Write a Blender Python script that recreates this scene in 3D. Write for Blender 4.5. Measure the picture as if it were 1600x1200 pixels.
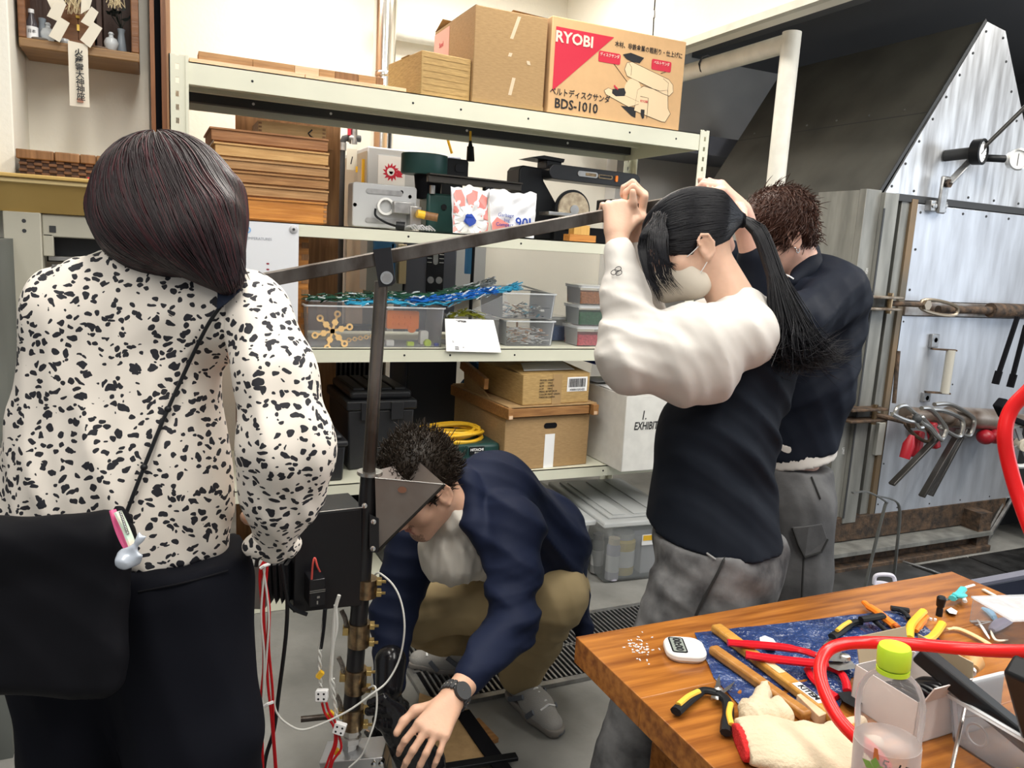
import bpy, math, random
import numpy as np
from mathutils import Vector, Matrix
rad = math.radians
random.seed(7); RNG = np.random.default_rng(7)
sc = bpy.context.scene
for o in list(bpy.data.objects): bpy.data.objects.remove(o)
COL = sc.collection

# ---------------------------------------------------------------- camera
FPX, YAW, PITCH, ROLL, EYE = 1230.0, 25.0, 9.6, 3.3, 1.5
_y, _p, _r = rad(YAW), rad(PITCH), rad(ROLL)
CO = np.array([0, 0, EYE])
CF = np.array([math.sin(_y)*math.cos(_p), math.cos(_y)*math.cos(_p), -math.sin(_p)])
_rt = np.array([math.cos(_y), -math.sin(_y), 0.0]); _up = np.cross(_rt, CF)
CR = _rt*math.cos(_r) + _up*math.sin(_r); CU = -_rt*math.sin(_r) + _up*math.cos(_r)
cd = bpy.data.cameras.new('camera'); cam = bpy.data.objects.new('camera', cd); COL.objects.link(cam)
cd.sensor_width = 36; cd.lens = FPX/1600*36; cd.clip_start = 0.05; cd.clip_end = 60
M = Matrix.Identity(4)
for i in range(3):
    M[i][0] = CR[i]; M[i][1] = CU[i]; M[i][2] = -CF[i]; M[i][3] = CO[i]
cam.matrix_world = M; sc.camera = cam
# ---------------------------------------------------------------- world, lights, exposure
w = bpy.data.worlds.new('world'); sc.world = w; w.use_nodes = True
w.node_tree.nodes['Background'].inputs[0].default_value = (0.93, 0.96, 1.0, 1)
w.node_tree.nodes['Background'].inputs[1].default_value = 0.30
def area(name, loc, size, power, col, rot=(0, 0, 0)):
    l = bpy.data.lights.new(name, 'AREA'); l.shape = 'RECTANGLE'; l.size, l.size_y = size
    l.energy = power; l.color = col
    o = bpy.data.objects.new(name, l); COL.objects.link(o); o.location = loc; o.rotation_euler = rot; return o
WARM = (1, 0.965, 0.90)
area('ceiling_light', (0.1, 1.2, 3.22), (0.35, 2.4), 40, WARM)
area('ceiling_light', (1.5, 2.2, 3.22), (0.35, 2.4), 40, WARM)
area('ceiling_light', (1.5, -0.3, 3.22), (0.35, 2.4), 40, WARM)
area('ceiling_light', (1.2, 4.2, 3.22), (2.0, 0.35), 42, WARM)
area('ceiling_light', (3.3, 0.6, 3.22), (0.35, 2.4), 50, WARM)
area('ceiling_light', (4.7, 1.0, 3.22), (0.35, 2.4), 60, WARM)  # added lamp with no fitting seen, brightens the furnace and its alcove
area('ceiling_light', (-0.9, -0.3, 3.22), (0.35, 2.4), 30, WARM)
area('daylight_window', (5.86, -.35, 1.75), (1.9, 3.5), 45, (0.80, 0.89, 1.0), (0, rad(90), 0))
sc.view_settings.view_transform = 'Standard'; sc.view_settings.look = 'None'
sc.view_settings.exposure = 0.2; sc.view_settings.gamma = 1; sc.view_settings.use_curve_mapping = False

# ---------------------------------------------------------------- helpers
def at(px, py, x=None, y=None, z=None, D=None, H=None):
    """3-D point on the sight line through a pixel of the 1600x1200 photo, at plane x / y / z, at depth D or at ground distance H"""
    d = CF + CR*(px-800)/FPX - CU*(py-600)/FPX
    if x is not None: t = (x-CO[0])/d[0]
    elif y is not None: t = (y-CO[1])/d[1]
    elif z is not None: t = (z-CO[2])/d[2]
    elif H is not None: t = H/math.hypot(d[0], d[1])
    else: t = D
    return CO + d*t
def V(*a): return np.array(a, float)
def unit(a): a = np.asarray(a, float); return a/(np.linalg.norm(a)+1e-12)
def frame(o=(0, 0, 0), rz=0, rx=0, ry=0):
    m = Matrix.Translation(Vector(tuple(map(float, o)))) @ Matrix.Rotation(rz, 4, 'Z') @ Matrix.Rotation(ry, 4, 'Y') @ Matrix.Rotation(rx, 4, 'X')
    return np.array(m)
def axes(o, u, v):
    u = unit(u); v = np.asarray(v, float); v = unit(v-u*np.dot(u, v)); n = np.cross(u, v); m = np.eye(4)
    m[:3, 0] = u; m[:3, 1] = v; m[:3, 2] = n; m[:3, 3] = o; return m
class G:
    def __init__(s, fr=None): s.v = []; s.f = []; s.m = []; s.mi = 0; s.fr = fr
    def add(s, vs, fs):
        vs = np.asarray(vs, float).reshape(-1, 3)
        if s.fr is not None: vs = vs @ s.fr[:3, :3].T + s.fr[:3, 3]
        n = len(s.v); s.v.extend(map(tuple, vs)); s.f.extend([tuple(i+n for i in f) for f in fs]); s.m.extend([s.mi]*len(fs)); return s
    def box(s, x0, x1, y0, y1, z0, z1, taper=0):
        t = taper
        v = [(x0+t, y0+t, z0), (x1-t, y0+t, z0), (x1-t, y1-t, z0), (x0+t, y1-t, z0), (x0, y0, z1), (x1, y0, z1), (x1, y1, z1), (x0, y1, z1)]
        return s.add(v, [(0, 3, 2, 1), (4, 5, 6, 7), (0, 1, 5, 4), (1, 2, 6, 5), (2, 3, 7, 6), (3, 0, 4, 7)])
    def bar(s, p0, p1, w, h, up=(0, 0, 1)):
        p0 = np.asarray(p0, float); p1 = np.asarray(p1, float); d = unit(p1-p0); r = unit(np.cross(d, up)); u = np.cross(r, d)
        v = [p+r*a*w/2+u*b*h/2 for p in (p0, p1) for a, b in ((-1, -1), (1, -1), (1, 1), (-1, 1))]
        return s.add(v, [(0, 1, 2, 3), (7, 6, 5, 4), (0, 4, 5, 1), (1, 5, 6, 2), (2, 6, 7, 3), (3, 7, 4, 0)])
    def tube(s, pts, r, n=8, closed=False, caps=True, flat=1.0, up=None):
        P = [np.asarray(p, float) for p in pts]; m = len(P); rs = [r]*m if np.isscalar(r) else list(r)
        vs = []; fs = []; prev = None
        for i in range(m):
            if closed: t = unit(P[(i+1) % m]-P[i-1])
            else: t = unit(P[min(i+1, m-1)]-P[max(i-1, 0)])
            if prev is None:
                a = V(*up) if up is not None else (V(0, 0, 1) if abs(t[2]) < .9 else V(1, 0, 0)); prev = a
            b = unit(prev-t*np.dot(prev, t)); c = np.cross(t, b); prev = b
            for k in range(n):
                an = 2*math.pi*k/n; vs.append(P[i]+rs[i]*(b*math.cos(an)*flat+c*math.sin(an)))
        L = m if closed else m-1
        for i in range(L):
            for k in range(n):
                a = i*n+k; b_ = i*n+(k+1) % n; j = ((i+1) % m)*n
                fs.append((a, b_, j+(k+1) % n, j+k))
        if caps and not closed: fs.append(tuple(range(n-1, -1, -1))); fs.append(tuple(range((m-1)*n, m*n)))
        return s.add(vs, fs)
    def cyl(s, p0, p1, r0, r1=None, n=16):
        return s.tube([p0, p1], [r0, r0 if r1 is None else r1], n)
    def lathe(s, prof, n=24, o=(0, 0, 0), sx=1, sy=1):
        vs = []; fs = []
        for r, z in prof:
            for k in range(n):
                a = 2*math.pi*k/n; vs.append((o[0]+r*math.cos(a)*sx, o[1]+r*math.sin(a)*sy, o[2]+z))
        for i in range(len(prof)-1):
            for k in range(n):
                a = i*n+k; b = i*n+(k+1) % n; fs.append((a, b, b+n, a+n))
        if prof[0][0] > 1e-4: fs.append(tuple(range(n-1, -1, -1)))
        if prof[-1][0] > 1e-4: fs.append(tuple(range((len(prof)-1)*n, len(prof)*n)))
        return s.add(vs, fs)
    def prism(s, poly, t0, t1):
        """polygon in local xy, extruded in local z"""
        n = len(poly); vs = [(x, y, t0) for x, y in poly]+[(x, y, t1) for x, y in poly]
        fs = [tuple(range(n-1, -1, -1)), tuple(range(n, 2*n))]+[(i, (i+1) % n, (i+1) % n+n, i+n) for i in range(n)]
        return s.add(vs, fs)
    def rprism(s, w, h, r, t0, t1, cx=0, cy=0, k=5, scale0=1):
        pl = rr(w, h, r, k); n = len(pl)
        return s.prism([(cx+x, cy+y) for x, y in pl], t0, t1)
    def ring(s, outer, inner, t0, t1):
        n = len(outer); vs = [(x, y, t) for t in (t0, t1) for pl in (outer, inner) for x, y in pl]; fs = []
        for i in range(n):
            j = (i+1) % n
            fs += [(i, n+i, n+j, j), (2*n+i, 2*n+j, 3*n+j, 3*n+i), (i, j, 2*n+j, 2*n+i), (n+i, 3*n+i, 3*n+j, n+j)]
        return s.add(vs, fs)
    def ball(s, c, r, sx=1, sy=1, sz=1, n=12):
        pr = [(r*math.sin(math.pi*i/n), -r*math.cos(math.pi*i/n)) for i in range(n+1)]
        vs = []; fs = []
        for a, z in pr:
            for k in range(n): q = 2*math.pi*k/n; vs.append((c[0]+a*math.cos(q)*sx, c[1]+a*math.sin(q)*sy, c[2]+z*sz))
        for i in range(n):
            for k in range(n): fs.append((i*n+k, i*n+(k+1) % n, (i+1)*n+(k+1) % n, (i+1)*n+k))
        return s.add(vs, fs)
    def sheet(s, fn, nu, nv, th=0):
        vs = [fn(i/nu, j/nv) for i in range(nu+1) for j in range(nv+1)]
        fs = [(i*(nv+1)+j, (i+1)*(nv+1)+j, (i+1)*(nv+1)+j+1, i*(nv+1)+j+1) for i in range(nu) for j in range(nv)]
        return s.add(vs, fs)
def rr(w, h, r, k=5):
    pl = []
    for cx, cy, a0 in ((w/2-r, h/2-r, 0), (-w/2+r, h/2-r, 90), (-w/2+r, -h/2+r, 180), (w/2-r, -h/2+r, 270)):
        for i in range(k+1):
            a = rad(a0+90*i/k); pl.append((cx+r*math.cos(a), cy+r*math.sin(a)))
    return pl
def circ(r, n=24, cx=0, cy=0): return [(cx+r*math.cos(2*math.pi*i/n), cy+r*math.sin(2*math.pi*i/n)) for i in range(n)]
def smooth_path(pts, n=8, closed=False):
    P = [np.asarray(p, float) for p in pts]; m = len(P); out = []
    for i in range(m if closed else m-1):
        if closed: a, b, c, d = P[i-1], P[i], P[(i+1) % m], P[(i+2) % m]
        else: a, b, c, d = P[max(i-1, 0)], P[i], P[i+1], P[min(i+2, m-1)]
        for k in range(n):
            t = k/n; out.append(.5*((2*b)+(-a+c)*t+(2*a-5*b+4*c-d)*t*t+(-a+3*b-3*c+d)*t**3))
    if not closed: out.append(P[-1])
    return out
def link(name, me, parent=None, loc=(0, 0, 0)):
    o = bpy.data.objects.new(name, me); COL.objects.link(o)
    if parent: o.parent = parent
    o.location = loc; return o
def wloc(o):
    p = V(*o.location)
    while o.parent: o = o.parent; p = p+V(*o.location)
    return p
def build(g, name, mats, parent=None, loc=None, bevel=0, smooth=35, kind=None, label=None, sub=0):
    """mesh given in world coordinates -> ONE object; top-level origins go to loc, children sit in their parent's space"""
    base = wloc(parent) if parent is not None else (V(*loc) if loc is not None else V(0, 0, 0))
    me = bpy.data.meshes.new(name); vv = np.array(g.v)-base
    me.from_pydata([tuple(v) for v in vv], [], g.f)
    mats = mats if isinstance(mats, (list, tuple)) else [mats]
    for m in mats: me.materials.append(m)
    if len(mats) > 1: me.polygons.foreach_set('material_index', g.m)
    if smooth: me.polygons.foreach_set('use_smooth', [True]*len(me.polygons)); me.update(); me.set_sharp_from_angle(angle=rad(smooth))
    me.update()
    o = link(name, me, parent, (0, 0, 0) if parent is not None else tuple(base))
    if bevel:
        b = o.modifiers.new('bevel', 'BEVEL'); b.width = bevel; b.segments = 2; b.limit_method = 'ANGLE'; b.angle_limit = rad(50); b.harden_normals = False
    if sub: b = o.modifiers.new('sub', 'SUBSURF'); b.levels = b.render_levels = sub
    if kind: o['kind'] = kind
    if label: o['label'] = label
    return o
def tag(o, label, cat, group=None, kind=None):
    o['label'] = label; o['category'] = cat
    if group: o['group'] = group
    if kind: o['kind'] = kind
    return o
def thing(name, label, cat, loc, group=None):
    o = bpy.data.objects.new(name, None); COL.objects.link(o); o.location = tuple(map(float, loc)); o.empty_display_size = .05
    return tag(o, label, cat, group)
def struct(g, name, mat, parent=None, **k): 
    o = build(g, name, mat, parent, **k)
    if parent is None: o['kind'] = 'structure'
    return o

# ---------------------------------------------------------------- materials
def mat(name, col, rough=.5, metal=0, var=0, vs=8, bump=0, bs=60, spec=.5, trans=0, alpha=1, ior=1.45, col2=None, stretch=(1, 1, 1), wave=None, emit=0, coat=0, aniso=0, sheen=0, lo=.35, hi=.65, detail=6, bd=.01, bdet=4):
    m = bpy.data.materials.new(name); m.use_nodes = True; nt = m.node_tree; N = nt.nodes; L = nt.links; b = N['Principled BSDF']
    c = (*col, 1) if len(col) == 3 else col
    b.inputs['Base Color'].default_value = c; b.inputs['Roughness'].default_value = rough; b.inputs['Metallic'].default_value = metal
    b.inputs['IOR'].default_value = ior; b.inputs['Specular IOR Level'].default_value = spec
    b.inputs['Transmission Weight'].default_value = trans; b.inputs['Alpha'].default_value = alpha
    b.inputs['Coat Weight'].default_value = coat; b.inputs['Anisotropic'].default_value = aniso; b.inputs['Sheen Weight'].default_value = sheen
    if emit: b.inputs['Emission Color'].default_value = c; b.inputs['Emission Strength'].default_value = emit
    tc = N.new('ShaderNodeTexCoord'); mp = N.new('ShaderNodeMapping'); mp.inputs['Scale'].default_value = stretch; L.new(tc.outputs['Object'], mp.inputs[0])
    if var or col2:
        n = N.new('ShaderNodeTexNoise'); n.inputs['Scale'].default_value = vs; n.inputs['Detail'].default_value = detail; L.new(mp.outputs[0], n.inputs['Vector'])
        r = N.new('ShaderNodeValToRGB'); c2 = col2 or tuple(max(0, x*(1-var)) for x in col[:3]); c1 = tuple(min(1, x*(1+var*.6)) for x in col[:3]) if not col2 else col
        r.color_ramp.elements[0].position = lo; r.color_ramp.elements[1].position = hi
        r.color_ramp.elements[0].color = (*c2[:3], 1); r.color_ramp.elements[1].color = (*c1[:3], 1)
        L.new(n.outputs[0], r.inputs[0]); L.new(r.outputs[0], b.inputs['Base Color'])
    if bump:
        n2 = N.new('ShaderNodeTexNoise'); n2.inputs['Scale'].default_value = bs; n2.inputs['Detail'].default_value = bdet; L.new(mp.outputs[0], n2.inputs['Vector'])
        bp = N.new('ShaderNodeBump'); bp.inputs['Strength'].default_value = bump; bp.inputs['Distance'].default_value = bd; L.new(n2.outputs[0], bp.inputs['Height']); L.new(bp.outputs[0], b.inputs['Normal'])
    return m
def wood(name, c1, c2, axis=0, scale=10, rough=.5, bump=.15, lo=.35, hi=.7):
    st = [9, 9, 9]; st[axis] = .7
    return mat(name, c1, rough, col2=c2, vs=scale, stretch=tuple(st), bump=bump, bs=scale*2, lo=lo, hi=hi)
def clear(name, col=(1, 1, 1), a=.22, rough=.12, ior=1.3):
    """thin clear or milky plastic wall: part of the light passes straight on, the rest reflects and scatters"""
    m = bpy.data.materials.new(name); m.use_nodes = True; nt = m.node_tree; N = nt.nodes; L = nt.links; b = N['Principled BSDF']; out = N['Material Output']
    b.inputs['Base Color'].default_value = (*col, 1); b.inputs['Roughness'].default_value = rough
    t = N.new('ShaderNodeBsdfTransparent'); mx = N.new('ShaderNodeMixShader'); fr = N.new('ShaderNodeFresnel'); fr.inputs[0].default_value = ior
    ad = N.new('ShaderNodeMath'); ad.operation = 'ADD'; ad.use_clamp = True; ad.inputs[1].default_value = a; L.new(fr.outputs[0], ad.inputs[0])
    L.new(ad.outputs[0], mx.inputs[0]); L.new(t.outputs[0], mx.inputs[1]); L.new(b.outputs[0], mx.inputs[2]); L.new(mx.outputs[0], out.inputs[0]); return m
_tc = {}
def text(s, size, o, u, v, mt, parent, name='lettering', align='CENTER', sx=1.0, shear=0, loc=None, th=.0006, bold=0):
    cu = bpy.data.curves.new('t', 'FONT'); cu.body = s; cu.size = size; cu.align_x = align; cu.align_y = 'CENTER'; cu.shear = shear; cu.offset = bold; cu.resolution_u = 2; cu.extrude = th/2
    to = bpy.data.objects.new('t', cu); COL.objects.link(to); dg = bpy.context.evaluated_depsgraph_get(); dg.update()
    me = bpy.data.meshes.new_from_object(to.evaluated_get(dg)); bpy.data.objects.remove(to)
    g = G(axes(o, u, v)); g.add([(q.co.x*sx, q.co.y, q.co.z) for q in me.vertices], [tuple(p.vertices) for p in me.polygons])
    bpy.data.meshes.remove(me)
    return build(g, name, mt, parent, loc, smooth=0)
X, Y_, Z = V(1, 0, 0), V(0, 1, 0), V(0, 0, 1)

M_ = dict(
 wall=mat('wall_paint', (.86, .83, .735), .75, var=.05, vs=1.5, bump=.12, bs=60),
 wall_shade=mat('wall_paint_shaded', (.62, .62, .61), .8, var=.08, vs=2),  # wall paint greyed to carry the shade of the alcove
 ceil=mat('ceiling_paint', (.85, .85, .82), .8),
 conc=mat('concrete', (.30, .295, .275), .75, col2=(.17, .168, .155), vs=2.5, bump=.3, bs=30, detail=10),
 ivory=mat('ivory_steel', (.70, .70, .57), .38, var=.04, vs=4),
 ivory_d=mat('ivory_steel_worn', (.60, .59, .50), .45, var=.1, vs=9),
 steelcol=mat('dark_grey_paint', (.05, .052, .055), .45, spec=.3),
 black=mat('black_plastic', (.010, .011, .013), .4, spec=.3),
 blackg=mat('black_gloss', (.010, .010, .012), .18),
 blackm=mat('black_matt', (.008, .008, .010), .8, spec=.1),
 chrome=mat('chrome', (.75, .74, .71), .18, 1),
 steel=mat('brushed_steel', (.55, .54, .52), .33, 1, var=.15, vs=20),
 zinc=mat('zinc_steel', (.42, .42, .42), .42, 1, var=.2, vs=30),
 dsteel=mat('raw_dark_steel', (.20, .185, .17), .38, .9, col2=(.07, .055, .045), vs=14, stretch=(1, 1, .5), bump=.1, bs=90),
 rust=mat('rusty_iron', (.15, .095, .06), .7, .4, col2=(.05, .04, .034), vs=25, bump=.5, bs=80),
 brass=mat('bronze_band', (.42, .30, .17), .32, 1, col2=(.20, .15, .10), vs=60),
 redrub=mat('red_rubber', (.85, .012, .012), .25, spec=.6),
 card=mat('cardboard', (.42, .27, .125), .8, col2=(.35, .22, .10), vs=40, stretch=(1, 1, 6), bump=.08, bs=100),
 cardg=mat('cardboard_gold', (.50, .33, .13), .7, col2=(.38, .24, .09), vs=30, stretch=(1, 1, 8), bump=.1, bs=60),
 cardl=mat('cardboard_light', (.64, .40, .20), .8, var=.03, vs=30),
 tape=mat('brown_tape', (.40, .26, .12), .2), ctape=clear('clear_tape', (.9, .86, .78), .3, .2),
 white=mat('white_paper', (.86, .86, .86), .6), whitep=mat('white_plastic', (.82, .82, .80), .3),
 ink=mat('black_ink', (.012, .012, .015), .6), inkr=mat('red_ink', (.58, .02, .05), .55), inkb=mat('blue_ink', (.03, .07, .35), .6),
 yellow=mat('yellow_rubber', (.85, .50, .03), .35), orange=mat('orange_plastic', (.85, .22, .02), .35),
 lime=mat('lime_plastic', (.55, .75, .02), .3), green=mat('dark_green_case', (.015, .055, .05), .4, var=.1, vs=20),
 skin=mat('skin', (.70, .42, .29), .5, var=.06, vs=30, bump=.05, bs=150, sheen=0),
)
M_['skin'].node_tree.nodes['Principled BSDF'].inputs['Subsurface Weight'].default_value = .12
M_['skin'].node_tree.nodes['Principled BSDF'].inputs['Subsurface Radius'].default_value = (.02, .008, .004)
def _rubber(k): return M_[k]
# ================================================================ the room
g = G().box(-3, 6.2, -3.2, 5.3, -.1, 0); struct(g, 'floor', M_['conc'], smooth=0)
g = G().box(-3, 6.2, -3.2, 5.3, 3.3, 3.4); struct(g, 'ceiling', M_['ceil'], smooth=0)
for (x, y, a, b) in ((.1, 1.2, .2, 1.22), (1.5, 2.2, .2, 1.22), (1.5, -.3, .2, 1.22), (1.2, 4.2, 1.02, .2), (3.3, .6, .2, 1.22), (4.7, 1.0, .2, 1.22), (-.9, -.3, .2, 1.22)):  # the rightmost batten is added, to brighten the furnace alcove
    t = thing('ceiling_lamp', 'unseen white fluorescent ceiling batten above the work area', 'lamp', (x, y, 3.3), 'fluorescent battens on the ceiling')
    build(G().box(x-a, x+a, y-b, y+b, 3.235, 3.3), 'housing', M_['whitep'], t, bevel=.005)
g = G().box(-.38, 6.2, 5.04, 5.3, 0, 3.3); struct(g, 'wall_back', M_['wall'], smooth=0)
# hairline cracks and a switch plate on the back wall
g = G().box(2.6, 2.72, -.6, 5.04, 2.62, 3.3); struct(g, 'wall_header', M_['wall'], smooth=0, bevel=.004)
g = G().box(2.56, 2.6, -.6, 5.04, 2.60, 2.635); struct(g, 'trim_1', M_['ivory_d'], smooth=0)
# alcove round the furnace: end wall and sloping soffit, their shade put into the grey
g = G().box(3.0, 6.2, 4.9, 5.04, 0, 3.3); struct(g, 'wall_alcove', M_['wall_shade'], smooth=0)
g = G().box(5.9, 6.2, -3, -2.15, 0, 3.3).box(5.9, 6.2, 1.45, 5.04, 0, 3.3).box(5.9, 6.2, -2.15, 1.45, 0, .75).box(5.9, 6.2, -2.15, 1.45, 2.75, 3.3); struct(g, 'wall_right', mat('dark_grey_wall', (.10, .11, .125), .7), smooth=0)
DKG = mat('soffit_shaded_grey', (.13, .135, .15), .6)  # soffit colour darkened to stand for the alcove's shade
g = G(); g.box(3.55, 5.9, 2.6, 4.9, 2.93, 3.25); struct(g, 'trim_2', DKG, smooth=0)
g = G(); g.box(2.72, 5.9, 4.4, 4.9, 2.2, 2.32); struct(g, 'trim_3', mat('blue_grey_beam', (.16, .17, .21), .5), smooth=0)
# left: pillar, alcove for the house altar, sliding door frame
g = G().box(-3, -.376, 2.98, 3.6, 0, 3.3); struct(g, 'wall_left', M_['wall'], smooth=0, bevel=.004)
g = G().box(-.376, .012, 3.35, 3.6, 0, 3.3); struct(g, 'wall_niche', M_['wall'], smooth=0)
g = G().box(-3, -.376, 2.4, 2.98, 0, 1.45); struct(g, 'trim_4', mat('grey_green_panel', (.13, .14, .13), .7, var=.2, vs=3), smooth=0)
DW = wood('door_wood', (.30, .12, .045), (.16, .06, .022), 2, 6, .35)
LW = wood('door_wood_light', (.48, .27, .14), (.34, .17, .08), 2, 6, .4)
t = bpy.data.objects.new('door_1', None); COL.objects.link(t); t['kind'] = 'structure'; t.location = (.04, 3.2, 0)
build(G().box(.018, .032, 3.12, 3.6, 0, 3.3), 'door_stile', DW, t)
build(G().box(.034, .052, 3.2, 3.6, 0, 3.3), 'shadow_gap', M_['blackm'], t)
build(G().box(.052, .068, 3.12, 3.6, 0, 3.3), 'door_stile', DW, t)
build(G().box(.068, .082, 3.11, 5.04, 0, 3.3), 'jamb', LW, t)
# --- electric box on the wall, pipes
g = G().box(1.02, 1.08, 5.0, 5.04, 2.975, 3.2); o = build(g, 'wall_switch', M_['zinc'], None, (1.05, 5.02, 3.0), bevel=.003)
tag(o, 'small grey metal box at the top of the back wall left of the steel flue', 'switch box')
t = thing('steel_flue', 'tall polished steel flue pipe rising behind the shelf to the ceiling', 'pipe', (1.305, 4.8, 2.0))
pf = [(.066, 2.0-2.0)]
for z in (0, .3, .6, .9): pf += [(.066, z+.01), (.066, z+.285)]
g = G(frame((1.272, 4.75, 2.0))); g.lathe([(.066, 0), (.066, 1.3)], 32); build(g, 'flue_tube', M_['chrome'], t)
for z in (2.45, 3.0): build(G(frame((1.272, 4.75, z))).lathe([(.0665, 0), (.069, .004), (.069, .03), (.0665, .034)], 32), 'joint_ring', M_['chrome'], t)
PIPE = mat('pipe_lagging', (.80, .78, .70), .5, var=.08, vs=12)
t = thing('wall_pipe', 'cream insulated pipe along the back wall under the ceiling, passing behind the cartons', 'pipe', (1.9, 4.96, 2.8))
build(G().tube([at(600, 46, y=4.95), at(700, 63, y=4.95), V(2.45, 4.95, 2.72)], .048, 20), 'pipe_run', PIPE, t)
t = thing('bent_pipe', 'white lagged pipe with a mitred elbow dropping in front of the furnace hood', 'pipe', (2.8, 2.9, 2.5))
pe = at(1236, 66, x=2.82); pd = at(1203, 300, y=pe[1]); pd[0] = pe[0]
build(G().tube([V(2.82, 4.9, pe[2]-.0), pe+V(0, .06, .0), pe+V(0, .0, 0)], .045, 22), 'pipe_run', PIPE, t)
build(G().tube([pe+V(0, 0, .045), V(pe[0], pe[1], 1.0)], .045, 22), 'drop_pipe', PIPE, t)
for y in (3.75, 4.6): build(G().bar((2.82, y, 2.5), (2.82, y, 3.2), .012, .03).tube([V(2.82+.05*math.cos(a/8*math.pi*2), y, 2.57+.05*math.sin(a/8*math.pi*2)) for a in range(8)], .006, 6, closed=True), 'pipe_hanger', M_['steelcol'], t)
t = thing('drop_cable', 'black cable with connector hanging from the ceiling above the sander carton', 'cable', at(1024, 2, x=2.5))
build(G().tube([at(1026, -30, x=2.5), at(1022, 20, x=2.5), at(1020, 60, x=2.5)], .004, 6), 'cord', M_['black'], t)
build(G().cyl(at(1022, 17, x=2.5), at(1021.5, 28, x=2.5), .008, n=8), 'connector', M_['zinc'], t)

# ================================================================ floor covers
t = thing('drain_grating', 'black steel bar grating set in the floor behind the crouching man', 'grating', (1.4, 2.5, 0))
build(G().box(.82, 2.1, 2.24, 2.66, .001, .006), 'pit', M_['blackm'], t)
build(G().box(.82, 2.1, 2.22, 2.245, .001, .016).box(.82, 2.1, 2.655, 2.68, .001, .016).box(.82, 2.1, 2.44, 2.455, .004, .018).box(.805, .83, 2.22, 2.68, .001, .016), 'grating_frame', M_['zinc'], t)
bm_ = None
for i in range(62):
    x = .85+i*.02
    if bm_ is None:
        bm_ = build(G().box(-.0035, .0035, 2.245-2.24, 2.655-2.24, 0, .012), 'bearing_bar', M_['zinc'], None, (0, 0, 0)); bm_.parent = t
        o = bm_
    else: o = bm_.copy(); COL.objects.link(o)
    o.location = (x-1.4, 2.24-2.5, .006)
t = thing('floor_plates', 'dark steel trench cover plates in front of the furnace', 'floor plate', (3.8, 2.2, 0))
PL = mat('plate_steel', (.045, .045, .045), .35, .5, var=.5, vs=12, bump=.3, bs=50)
for i in range(4):
    y = 1.55+i*.27
    for j in range(3):
        build(G().box(3.15+j*.85, 3.985+j*.85, y+.01, y+.26, .0, .012), 'plate', PL, t)
        build(G().box(3.15+j*.85, 3.985+j*.85, y-.006, y+.008, .0, .014), 'plate_edge', M_['zinc'], t)
# ================================================================ steel shelving unit
SX0, SX1, SY0, SY1 = .075, 2.385, 3.1, 3.74
S = thing('steel_shelving', 'ivory slotted-angle steel shelving unit with five boards along the back of the room', 'shelf', (SX0, SY0, 0))
IV, IVD = M_['ivory'], M_['ivory_d']
def post(x0, x1, yf, yb, top):
    # slotted angle: a face towards the room and a return along the side
    g = G(); s = 1 if yb > yf else -1
    w = .004
    # front flange built as two rails and rungs so the slots are real holes
    a, b = min(x0, x1), max(x0, x1); cxm = (a+b)/2
    g.box(a, cxm-.006, yf, yf+s*w, 0, top).box(cxm+.006, b, yf, yf+s*w, 0, top)
    z = 0
    while z < top-.001:
        g.box(cxm-.006, cxm+.006, yf+.0005, yf+s*w, z, min(z+.026, top)); z += .045
    xs = a if x0 < x1 else b; g.box(min(xs, xs+(w if x0 < x1 else -w)), max(xs, xs+(w if x0 < x1 else -w)), min(yf, yf+s*.05), max(yf, yf+s*.05), 0, top)
    build(g, 'post', IV, S)
post(SX0, .128, SY0-.004, SY1, 2.10); post(SX1, 2.332, SY0-.004, SY1, 2.10)
post(SX0, .128, SY1, SY0, 2.10); post(SX1, 2.332, SY1, SY0, 2.10)
build(G().box(.128, .138, SY0-.008, SY0+.03, 0, 2.1), 'post_return', IV, S)
for nm, zt, lip in (('a', 2.083, .075), ('b', 1.556, .048), ('c', 1.078, .055), ('d', .518, .05), ('e', .062, .06)):
    x0, x1 = (.13, 2.335) if nm != 'e' else (.13, .95)
    g = G(); g.box(x0, x1, SY0, SY1-.004, zt-.004, zt); g.box(x0, x1, SY0, SY0+.004, zt-lip, zt); g.box(x0, x1, SY1-.008, SY1-.004, zt-lip, zt)
    g.box(x0, x1, SY0+.004, SY0+.02, zt-lip, zt-lip+.003); g.box(x0, x0+.004, SY0, SY1-.004, zt-lip, zt); g.box(x1-.004, x1, SY0, SY1-.004, zt-lip, zt)
    for k in range(3): yy = SY0+.15+k*.17; g.box(x0, x1, yy, yy+.03, zt-.02, zt-.004)
    bo = build(g, 'shelf_board', IV, S)
    g = G()
    for xx in (.35, .95, 1.15, 1.45, 1.95, 2.2):
        if xx < x1: g.cyl((xx, SY0-.0008, zt-lip*.5), (xx, SY0+.001, zt-lip*.5), .0045, n=10)
    build(g, 'bolt_hole', M_['black'], bo)
# rear lip under the top board, its shade put into the dark colour
g = G().box(.13, 2.335, SY1-.06, SY1-.02, 2.035, 2.075); bb = build(g, 'shaded_rear_lip', M_['steelcol'], S, bevel=.002)
g = G()
for xx in (.42, .75, 1.4, 1.95): g.cyl((xx, SY1-.062, 2.055), (xx, SY1-.055, 2.055), .006, n=8)
build(g, 'bolt', M_['white'], bb)

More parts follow.
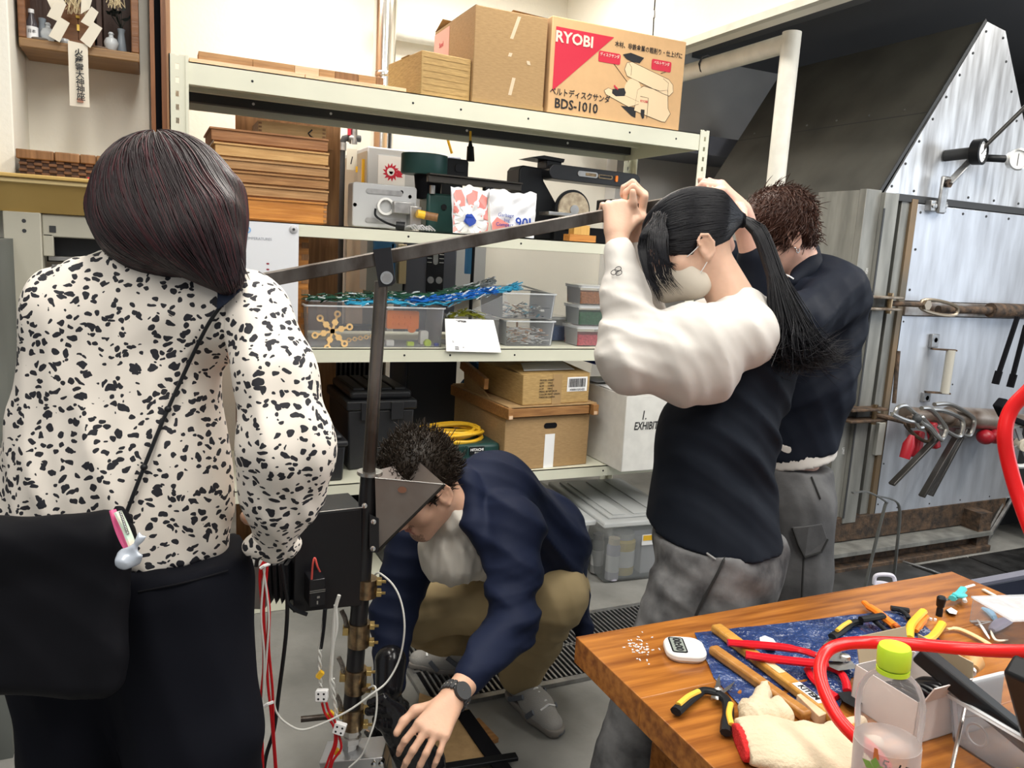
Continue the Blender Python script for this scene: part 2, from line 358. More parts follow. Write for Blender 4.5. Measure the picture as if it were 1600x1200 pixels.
# ---------------------------------------------------------------- cartons on the top board
def carton(name, label, x0, x1, z0, h, y0=3.12, dep=.4, m=None, rz=0, group=None, flap=0, bev=.004, cat='box'):
    t = thing(name, label, cat, (x0, y0, z0), group); f = frame((x0, y0, z0), rz); w_ = x1-x0
    build(G(f).box(0, w_, 0, dep, 0, h), 'carton_body', m or M_['card'], t, bevel=bev)
    return t, f
def face(f, x, z, y=-.001):      # frame on the front face of a carton
    o = f @ np.array([x, y, z, 1]); return o[:3], f[:3, 0], f[:3, 2]
def fbox(f, x0, x1, z0, z1, m, name, t, y0=-.0016, y1=.0): return build(G(f).box(x0, x1, y0, y1, z0, z1), name, m, t)
ZT = 2.084
t, f = carton('small_carton', 'small worn gold-brown carton left on top shelf beside the tall carton', .985, 1.205, ZT, .168, 3.12, .34, M_['cardg'], rad(7))
build(G(f).box(-.002, .222, .12, .2, .1675, .17), 'tape', M_['tape'], t)
g = G(f)
for k in range(6): g.box(.01, .205, -.0015, 0, .02+k*.025, .022+k*.025)
build(g, 'corrugation', M_['cardg'], t)
t, f = carton('tall_carton', 'tall plain brown cardboard carton with open flaps in the middle of the top shelf', 1.205, 1.53, ZT, .375, 3.13, .50, M_['card'], rad(0))
g = G(f); g.add([(0, .5, .375), (.325, .5, .375), (.325, .42, .40), (0, .40, .41)], [(0, 1, 2, 3), (3, 2, 1, 0)]); g.add([(.325, 0, .375), (.325, .5, .375), (.22, .46, .395), (.19, .06, .40)], [(0, 1, 2, 3), (3, 2, 1, 0)])
g.add([(0, .0, .375), (.0, .5, .375), (.07, .46, .392), (.07, .06, .388)], [(0, 1, 2, 3), (3, 2, 1, 0)]); build(g, 'flap', M_['card'], t, smooth=0)
for i, (a, b, c, d) in enumerate(((.155, .20, .27, .36), (.16, .19, .05, .12), (.15, .17, .20, .215), (.24, .25, .18, .195))):
    g = G(f); g.add([(a, -.0012, c), (a+.015, -.0012, c), (b, -.0012, d), (b-.015, -.0012, d)], [(0, 1, 2, 3)]); build(g, 'torn_tape', mat('torn_tape', (.66, .52, .36), .5), t)
fbox(f, 0, .325, 0, .02, M_['tape'], 'bottom_tape', t)
g = G(f).box(-.0015, 0, .30, .5, .22, .36); build(g, 'pink_label', mat('pink_label', (.78, .42, .36), .6), t)
text('Sand', .03, (f@np.array([-.003, .40, .30, 1]))[:3], -f[:3, 1], f[:3, 2], M_['inkr'], t)
# --- belt sander carton
t, f = carton('sander_carton', 'large printed tan sander carton at the right end of the top shelf', 1.545, 2.225, ZT, .388, 3.12, .42, M_['cardl'])
g = G(f); g.add([(.018, -.0014, .348), (.30, -.0014, .348), (.018, -.0014, .09)], [(0, 2, 1)]); build(g, 'red_triangle', M_['inkr'], t, smooth=0)
text('RYOBI', .062, *face(f, .108, .308, -.003), mat('print_white', (.8, .68, .55), .6), t, bold=.0016, sx=1.05)
text('BDS-1010', .055, *face(f, .138, .042, -.002), M_['ink'], t, bold=.001, sx=.95)
text('ベルトディスクサンダ', .033, *face(f, .155, .088, -.002), M_['ink'], t, sx=.9, bold=.0004)
text('木材、非鉄金属の粗削り・仕上げに', .026, *face(f, .485, .322, -.002), M_['ink'], t, sx=.86, bold=.0003)
for cx, cz, w_, s_ in ((.285, .262, .11, 'ディスクサンダ'), (.555, .268, .105, 'ベルトサンダ')):
    o, u, v = face(f, cx, cz, -.0006); g = G(axes(o, u, v)); g.rprism(w_, .045, .008, 0, .001); build(g, 'red_tag', M_['inkr'], t, smooth=0)
    text(s_, .0165, *face(f, cx, cz+.008, -.0028), mat('print_white', (.85, .75, .65), .6), t, sx=.85)
# printed drawing of the belt sander: flat ink shapes on the carton
LT, BK = mat('print_cream', (.80, .60, .38), .7), M_['ink']
def flat(name, poly, m, d=-.0012):
    g = G(f); n = len(poly); g.add([(x, d, z) for x, z in poly], [tuple(range(n))]); return build(g, name, m, t, smooth=0)
def inkline(pts, wd=.0022): build(G(f).tube([(x, -.0013, z) for x, z in pts], wd/2, 4), 'printed_line', BK, t)
flat('printed_body', [(.43, .06), (.44, .15), (.47, .17), (.56, .16), (.60, .17), (.61, .09), (.625, .07), (.60, .03), (.58, .03), (.50, .045)], LT)
flat('printed_belt', [(.365, .225), (.375, .255), (.40, .262), (.60, .215), (.625, .195), (.63, .165), (.61, .145), (.58, .15), (.38, .20)], LT, -.0015)
flat('printed_disc', [(.415+.045*math.cos(a*.4), .14+.055*math.sin(a*.4)) for a in range(16)], LT, -.0018)
flat('printed_guard', [(.35, .285), (.39, .298), (.46, .287), (.44, .262), (.40, .262), (.37, .27)], BK, -.0019)
flat('printed_table', [(.27, .125), (.29, .138), (.43, .105), (.45, .10), (.45, .09), (.40, .072), (.28, .11)], LT, -.0020)
flat('printed_knob', [(.31, .135), (.37, .148), (.38, .13), (.375, .115), (.33, .108), (.31, .118)], BK, -.0023)
flat('printed_red_knob', [(.325, .15), (.335, .145), (.34, .135), (.325, .14), (.315, .15), (.32, .155)], M_['inkr'], -.0026)
flat('printed_leg', [(.36, .072), (.44, .075), (.44, .03), (.42, .035)], BK, -.0011)
flat('printed_switch', [(.465, .07), (.485, .07), (.485, .035), (.475, .03), (.465, .05)], BK, -.0022)
for pts in ([(.43, .06), (.44, .15), (.47, .17), (.56, .16), (.60, .17), (.61, .09), (.625, .07), (.60, .03), (.58, .03), (.43, .06)], [(.365, .225), (.375, .255), (.40, .262), (.60, .215), (.625, .195), (.63, .165), (.61, .145), (.58, .15), (.38, .20), (.365, .225)],
            [(.27, .125), (.29, .138), (.43, .105), (.45, .10), (.45, .09), (.40, .072), (.28, .11), (.27, .125)], [(.455, .125), (.50, .122), (.50, .035)], [(.385, .255), (.40, .24), (.40, .205)], [(.57, .215), (.60, .20), (.60, .16)], [(.31, .24), (.385, .175)], [(.58, .245), (.555, .235)]): inkline(pts)
text('RYOBI', .014, *face(f, .478, .105, -.0024), M_['inkr'], t)
# --- planks on the top shelf
WPALE = wood('pale_wood', (.80, .58, .38), (.66, .44, .27), 0, 8, .6)
WTAN = wood('tan_wood', (.52, .30, .13), (.34, .18, .07), 0, 10, .5)
WORG = wood('orange_wood', (.62, .27, .06), (.40, .15, .03), 0, 8, .4)
WBRN = wood('brown_wood', (.34, .17, .07), (.20, .095, .035), 2, 7, .5)
t = thing('pale_plank', 'long pale wooden plank lying at the left end of the top shelf', 'plank', (.14, 3.16, ZT))
build(G().box(.142, .54, 3.13, 3.24, ZT, ZT+.018), 'board', WPALE, t, bevel=.001); build(G().box(.542, .93, 3.13, 3.24, ZT, ZT+.018), 'board', WPALE, t, bevel=.001)
t = thing('brown_plank', 'narrow brown butcher-block strip on top of the pale plank on the top shelf', 'plank', (.17, 3.17, ZT+.019))
xs = [.175, .36, .51, .60, .66, .75, .82, .85]
for a, b, m in zip(xs[:-1], xs[1:], (WTAN, WTAN, WPALE, WTAN, WBRN, WTAN, WBRN)): build(G().box(a, b-.001, 3.17, 3.25, ZT+.019, ZT+.052), 'block', m, t, bevel=.001)

# ---------------------------------------------------------------- board and tray stack, second board
t = thing('tall_wooden_board', 'tall round-cornered brown wooden board leaning behind the shelf left of the grey machine', 'board', (.6, 3.85, 0))
g = G(axes((.60, 3.86, 1.04), X, Z)); g.rprism(.468, 2.06, .04, -.03, .0, 0, 0); build(g, 'panel', WBRN, t, bevel=.003)
for k, (a, b) in enumerate(((.46, .58), (.58, .66), (.66, .72), (.72, .80))):
    build(G().box(a, b-.001, 3.853, 3.862, 1.93-.004*k, 1.985-.004*k), 'inlay_block', (WBRN, WTAN, WBRN, WBRN)[k], t)
Z2 = 1.557
tr = [(.270, .635, .085, WORG, 'bright orange wooden drawer tray at the bottom of the stack'), (.255, .640, .046, WTAN, 'tan wooden tray, second from the bottom of the stack'), (.245, .640, .046, WBRN, 'brown wooden tray, third from the bottom of the stack'),
      (.24, .640, .044, WTAN, 'tan wooden tray, third from the top of the tray stack'), (.228, .638, .052, WPALE, 'pale golden wooden tray, second from the top of the stack'), (.215, .636, .052, WBRN, 'dark brown wooden tray lying uppermost in the tray stack')]
z = Z2
WT = [WORG, WTAN, wood('oak_wood', (.46, .24, .09), (.28, .13, .045), 0, 12, .5), WTAN, wood('gold_wood', (.66, .40, .16), (.50, .28, .10), 0, 10, .5), wood('umber_wood', (.42, .20, .08), (.26, .11, .04), 0, 9, .5)]
for i, (x0, x1, h, m, lb) in enumerate(tr):
    t = thing('wooden_tray', lb+' beside the grey machine', 'tray', (x0, 3.17, z), 'stacked wooden trays on the second shelf'); m = WT[i]; y0 = 3.16+.004*(i % 2)
    build(G().box(x0, x1, y0, y0+.012, z+.006, z+h-.006), 'front_board', m, t, bevel=.0015)
    build(G().box(x0, x0+.01, y0+.012, y0+.33, z+.006, z+h-.006), 'side_board', m, t, bevel=.0015); build(G().box(x1-.01, x1, y0+.012, y0+.33, z+.006, z+h-.006), 'side_board', m, t, bevel=.0015)
    build(G().box(x0-.006, x1+.002, y0-.006, y0+.34, z+h-.008, z+h-.001), 'rim', m, t, bevel=.001)
    build(G().box(x0+.01, x1-.01, y0+.01, y0+.33, z, z+.006), 'bottom_panel', m, t)
    if i == 0:
        for k in range(4): build(G().box(x1-.012, x1+.0005, y0-.0015, y0, z+.01+k*.018, z+.019+k*.018), 'finger_joint', WBRN, t)
    z += h
t = thing('dovetailed_crate', 'small tan wooden crate with finger joints on top of the tray stack', 'crate', (.36, 3.3, z))
build(G().box(.395, .655, 3.3, 3.312, z, z+.058), 'front_board', wood('crate_wood', (.62, .40, .17), (.48, .29, .11), 0, 10, .5), t, bevel=.001)
for k in range(4):
    for xx in (.396, .641): build(G().box(xx, xx+.012, 3.2985, 3.3, z+.004+k*.014, z+.011+k*.014), 'finger_joint', WBRN, t)
build(G().box(.395, .405, 3.312, 3.5, z, z+.058).box(.645, .655, 3.312, 3.5, z, z+.058).box(.395, .655, 3.49, 3.5, z, z+.058), 'side_boards', WTAN, t)
build(G().tube([(.60, 3.299, z+.045), (.585, 3.299, z+.03), (.592, 3.299, z+.022), (.605, 3.299, z+.014)], .003, 5), 'pencil_mark', M_['ink'], t)
# orange jointed tower under shelf two, behind the poster
t = thing('jointed_wooden_case', 'orange wooden case with dark finger joints standing on the third shelf behind the poster', 'case', (.5, 3.2, 1.08))
build(G().box(.36, .575, 3.2, 3.42, 1.079, 1.50), 'case_body', WORG, t, bevel=.002)
for k in range(9): build(G().box(.548, .5765, 3.198, 3.2, 1.095+k*.046, 1.117+k*.046), 'finger_joint', WBRN, t)
# poster
t = thing('temperature_poster', 'white temperatures poster held by magnets on the shelf edge', 'poster', (.4, 3.09, 1.3))
build(G().box(.306, .517, 3.088, 3.0905, 1.03, 1.552), 'sheet', mat('poster_paper', (.72, .74, .78), .45), t)
text('TEMPERATURES', .014, (.37, 3.0872, 1.49), X, Z, mat('grey_ink', (.35, .37, .42), .6), t)
build(G(axes((.333, 3.0872, 1.52), X, Z)).ring(circ(.012), circ(.007), 0, .0008), 'blue_ring_print', mat('pale_blue_ink', (.25, .45, .75), .6), t)
for xx, zz in ((.497, 1.532), (.502, 1.055)): 
    mg = build(G(axes((xx, 3.088, zz), X, Z)).lathe([(.015, 0), (.015, .004), (.009, .008), (0, .008)], 20), 'magnet', clear('clear_magnet', (.9, .9, .92), .5), t)
    build(G(axes((xx, 3.081, zz), X, Z)).lathe([(.005, -.004), (.005, .004), (0, .005)], 12), 'magnet_core', M_['steelcol'], mg)
g = G()
for k in range(16): g.add([(.405+.006*math.cos(a*.7), 3.0872, 1.40-k*.0215+.0035*math.sin(a*.7)) for a in range(9)], [tuple(range(9))])
build(g, 'red_dots', mat('dark_red_ink', (.25, .02, .04), .6), t)
g = G()
for k in range(5): g.box(.442, .449, 3.0868, 3.0875, 1.12+k*.022, 1.127+k*.022); 
for k in range(3): g.box(.36, .366, 3.0868, 3.0875, 1.30+k*.03, 1.303+k*.03)
build(g, 'small_print', M_['steelcol'], t)

# ---------------------------------------------------------------- bandsaw cabinet behind the shelf
GREYM = mat('machine_grey', (.52, .54, .56), .38); TANM = mat('machine_tan', (.40, .34, .25), .5); BLUM = mat('blue_grey', (.26, .29, .38), .4)
t = thing('bandsaw', 'tall grey bandsaw cabinet with red sun-lion badge behind the shelf', 'machine', (1.3, 4.2, 0))
build(G().box(1.05, 1.50, 4.2, 4.72, 1.64, 1.995), 'upper_case', GREYM, t, bevel=.008)
build(G().box(1.044, 1.05, 4.2, 4.72, .3, 1.97), 'tan_side', TANM, t)
build(G().box(1.05, 1.20, 4.26, 4.72, .0, 1.64), 'column', TANM, t, bevel=.004)
build(G().box(1.50, 1.58, 4.22, 4.6, .7, 1.99), 'blue_cover', BLUM, t, bevel=.006)
build(G().box(1.512, 1.53, 4.214, 4.22, .75, 1.96), 'trim_strip', M_['whitep'], t)
bd = build(G().box(1.108, 1.255, 4.196, 4.2, 1.735, 1.955), 'badge', M_['white'], t)
build(G().box(1.112, 1.251, 4.1945, 4.196, 1.737, 1.785), 'badge_band', M_['inkr'], bd)
text('120', .048, (1.18, 4.193, 1.76), X, Z, M_['white'], bd, bold=.0015, sx=1.3)
pl = []
for k in range(26):
    r = .030 if k % 2 else .047
    a = k/26*2*math.pi; pl.append((1.178+r*math.cos(a+.12*(k % 2)), 1.873+r*math.sin(a+.12*(k % 2))*1.05))
g = G(); g.add([(x, 4.1955, z) for x, z in pl], [tuple(range(len(pl)-1, -1, -1))]); g.add([(1.21, 4.1953, 1.89), (1.248, 4.1953, 1.875), (1.235, 4.1953, 1.86), (1.243, 4.1953, 1.85), (1.21, 4.1953, 1.85)], [(0, 4, 3, 2, 1)]); build(g, 'sun_emblem', M_['inkr'], bd, smooth=0)
g = G(); g.add([(1.176+.021*math.cos(a*.5), 4.1940, 1.875+.021*math.sin(a*.5)) for a in range(12)], [tuple(range(11, -1, -1))]); build(g, 'emblem_face', M_['white'], bd, smooth=0)
g = G(); g.add([(1.165, 4.193, 1.877), (1.172, 4.193, 1.864), (1.184, 4.193, 1.864), (1.19, 4.193, 1.877)], [(0, 1, 2, 3), (3, 2, 1, 0)]); build(g, 'emblem_smile', M_['inkr'], bd, smooth=0)
build(G().box(1.03, 1.06, 4.23, 4.24, 1.80, 1.93).box(1.0, 1.01, 4.24, 4.25, 1.86, 1.89), 'yellow_tag', M_['yellow'], t)
# lower machine behind: grey console with dark control strip
t = thing('machine_console', 'grey-blue machine column with black control strip seen under the second shelf', 'machine', (1.5, 3.95, 0))
build(G().box(1.20, 1.48, 3.95, 4.15, .99, 1.545), 'console_body', mat('console_blue', (.11, .12, .16), .45), t, bevel=.008)
pc = build(G(axes((1.36, 3.949, 1.39), X, Z)).rprism(.095, .27, .015, 0, .003), 'control_strip', M_['blackg'], t)
g = G(axes((1.36, 3.945, 1.455), X, Z)); g.rprism(.026, .10, .012, -.001, .001); build(g, 'display_strip', M_['zinc'], pc)
g = G()
for k in range(5):
    for sx in (-1, 1): g.box(1.36+sx*.033-.012, 1.36+sx*.033+.012, 3.944, 3.946, 1.415+k*.021, 1.418+k*.021)
build(g, 'scale_mark', M_['white'], pc)
for sx in (-1, 1): build(G(axes((1.36+sx*.023, 3.944, 1.325), X, -Z)).lathe([(.018, 0), (.018, .004), (.010, .008), (0, .008)], 18), 'dial', M_['zinc'], pc)
build(G().box(1.29, 1.40, 3.938, 3.95, 1.20, 1.245), 'label_plate', M_['zinc'], t)
build(G().box(1.16, 1.20, 3.93, 4.1, 1.30, 1.50), 'brass_box', mat('tan_box', (.55, .45, .28), .6), t, bevel=.004)
build(G().box(1.00, 1.19, 3.96, 4.1, 1.26, 1.53), 'grey_panel', mat('dull_grey', (.30, .31, .30), .5), t)
build(G().box(1.03, 1.13, 3.93, 3.96, 1.46, 1.53).box(1.12, 1.14, 3.93, 3.96, 1.3, 1.5), 'blue_frame', mat('deep_blue', (.03, .14, .30), .4), t)
t = thing('power_pole', 'thin black pole behind the shelf right of the blue-grey console', 'pole', (1.63, 4.1, 0))
build(G().cyl((1.63, 4.1, .01), (1.63, 4.1, 1.75), .010, n=10), 'pole', M_['black'], t); build(G().box(1.59, 1.615, 4.08, 4.12, 1.36, 1.52), 'blue_bracket', mat('deep_blue2', (.03, .16, .33), .4), t)
build(G().lathe([(.12, 0), (.12, .012), (.02, .02)], 20, (1.63, 4.1, .0)), 'base', M_['black'], t)
t = thing('grey_conduit_box', 'grey metal box on the back wall under the second shelf', 'box', (1.9, 4.95, 1.5))
build(G().box(1.70, 2.02, 4.85, 5.04, 1.20, 1.75), 'box_body', mat('conduit_grey', (.32, .33, .33), .5), t, bevel=.004); build(G().box(1.68, 2.05, 4.84, 5.04, 1.17, 1.20), 'sill', M_['steelcol'], t)
# pipe work left of bandsaw
t = thing('gas_pipe', 'grey water pipe with elbow, red-handled valve and hanging tag left of the bandsaw', 'pipe', (.95, 4.3, 0))
e = at(535, 214, y=4.4); 
build(G().tube([V(e[0], 4.4, 0), V(e[0], 4.4, e[2]-.03), V(e[0]+.01, 4.4, e[2]-.008), V(e[0]+.035, 4.4, e[2]), V(1.06, 4.4, e[2])], .018, 12), 'pipe', M_['steelcol'], t)
build(G().cyl((e[0]-.001, 4.4, e[2]-.07), (e[0]-.001, 4.4, e[2]-.03), .024).cyl((e[0]+.03, 4.4, e[2]), (e[0]+.055, 4.4, e[2]), .024).cyl((1.02, 4.4, e[2]-.03), (1.02, 4.4, e[2]+.045), .022), 'fitting', M_['zinc'], t)
build(G().box(.985, 1.0, 4.37, 4.39, e[2]+.01, e[2]+.07).box(.985, 1.03, 4.365, 4.38, e[2]+.06, e[2]+.072), 'valve_handle', M_['inkr'], t)
build(G().tube([(e[0]+.045, 4.38, e[2]-.01), (e[0]+.047, 4.375, e[2]-.07)], .0015, 5), 'tag_string', M_['white'], t)
build(G().box(e[0]+.02, e[0]+.075, 4.372, 4.374, e[2]-.17, e[2]-.06), 'paper_tag', mat('tag_paper', (.72, .70, .60), .7), t); build(G().tube([(e[0]+.05, 4.371, e[2]-.10), (e[0]+.042, 4.371, e[2]-.14)], .003, 5), 'tag_mark', M_['ink'], t)
build(G().cyl((1.0, 4.46, .0), (1.0, 4.46, 1.55), .012, n=10), 'thin_white_pipe', M_['whitep'], t)
t = thing('flue_valve', 'small red-handled valve right of the flue below the shaded shelf lip', 'valve', (1.42, 4.7, 2.1))
vv = at(628, 199, y=4.7); build(G().tube([at(614, 196, y=4.7), at(634, 196, y=4.7)], .012, 10), 'valve_body', M_['zinc'], t); build(G().tube([at(630, 194, y=4.69), at(632, 204, y=4.69)], .012, 8, flat=.5), 'valve_lever', M_['inkr'], t)
# hanging plugs
t = thing('power_cable', 'two yellow power cords hanging down behind the navy motor box', 'cord', at(700, 200, y=3.9))
build(G().tube(smooth_path([at(696, 195, y=3.9), at(699, 215, y=3.9), at(706, 240, y=3.9)]), .007, 8), 'cord', M_['yellow'], t)
build(G().tube([at(735, 205, y=3.6), at(735, 222, y=3.6)], .006, 8), 'cord', M_['yellow'], t)
build(G().tube([at(735, 220, y=3.6), at(735, 230, y=3.6)], [.006, .012], 10).tube([at(735, 229, y=3.6), at(735, 252, y=3.6)], [.016, .020], 12), 'plug', M_['black'], t)

# ---------------------------------------------------------------- machines on the second shelf
LG = mat('light_grey_cast', (.50, .51, .52), .35, .2)
t = thing('scroll_saw', 'light grey die-cast scroll saw with round handle ring on the second shelf', 'machine', (.9, 3.3, Z2))
o = V(.905, 3.30, 1.652)
build(G(axes(o, X, Z)).rprism(.275, .18, .014, -.09, .0), 'housing', LG, t, bevel=.004)
g = G()
for zz in (1.71, 1.592): g.fr = axes((.90, 3.2985, zz), X, Z); g.rprism(.155, .020, .0099, 0, .002)
build(g, 'slot', M_['zinc'], t)
g = G(axes((.905, 3.296, 1.652), X, Z)); g.ring(circ(.036, 28), circ(.027, 28), 0, .012); build(g, 'handle_ring', M_['whitep'], t)
g = G(); 
for xx, zz in ((.778, 1.65), (.975, 1.716), (1.012, 1.70)): g.fr = axes((xx, 3.3, zz), X, -Z); g.lathe([(.008, 0), (.008, .004), (0, .006)], 12)
build(g, 'screw', M_['black'], t)
build(G().box(.93, 1.02, 3.255, 3.3, 1.625, 1.675), 'arm', M_['zinc'], t, bevel=.004)
build(G().box(1.0, 1.05, 3.25, 3.32, 1.57, 1.66), 'vise', M_['steel'], t, bevel=.003)
build(G().cyl((1.02, 3.22, 1.63), (1.055, 3.22, 1.625), .017, n=12), 'yellow_tape', M_['yellow'], t)
build(G().cyl((1.055, 3.22, 1.625), (1.105, 3.20, 1.618), .017, n=16), 'wooden_handle', WBRN, t)
build(G().tube(smooth_path([(.86, 3.28, 1.64), (.862, 3.28, 1.61), (.90, 3.26, 1.585), (.935, 3.22, 1.572)]), .005, 8).cyl((.925, 3.2, 1.575), (.96, 3.19, 1.572), .016, .02, 14), 'hose_nozzle', M_['black'], t)
g = G()
for k in range(9): g.tube(smooth_path([(.95+.015*k, 3.2, 1.565), (.98+.012*k, 3.19+.004*k, 1.575+.004*(k % 3)), (1.0+.012*k, 3.2, 1.563)], 4), .004, 5)
build(g, 'loose_cables', mat('cable_grey', (.35, .35, .36), .4), t)
GRN = M_['green']
t = thing('bench_drill', 'dark green bench drill with cylindrical head and long black fence on the second shelf', 'machine', (1.13, 3.3, Z2))
g = G(frame((1.09, 3.36, 1.80))); g.lathe([(.0, 0), (.098, 0), (.102, .005), (.102, .082), (.098, .086), (0, .086)], 32, sx=1, sy=.8); build(g, 'belt_cover', GRN, t)
build(G().cyl((1.11, 3.36, 1.70), (1.11, 3.36, 1.80), .05, .062, 18), 'spindle_head', M_['blackm'], t)
build(G().box(1.09, 1.235, 3.3, 3.42, Z2, 1.725), 'base_housing', GRN, t, bevel=.012)
g = G(axes((1.165, 3.298, 1.668), X, -Z)); g.lathe([(.013, -.002), (.013, .004), (.008, .006), (0, .002)], 16); build(g, 'dark_knob', M_['black'], t)
build(G().cyl((1.11, 3.3, 1.72), (1.11, 3.3, 1.755), .014, n=12), 'chuck', M_['steel'], t)
build(G().bar((1.07, 3.25, 1.778), (1.50, 3.25, 1.775), .03, .028), 'black_fence', mat('old_black_steel', (.05, .045, .04), .4, .4), t, bevel=.002)
build(G().bar((1.07, 3.245, 1.797), (1.50, 3.245, 1.793), .045, .006), 'fence_rail', mat('old_black_steel', (.05, .045, .04), .4, .4), t)
build(G().box(1.325, 1.36, 3.225, 3.26, 1.735, 1.765).bar((1.35, 3.22, 1.75), (1.39, 3.21, 1.738), .01, .012), 'clamp_knob', M_['black'], t)
t = thing('motor_box', 'navy motor box with rounded corners standing behind the black fence', 'motor', (1.26, 3.42, 1.8))
g = G(axes((1.26, 3.42, 1.845), X, Z)); g.rprism(.115, .09, .015, -.12, 0); build(g, 'motor_housing', M_['black'], t, bevel=.004)
build(G(axes((1.278, 3.418, 1.85), X, Z)).rprism(.05, .035, .012, 0, .003), 'cover_plate', M_['blackg'], t)
build(G().box(1.19, 1.212, 3.415, 3.5, 1.80, 1.885), 'blue_side', mat('navy_paint', (.02, .035, .12), .35), t); build(G().box(1.2, 1.3, 3.44, 3.52, Z2, 1.80), 'stand', M_['black'], t)
# garbage bag packs
BAG = mat('bag_film', (.82, .83, .86), .25, bump=.4, bs=18); PINK = mat('bag_pink', (.80, .28, .25), .3); NAVYP = mat('bag_blue', (.02, .06, .36), .3)
def pouch(o, w_, h_, lean, seed, th=.03):
    r = random.Random(seed); fr = frame(o, 0, lean); ph = [r.random()*6 for _ in range(6)]
    def outl(u, v):
        x = (u-.5)*w_*(1-.05*math.sin(v*3+ph[0])); z = v*h_*(1+.035*math.sin(u*9+ph[1])*v+.02*math.sin(u*23+ph[4])*v); b = th*(math.sin(math.pi*min(1, max(0, u)))**.5)*(math.sin(math.pi*min(.97, v*.95+.04))**.5)
        n = .004*math.sin(u*11+v*7+ph[2])+.003*math.sin(v*19-u*13+ph[3]); return x, z, b, n
    g = G(fr)
    g.sheet(lambda u, v: (lambda q: (q[0], -q[2]/2-q[3], q[1]))(outl(u, v)), 22, 22); g.sheet(lambda u, v: (lambda q: (q[0], q[2]/2+.001, q[1]))(outl(1-u, v)), 10, 10)
    return g, fr, outl
def onp(outl, x, z, w_, h_, d=.0025):
    u = x/w_+.5; v = z/h_; q = outl(u, v); return (x, -q[2]/2-q[3]-d, z)
t = thing('garbage_bag_pack', 'white garbage bag pack with pink flower print beside the green drill', 'bag pack', (1.22, 3.12, Z2))
W1, H1 = .165, .195; g, fr, ou = pouch((1.235, 3.15, Z2+.002), W1, H1, rad(-8), 3); build(g, 'film', BAG, t, smooth=80)
def petal(cx, cz, r0, r1, n, wa, m, nm, d, half=None, wig=0):
    for k in range(n):
        a = 2*math.pi*k/n+.3
        pts = [(r0, -wa*.45), (r0+(r1-r0)*.5, -wa*.95), (r1*.97, -wa*.8), (r1, 0), (r1*.97, wa*.8), (r0+(r1-r0)*.5, wa*.95), (r0, wa*.45)]
        P = [(cx+q*math.cos(a+b), cz+q*math.sin(a+b)) for q, b in pts]
        if any(abs(x) > W1*.47 or z < .003 or z > H1*.93 for x, z in P):
            P = [(max(-W1*.47, min(W1*.47, x)), max(.003, min(H1*.93, z))) for x, z in P]
        g = G(fr); g.add([onp(ou, x, z, W1, H1, d) for x, z in P], [tuple(range(7))]); build(g, nm, m, t, smooth=0)
petal(-.01, .055, .055, .135, 11, .26, PINK, 'pink_petal', .0022); petal(-.01, .055, .01, .066, 11, .30, M_['white'], 'white_petal', .0035)
g = G(fr); g.add([onp(ou, -.01+(.026+.003*math.cos(a*4))*math.cos(a*.42), max(.004, .055+(.026+.003*math.cos(a*4))*math.sin(a*.42)), W1, H1, .010) for a in range(15)], [tuple(range(15))]); build(g, 'blue_centre', NAVYP, t, smooth=0)
t = thing('garbage_bag_pack', 'crumpled white garbage bag pack reading 90L beside the black sander', 'bag pack', (1.43, 3.12, Z2))
W1, H1 = .215, .19; g, fr, ou = pouch((1.425, 3.135, Z2+.002), W1, H1, rad(-6), 8); build(g, 'film', BAG, t, smooth=80)
def ptxt(s, sz, x, z, m, **k):
    q = fr @ np.array([x, -.026, z, 1]); text(s, sz, q[:3], fr[:3, 0], fr[:3, 2], m, t, **k)
ptxt('90L', .062, .045, .055, NAVYP, bold=.001); ptxt('Garbage', .022, -.045, .085, NAVYP, shear=.1); ptxt('bag', .02, -.04, .065, NAVYP); ptxt('Compact', .022, -.05, .045, NAVYP)
g = G(fr); g.add([(-.105, -.022, .002), (-.02, -.0225, .002), (-.03, -.024, .05), (-.085, -.024, .075), (-.105, -.018, .05)], [(0, 1, 2, 3, 4)]); build(g, 'pink_print', PINK, t)
# belt-disc sander
BP = M_['black']
t = thing('belt_disc_sander', 'black belt and disc sander with orange knob at right of the second shelf', 'sander', (1.75, 3.28, Z2))
g = G(axes((1.59, 3.30, 1.72), X, Z)); g.prism([(-.055, -.16), (.14, -.16), (.14, -.02), (.05, .10), (.04, .155), (-.06, .16), (-.075, .14), (-.075, .05), (-.055, .03)], -.14, 0); build(g, 'motor_housing', BP, t, bevel=.006)
p0 = at(868, 268, y=3.22); p1 = at(992, 283, y=3.22); h_ = .031
g = G(axes((p0+p1)/2, p1-p0, Z)); L_ = np.linalg.norm(p1-p0)
g.prism([(x*1.0, y) for x, y in rr(L_+.06, .066, .032, 6)], -.10, 0); build(g, 'belt_arm', mat('satin_black', (.02, .021, .024), .3), t, bevel=.003)
A = axes((p0+p1)/2+V(0, -.001, 0), p1-p0, Z)
g = G(A); g.rprism(.105, .024, .011, -.002, .003, -.045, .004); lb = build(g, 'level_plate', M_['steel'], t)
g = G(A); g.rprism(.055, .014, .003, .003, .0045, -.03, .004); build(g, 'gold_label', M_['brass'], lb)
g = G(A); g.ring(rr(.075, .018, .006), rr(.067, .010, .004), -.001, .003); g.fr = A.copy(); g.fr[:3, 3] += unit(p1-p0)*.048+V(0, 0, .002); build(G(g.fr).ring(rr(.075, .018, .006), rr(.065, .010, .004), -.001, .003), 'tracking_slot', M_['brass'], t)
g = G(A); g.rprism(.012, .028, .005, -.001, .006, .107, .0); build(g, 'orange_knob', M_['orange'], t)
